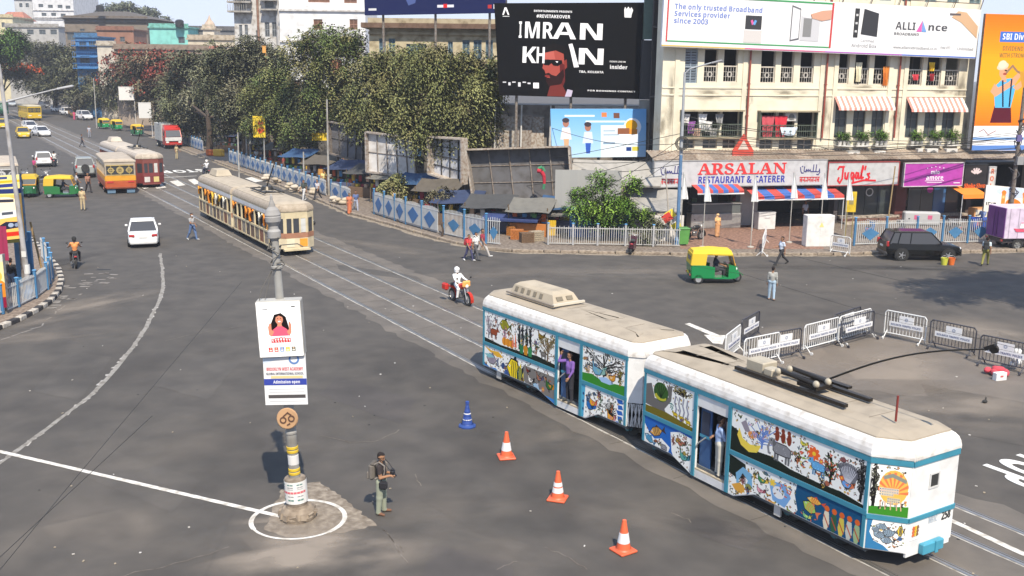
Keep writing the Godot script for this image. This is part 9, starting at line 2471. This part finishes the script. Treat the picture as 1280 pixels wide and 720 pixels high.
func left_corner() -> void:
	var edge := []
	for q in [V(-20.74,.0,-36.62),V(-20.44,.0,-39.62),V(-20.31,.0,-40.82),V(-20.33,.0,-42.52),V(-20.49,.0,-44.19),V(-21.02,.0,-46.32),V(-21.96,.0,-48.82),V(-23.31,.0,-51.57),V(-25.41,.0,-55.07),V(-27.89,.0,-59.07),V(-31.83,.0,-64.89),V(-38.78,.0,-73.42)]: edge.append(Vector2(q.x,q.z))
	var poly := PackedVector2Array(edge)
	poly.append(Vector2(-60,-70)); poly.append(Vector2(-60,-35))
	var b := mk(K(.3,.25,.21)); b.flat(poly,.14); structure(b,"island_pavement",m("concrete"))
	var kn: Node3D = meta(Node3D.new(),"","","","structure")
	kn.name = "island_kerb"; add_child(kn,true)
	kerb_stones(kn,edge,.55,K(.05,.05,.055),K(.62,.61,.58),.17,.0)
	var ln := []
	for q in [V(-21.62,.0,-39.44),V(-21.21,.0,-41.47),V(-21.16,.0,-42.77),V(-21.18,.0,-44.47),V(-21.49,.0,-46.29),V(-22.37,.0,-48.79),V(-23.75,.0,-51.54),V(-25.43,.0,-54.35)]: ln.append(q + V(0,.14,0))
	fence("blue and white railing round the left corner pavement",ln,"plain",1.12,1.5)
	var t := thing("corner_pole","tall slender grey lamp pole with stickers at the left corner","street lamp",V(-21.53,.0,-44.61) + V(0,.14,0))
	b = mk(K(.42,.42,.43)); b.tube(Vector3.ZERO,V(-.4,10.2,.1),.12,.07,10); part(b,"shaft",m("dirty"),t)
	b = mk(K(.12,.22,.4)); b.lathe([Vector2(0,0),Vector2(.24,0),Vector2(.24,.25),Vector2(.15,.4),Vector2(.14,.6)],12); part(b,"base",m("paint"),t)
	b = mk(K(.6,.6,.58)); b.lathe([Vector2(.125,1.1),Vector2(.13,1.12),Vector2(.13,1.5),Vector2(.125,1.52)],12,V(-.03,0,0)); b.box(V(-.05,2.0,.13),V(.2,.26,.01)); part(b,"sticker",m("cloth"),t)
	b = mk(K(.42,.42,.43)); b.path([V(-.33,8.6,0),V(.6,8.85,0),V(2.0,9.2,0)],.05,6,.03); b.cbox(V(2.3,9.25,0),V(.7,.1,.2),.03,Basis(Vector3.BACK,.2)); part(b,"arm",m("paint"),t)
	b = mk(K(.4,.28,.13)); b.tube(V(-22.22,.0,-47.67) + V(0,.14,0),V(-22.22,.0,-47.67) + V(-.75,3.0,-.6),.05,.05,7); lone(b,"wooden_prop",m("bark"),"wooden prop leaning beside the corner lamp pole","pole")
	var q := [V(-23.95,4.82,-45.5),V(-21.94,4.91,-45.5),V(-21.94,2.53,-45.5),V(-24.13,2.28,-45.5)]
	var bd := Board.new(300,340,K(.93,.72,.38))
	bd.rect(0,0,300,26,K(.16,.2,.4)); bd.rect(0,26,300,8,K(.9,.85,.5)); bd.oval(190,100,100,55,K(.95,.88,.75)); bd.rect(150,60,100,18,K(.2,.2,.25)); bd.poly(L2([130,160,180,130,270,134,280,172,140,180]),K(.86,.86,.86)); bd.rect(170,138,70,18,K(.3,.32,.36)); bd.poly(L2([130,230,190,200,270,206,280,244,150,252]),K(.12,.14,.22)); bd.oval(220,224,18,14,K(.6,.66,.75)); bd.oval(256,226,14,12,K(.5,.55,.65)); bd.poly(L2([150,280,180,268,290,268,290,296,180,296]),K(.8,.18,.1)); bd.rect(0,316,300,24,K(.25,.25,.12)); bd.rect(20,60,90,200,K(.88,.6,.35))
	hoarding_sheet("poster_stand","yellow poster stand showing two vehicles at the left edge",q,K(.1,.2,.36),bd,.2)
	q = [V(-24.78,5.27,-46.5),V(-22.44,5.45,-46.5),V(-22.46,4.83,-46.5),V(-24.85,4.62,-46.5)]
	bd = Board.new(300,80,K(.92,.85,.55)); bd.rect(0,30,300,14,K(.9,.7,.15)); bd.rect(60,50,220,20,K(.2,.25,.5)); bd.rect(30,8,200,14,K(.25,.3,.5))
	hoarding_sheet("header_board","narrow pale yellow header board above the yellow poster stand",q,K(.15,.22,.38),bd,.2)
	q = [V(-22.45,2.52,-41.5),V(-21.02,2.67,-41.5),V(-21.02,.44,-41.5),V(-22.68,.15,-41.5)]
	bd = Board.new(200,300,K(.88,.82,.6)); bd.oval(170,200,40,60,K(.8,.5,.15)); bd.rect(0,240,200,60,K(.5,.08,.2)); bd.oval(160,120,30,34,K(.86,.7,.3)); bd.rect(0,0,200,40,K(.75,.75,.7))
	hoarding_sheet("poster_stand","pale poster stand with orange circles cut off by the left edge",q,K(.3,.32,.35),bd,.2)
	b = mk(K(.28,.02,.07)).at(TR(V(-22.22,2.79,-43.5)))
	var n := 8
	for i in n: b.quad(V(-.5 + i * .12,-.75,.05 * (i % 2)),V(-.5 + (i + 1) * .12,-.75,.05 * ((i + 1) % 2)),V(-.5 + (i + 1) * .12,.75,.05 * ((i + 1) % 2)),V(-.5 + i * .12,.75,.05 * (i % 2)))
	b.paint(K(.2,.15,.12)).tube(V(.0,-4.0,-.05),V(.0,.8,-.05),.04,.04,6)
	lone(b,"maroon_cloth",m("cloth"),"maroon cloth hung on a post at the left edge","cloth")
	for i in 2:
		b = mk(K(.06,.2,.38)).at(TR([V(-22.95,1.59,-47.0),V(-22.88,1.57,-47.5)][i])); b.cbox(Vector3.ZERO,V(.5,2.2,.15),.03); b.bx(V(-.3,-2.2,-.1),V(.3,-1.1,.1)); lone(b,"upright_board",m("paint"),["left blue upright panel under the yellow poster","right blue upright panel under the yellow poster"][i],"panel")
func people() -> void:
	var t := person({"h": 1.54,"shirt": K(.035,.025,.024),"long": false,"pants": K(.25,.27,.2),"shoes": K(.16,.075,.045),"pack": K(.13,.115,.1),"sl": .12,"sr": .18,"el": 1.55,"er": 1.5,"il": .5,"ir": .5,"al": .14,"ar": .14,"bag": 1.28,"hp": .3,"hy": -.1,"hl": .06,"hr": -.05,"cell": .014,"ccell": .007,"hcell": .0055,"skin": K(.3,.16,.09)},"young photographer with a grey backpack holding a camera in the foreground",V(-3.04,.0,-22.73),PI / 2 - .15)
	var cm := thing("camera","black camera with a long lens held by the photographer","camera",t.position + t.basis * V(0,1.06,.28),t.rotation.y)
	var b := mk(K(.015,.015,.016)); b.cbox(V(0,0,0),V(.17,.12,.09),.02); b.cbox(V(0,.07,-.005),V(.08,.06,.07),.015); part(b,"camera_body",m("paint"),cm)
	b = mk(K(.02,.02,.02)); b.lathe([Vector2(.04,.02),Vector2(.042,.08),Vector2(.046,.09),Vector2(.046,.12),Vector2(.036,.12),Vector2(.03,.1),Vector2(0,.1)],14,Vector3.ZERO,Basis(Vector3.RIGHT,PI / 2 + .9)); part(b,"lens",m("gloss"),cm)
	b = mk(K(.02,.02,.02)); b.path([V(-.08,.04,0),V(-.1,.2,-.12),V(-.09,.38,-.3)],.008,5); b.path([V(.08,.04,0),V(.1,.2,-.12),V(.09,.38,-.3)],.008,5); part(b,"strap",m("cloth"),cm)
	b = mk(K(.015,.015,.016)).at(Transform3D(Basis(Vector3.UP,t.rotation.y),t.position)); b.cbox(V(-.18,.8,.1),V(.13,.2,.2),.04); b.path([V(-.18,.88,.05),V(-.15,1.13,.1),V(.05,1.32,.08)],.014,5); lone(b,"camera_bag",m("cloth"),"small black bag slung at the hip of the photographer","bag")
	var walk := {"hl": .35,"hr": -.3,"kl": .15,"kr": .25,"sl": -.25,"sr": .3,"el": .3,"er": .4}
	var walk2 := {"hl": -.32,"hr": .38,"kl": .35,"kr": .1,"sl": .3,"sr": -.25,"el": .4,"er": .25}
	var P := func(o: Dictionary,base: Dictionary,label: String,at: Vector3,yaw: float,grp := ""):
		var d := base.duplicate()
		d.merge(o,true)
		return person(d,label,at,yaw,grp)
	var far := {"cell": .03,"hcell": .016,"ccell": .019}
	P.call({"shirt": K(.3,.3,.3),"pants": K(.1,.16,.3),"shoes": K(.4,.4,.4),"mask": K(.6,.6,.62),"er": 1.3,"sr": .4,"el": 1.0},walk,"man in grey shirt and blue jeans walking beside the cream tram",V(-19.43,.0,-61.4),1.1)
	P.call({"shirt": K(.45,.35,.2),"pants": K(.43,.34,.2),"cap": K(.5,.48,.45)},far,"policeman in khaki standing by the auto rickshaw",V(-31.14,.0,-73.67),PI)
	P.call({"shirt": K(.28,.14,.1),"pants": K(.03,.025,.03),"cell": .03},walk,"man in brown shirt and dark trousers near the grey jeep",V(-34.96,.0,-84.05),.8)
	P.call({"shirt": K(.5,.48,.5),"pants": K(.06,.06,.07),"cell": .03},walk,"person in pale shirt beside the auto rickshaw driver",V(-36.07,.0,-84.5),2.0)
	P.call({"shirt": K(.45,.36,.2),"pants": K(.45,.37,.22),"cell": .032,"sl": .5},far,"policeman in khaki standing in front of the red truck",V(-37.92,.0,-115.72),1.2)
	P.call({"shirt": K(.05,.05,.06),"pants": K(.05,.05,.06),"cell": .032},walk,"dark dressed man crossing left of the maroon tram",V(-54.89,.0,-131.05),1.9)
	P.call({"shirt": K(.35,.36,.4),"pants": K(.25,.26,.3),"cell": .034},far,"person in grey at the rear of the maroon tram",V(-61.06,.0,-148.53),.5)
	P.call({"shirt": K(.45,.05,.16),"pants": K(.06,.05,.05),"cell": .032},far,"person in bright pink top near the left bus",V(-45.35,.0,-97.1),2.6)
	P.call({"shirt": K(.5,.06,.15),"pants": K(.4,.1,.15),"skirt": K(.45,.06,.14),"cell": .036},far,"far person in pink beside the parked taxi",V(-82.8,.0,-195.03),.5)
	P.call({"shirt": K(.05,.06,.06),"pants": K(.5,.5,.5),"pack": K(.06,.07,.06),"shoes": K(.5,.5,.5)},walk,"man with dark backpack and white trousers on the kerb by the fence",V(-16.53,.0,-80.58),-.6)
	P.call({"shirt": K(.42,.4,.42),"pants": K(.03,.03,.035)},walk2,"man in pale grey shirt and black trousers beside the kerb stones",V(-15.57,.0,-81.18),-.5)
	P.call({"shirt": K(.5,.16,.08),"pants": K(.4,.12,.06),"skirt": K(.5,.15,.06),"bun": true,"h": 1.55},far,"woman in orange-red sari at the gap in the fence",V(-11.77,.0,-73.26),.4)
	P.call({"shirt": K(.08,.12,.25),"pants": K(.3,.32,.4),"h": 1.6},walk,"person in blue beside the woman in the orange-red sari",V(-11.5,.0,-74.54),.3)
	P.call({"shirt": K(.6,.48,.2),"pants": K(.1,.1,.1),"sl": .5,"sr": .5,"el": .6,"er": .6},far,"man in yellow shirt behind the end of the far fence",V(-16.14,.0,-87.12) + V(0,.13,0),.3)
	P.call({"shirt": K(.55,.05,.05),"pants": K(.05,.05,.11),"shoes": K(.6,.6,.6),"h": 1.5,"pack": K(.3,.03,.04)},walk,"child in red shirt leftmost of the three walking at the bend",V(-2.4,.0,-55.63),.9)
	P.call({"shirt": K(.62,.62,.6),"pants": K(.08,.08,.09),"h": 1.6,"pack": K(.5,.5,.48)},walk2,"youth in white shirt in the middle of the three walking",V(-2.02,.0,-55.89),1.0)
	P.call({"shirt": K(.25,.03,.05),"pants": K(.4,.38,.36),"shoes": K(.55,.55,.55),"h": 1.7,"hl": .55,"hr": -.45,"kr": .5},walk,"youth in maroon jacket rightmost of the three walking",V(-1.69,.0,-56.9),1.2)
	P.call({"shirt": K(.62,.36,.16),"pants": K(.5,.25,.1),"skirt": K(.5,.26,.12),"veil": K(.66,.42,.2),"h": 1.5,"er": 1.3,"sr": .3,"hy": .5},{},"woman in orange veil and dress before the restaurant",V(12.93,.0,-64.09) + V(0,.13,0),.2)
	P.call({"shirt": K(.5,.56,.65),"pants": K(.03,.03,.035),"hl": .55,"hr": -.5,"kr": .35,"er": 1.2,"sr": .3},walk,"man in pale blue shirt striding along the kerb",V(14.81,.0,-55.55),-1.3)
	P.call({"shirt": K(.3,.3,.28),"pants": K(.3,.4,.5),"h": 1.6,"long": true,"shoes": K(.4,.25,.18)},{"hl": .1,"hr": -.12,"kr": .2,"sl": .1,"sr": -.1},"boy in striped top and pale jeans standing in the road",V(12.09,.0,-46.6),2.9)
	P.call({"shirt": K(.5,.58,.62),"pants": K(.2,.19,.05),"pack": K(.03,.03,.03)},walk2,"man in pale blue shirt and olive trousers by the purple truck",V(26.29,.0,-56.05),2.6)
	P.call({"shirt": K(.2,.26,.45),"pants": K(.05,.05,.08),"sl": .5,"sr": .5,"el": .9,"er": .9},{},"man in blue shirt serving at the snack counter",V(31.28,.0,-67.74) + V(0,.13,0),PI)
	P.call({"shirt": K(.4,.45,.55),"pants": K(.04,.04,.05)},{},"man in pale shirt standing inside the restaurant door",FT([10.65,.63][0],.13,.6),.4)
	P.call({"shirt": K(.012,.012,.013),"pants": K(.09,.12,.17),"long": true},{"hl": .15,"hr": -.1,"sl": .1,"sr": -.1},"man in black shirt standing on the left corner pavement",V(-22.57,.0,-45.21) + V(0,.14,0),PI)
	P.call({"shirt": K(.012,.012,.013),"pants": K(.03,.03,.03)},{},"dark dressed person half hidden behind the pale poster stand",V(-24.8,.0,-48.65) + V(0,.14,0),PI - .6)
	for i in 5: P.call({"shirt": [K(.5,.48,.44),K(.3,.06,.05),K(.1,.14,.25),K(.4,.3,.15),K(.15,.25,.15)][i],"cell": .034},far,["shopper in pale shirt behind the far fence by the yellow banner","shopper in dark red behind the middle of the far fence","shopper in blue near the near end of the far fence","shopper in tan behind the near diamond fence","stallholder in green behind the fruit stall"][i],[V(-27.85,.0,-108.31),V(-23.11,.0,-99.73),V(-18.18,.0,-90.54),V(-9.32,.0,-73.47),V(.72,.0,-63.5)][i] + V(.6,.13,-.6),[.5,2.0,-1.0,3.0,.2][i])
func small_things() -> void:
	var lp := [[V(-100.59,.0,-235.19),V(-91.7,8.36,-215.0),"pale lamp post among the parked white cars"],[V(-95.71,.0,-227.81),V(-89.91,9.03,-214.0),"brown pole beside the pale lamp post"],[V(-69.1,.0,-171.27),V(-68.4,8.07,-170.0),"grey pole beside the waiting auto rickshaws"],[V(-28.55,.0,-110.06),V(-27.83,6.5,-108.0),"thin grey post beside the yellow banner"],[V(-25.09,.0,-103.47),V(-25.07,3.71,-103.0),"grey post among the far fence panels"],[V(-15.05,.0,-83.31),V(-15.46,7.83,-86.0),"pale pole in front of the dark grey hoarding"],[V(-18.16,.0,-88.69),V(-18.8,3.19,-92.0),"thin pale post at the near end of the far fence"],[V(-26.01,.0,-97.14),V(-26.39,4.25,-99.0),"slim post at the kerb beside the cream tram roof"]]
	for q in lp:
		var b := mk(K(.2,.11,.07) if q[2].begins_with("brown") else K(.4,.4,.39))
		b.tube(q[0],V(q[0].x + .05,q[1].y,q[0].z),.1,.06,7)
		if q[2].begins_with("pale lamp"): b.tube(V(q[0].x + .05,q[1].y,q[0].z),V(q[0].x - 1.5,q[1].y + .4,q[0].z),.06,.04,6)
		lone(b,"street_pole",m("dirty"),q[2],"pole","poles along the street")
	var b := mk(K(.5,.5,.48)); b.path([V(-32.38,6.65,-112.0),V(-30.39,6.89,-112.0),V(-28.66,7.08,-112.0)],.09,6); b.box(V(-32.04,6.65,-112.0),V(1.4,.14,.3)); b.tube(V(-28.66,7.03,-112.0),V(V(-28.66,7.03,-112.0).x,0,-112),.1,.1,7)
	lone(b,"street_lamp",m("paint"),"long armed street lamp reaching out of the dusty tree","street lamp")
	for q in [[V(-59.62,5.98,-160.0),V(2.2,2.0,.1),K(.62,.6,.57),"white cloth banner hung between the far trees"],[V(-53.39,3.89,-150.0),V(1.7,2.2,.1),K(.58,.57,.55),"white square board left of the dark roadside tree"],[V(-26.74,12.09,-112.0),V(.35,.7,.1),K(.6,.3,.08),"small orange flag in front of the grey tower"],[V(-16.72,10.28,-98.0),V(1.0,1.4,.1),K(.36,.15,.1),"reddish window board seen through the tall green tree"]]:
		b = mk(q[2]).at(TR(q[0],.3)); b.box(Vector3.ZERO,q[1]); b.box(V(0,q[1].y * .5,0),V(q[1].x + .1,.08,.14)); b.tube(V(q[1].x * .5,-q[0].y,-.1),V(q[1].x * .5,q[1].y * .5,-.1),.04,.04,5)
		lone(b,"hung_board",m("cloth"),q[3],"banner")
	var k := 0
	for q in [V(-.03,.0,-62.23),V(.55,.0,-61.1),V(1.14,.0,-61.72),V(-.24,.0,-63.74)]:
		b = mk([K(.55,.2,.05),K(.2,.13,.08),K(.5,.45,.35),K(.6,.25,.05)][k]).at(TR(q + V(.3,.13,-.2),.3 * k));
		for i in 5: b.box(V(0,.06 + i * .12,0),V(.8,.1,.55));
		for s in [-1,1]: b.box(V(s * .36,.32,.27),V(.08,.62,.03))
		lone(b,"crate_stack",m("bark"),["orange crates stacked at the kerb corner stall","brown crates in front of the fruit stall","pale crates right of the brown ones","orange crates beside the last white picket"][k],"crates")
		k += 1
	for i in 8:
		var q: Vector3 = [V(-19.27,.0,-87.38),V(-18.37,.0,-85.74),V(-17.62,.0,-84.69),V(-16.63,.0,-83.69),V(-22.9,.0,-93.97),V(-21.3,.0,-91.49),V(-13.11,.0,-77.52),V(-13.81,.0,-78.4)][i]
		b = mk([K(.4,.34,.25),K(.46,.4,.32),K(.36,.3,.22)][i % 3]).at(TR(q + V(.1,.13,-.1),i))
		for j in 4: b.ball(V(rf(-.3,.3),.18 + (j / 2) * .2,rf(-.2,.2)),V(.36,.18,.24),8,5,Basis(Vector3.UP,rf(0,3)))
		lone(b,"sack_heap",m("cloth"),["sacks heaped at the kerb left of the man with the dark backpack","sacks heaped just behind the man with the dark backpack","tan sacks between the two men at the kerb","sacks at the feet of the grey shirted man","sacks by the kerb beside the front of the cream tram roof","sacks by the kerb beyond the cream tram trolley pole","sacks at the gap in the fence by the sari","sacks left of the blue fence gap"][i],"sacks")
	b = mk(K(.45,.22,.05)).at(TR(V(-17.48,.0,-88.76) + V(.8,1.2,-.9))); b.lathe([Vector2(.0,-.5),Vector2(.4,-.45),Vector2(.46,0),Vector2(.4,.45),Vector2(0,.5)],12); b.paint(K(.2,.15,.1)).tube(V(0,-1.2,0),V(0,-.4,0),.2,.2,8); lone(b,"orange_drum",m("cloth"),"orange cloth wrapped drum on a stand in the stall by the grey hoarding","drum")
	b = mk(K(.6,.35,.04)).at(TR(V(-34.62,.0,-118.31) + V(.6,.13,-.4),-.5)); b.cbox(V(0,.4,0),V(1.4,.8,.6),.1); b.paint(K(.5,.12,.03)).cbox(V(-1.3,.35,0),V(1.0,.7,.6),.1); lone(b,"goods_pile",m("cloth"),"orange and yellow goods piled by the far stall behind the cream tram","goods")
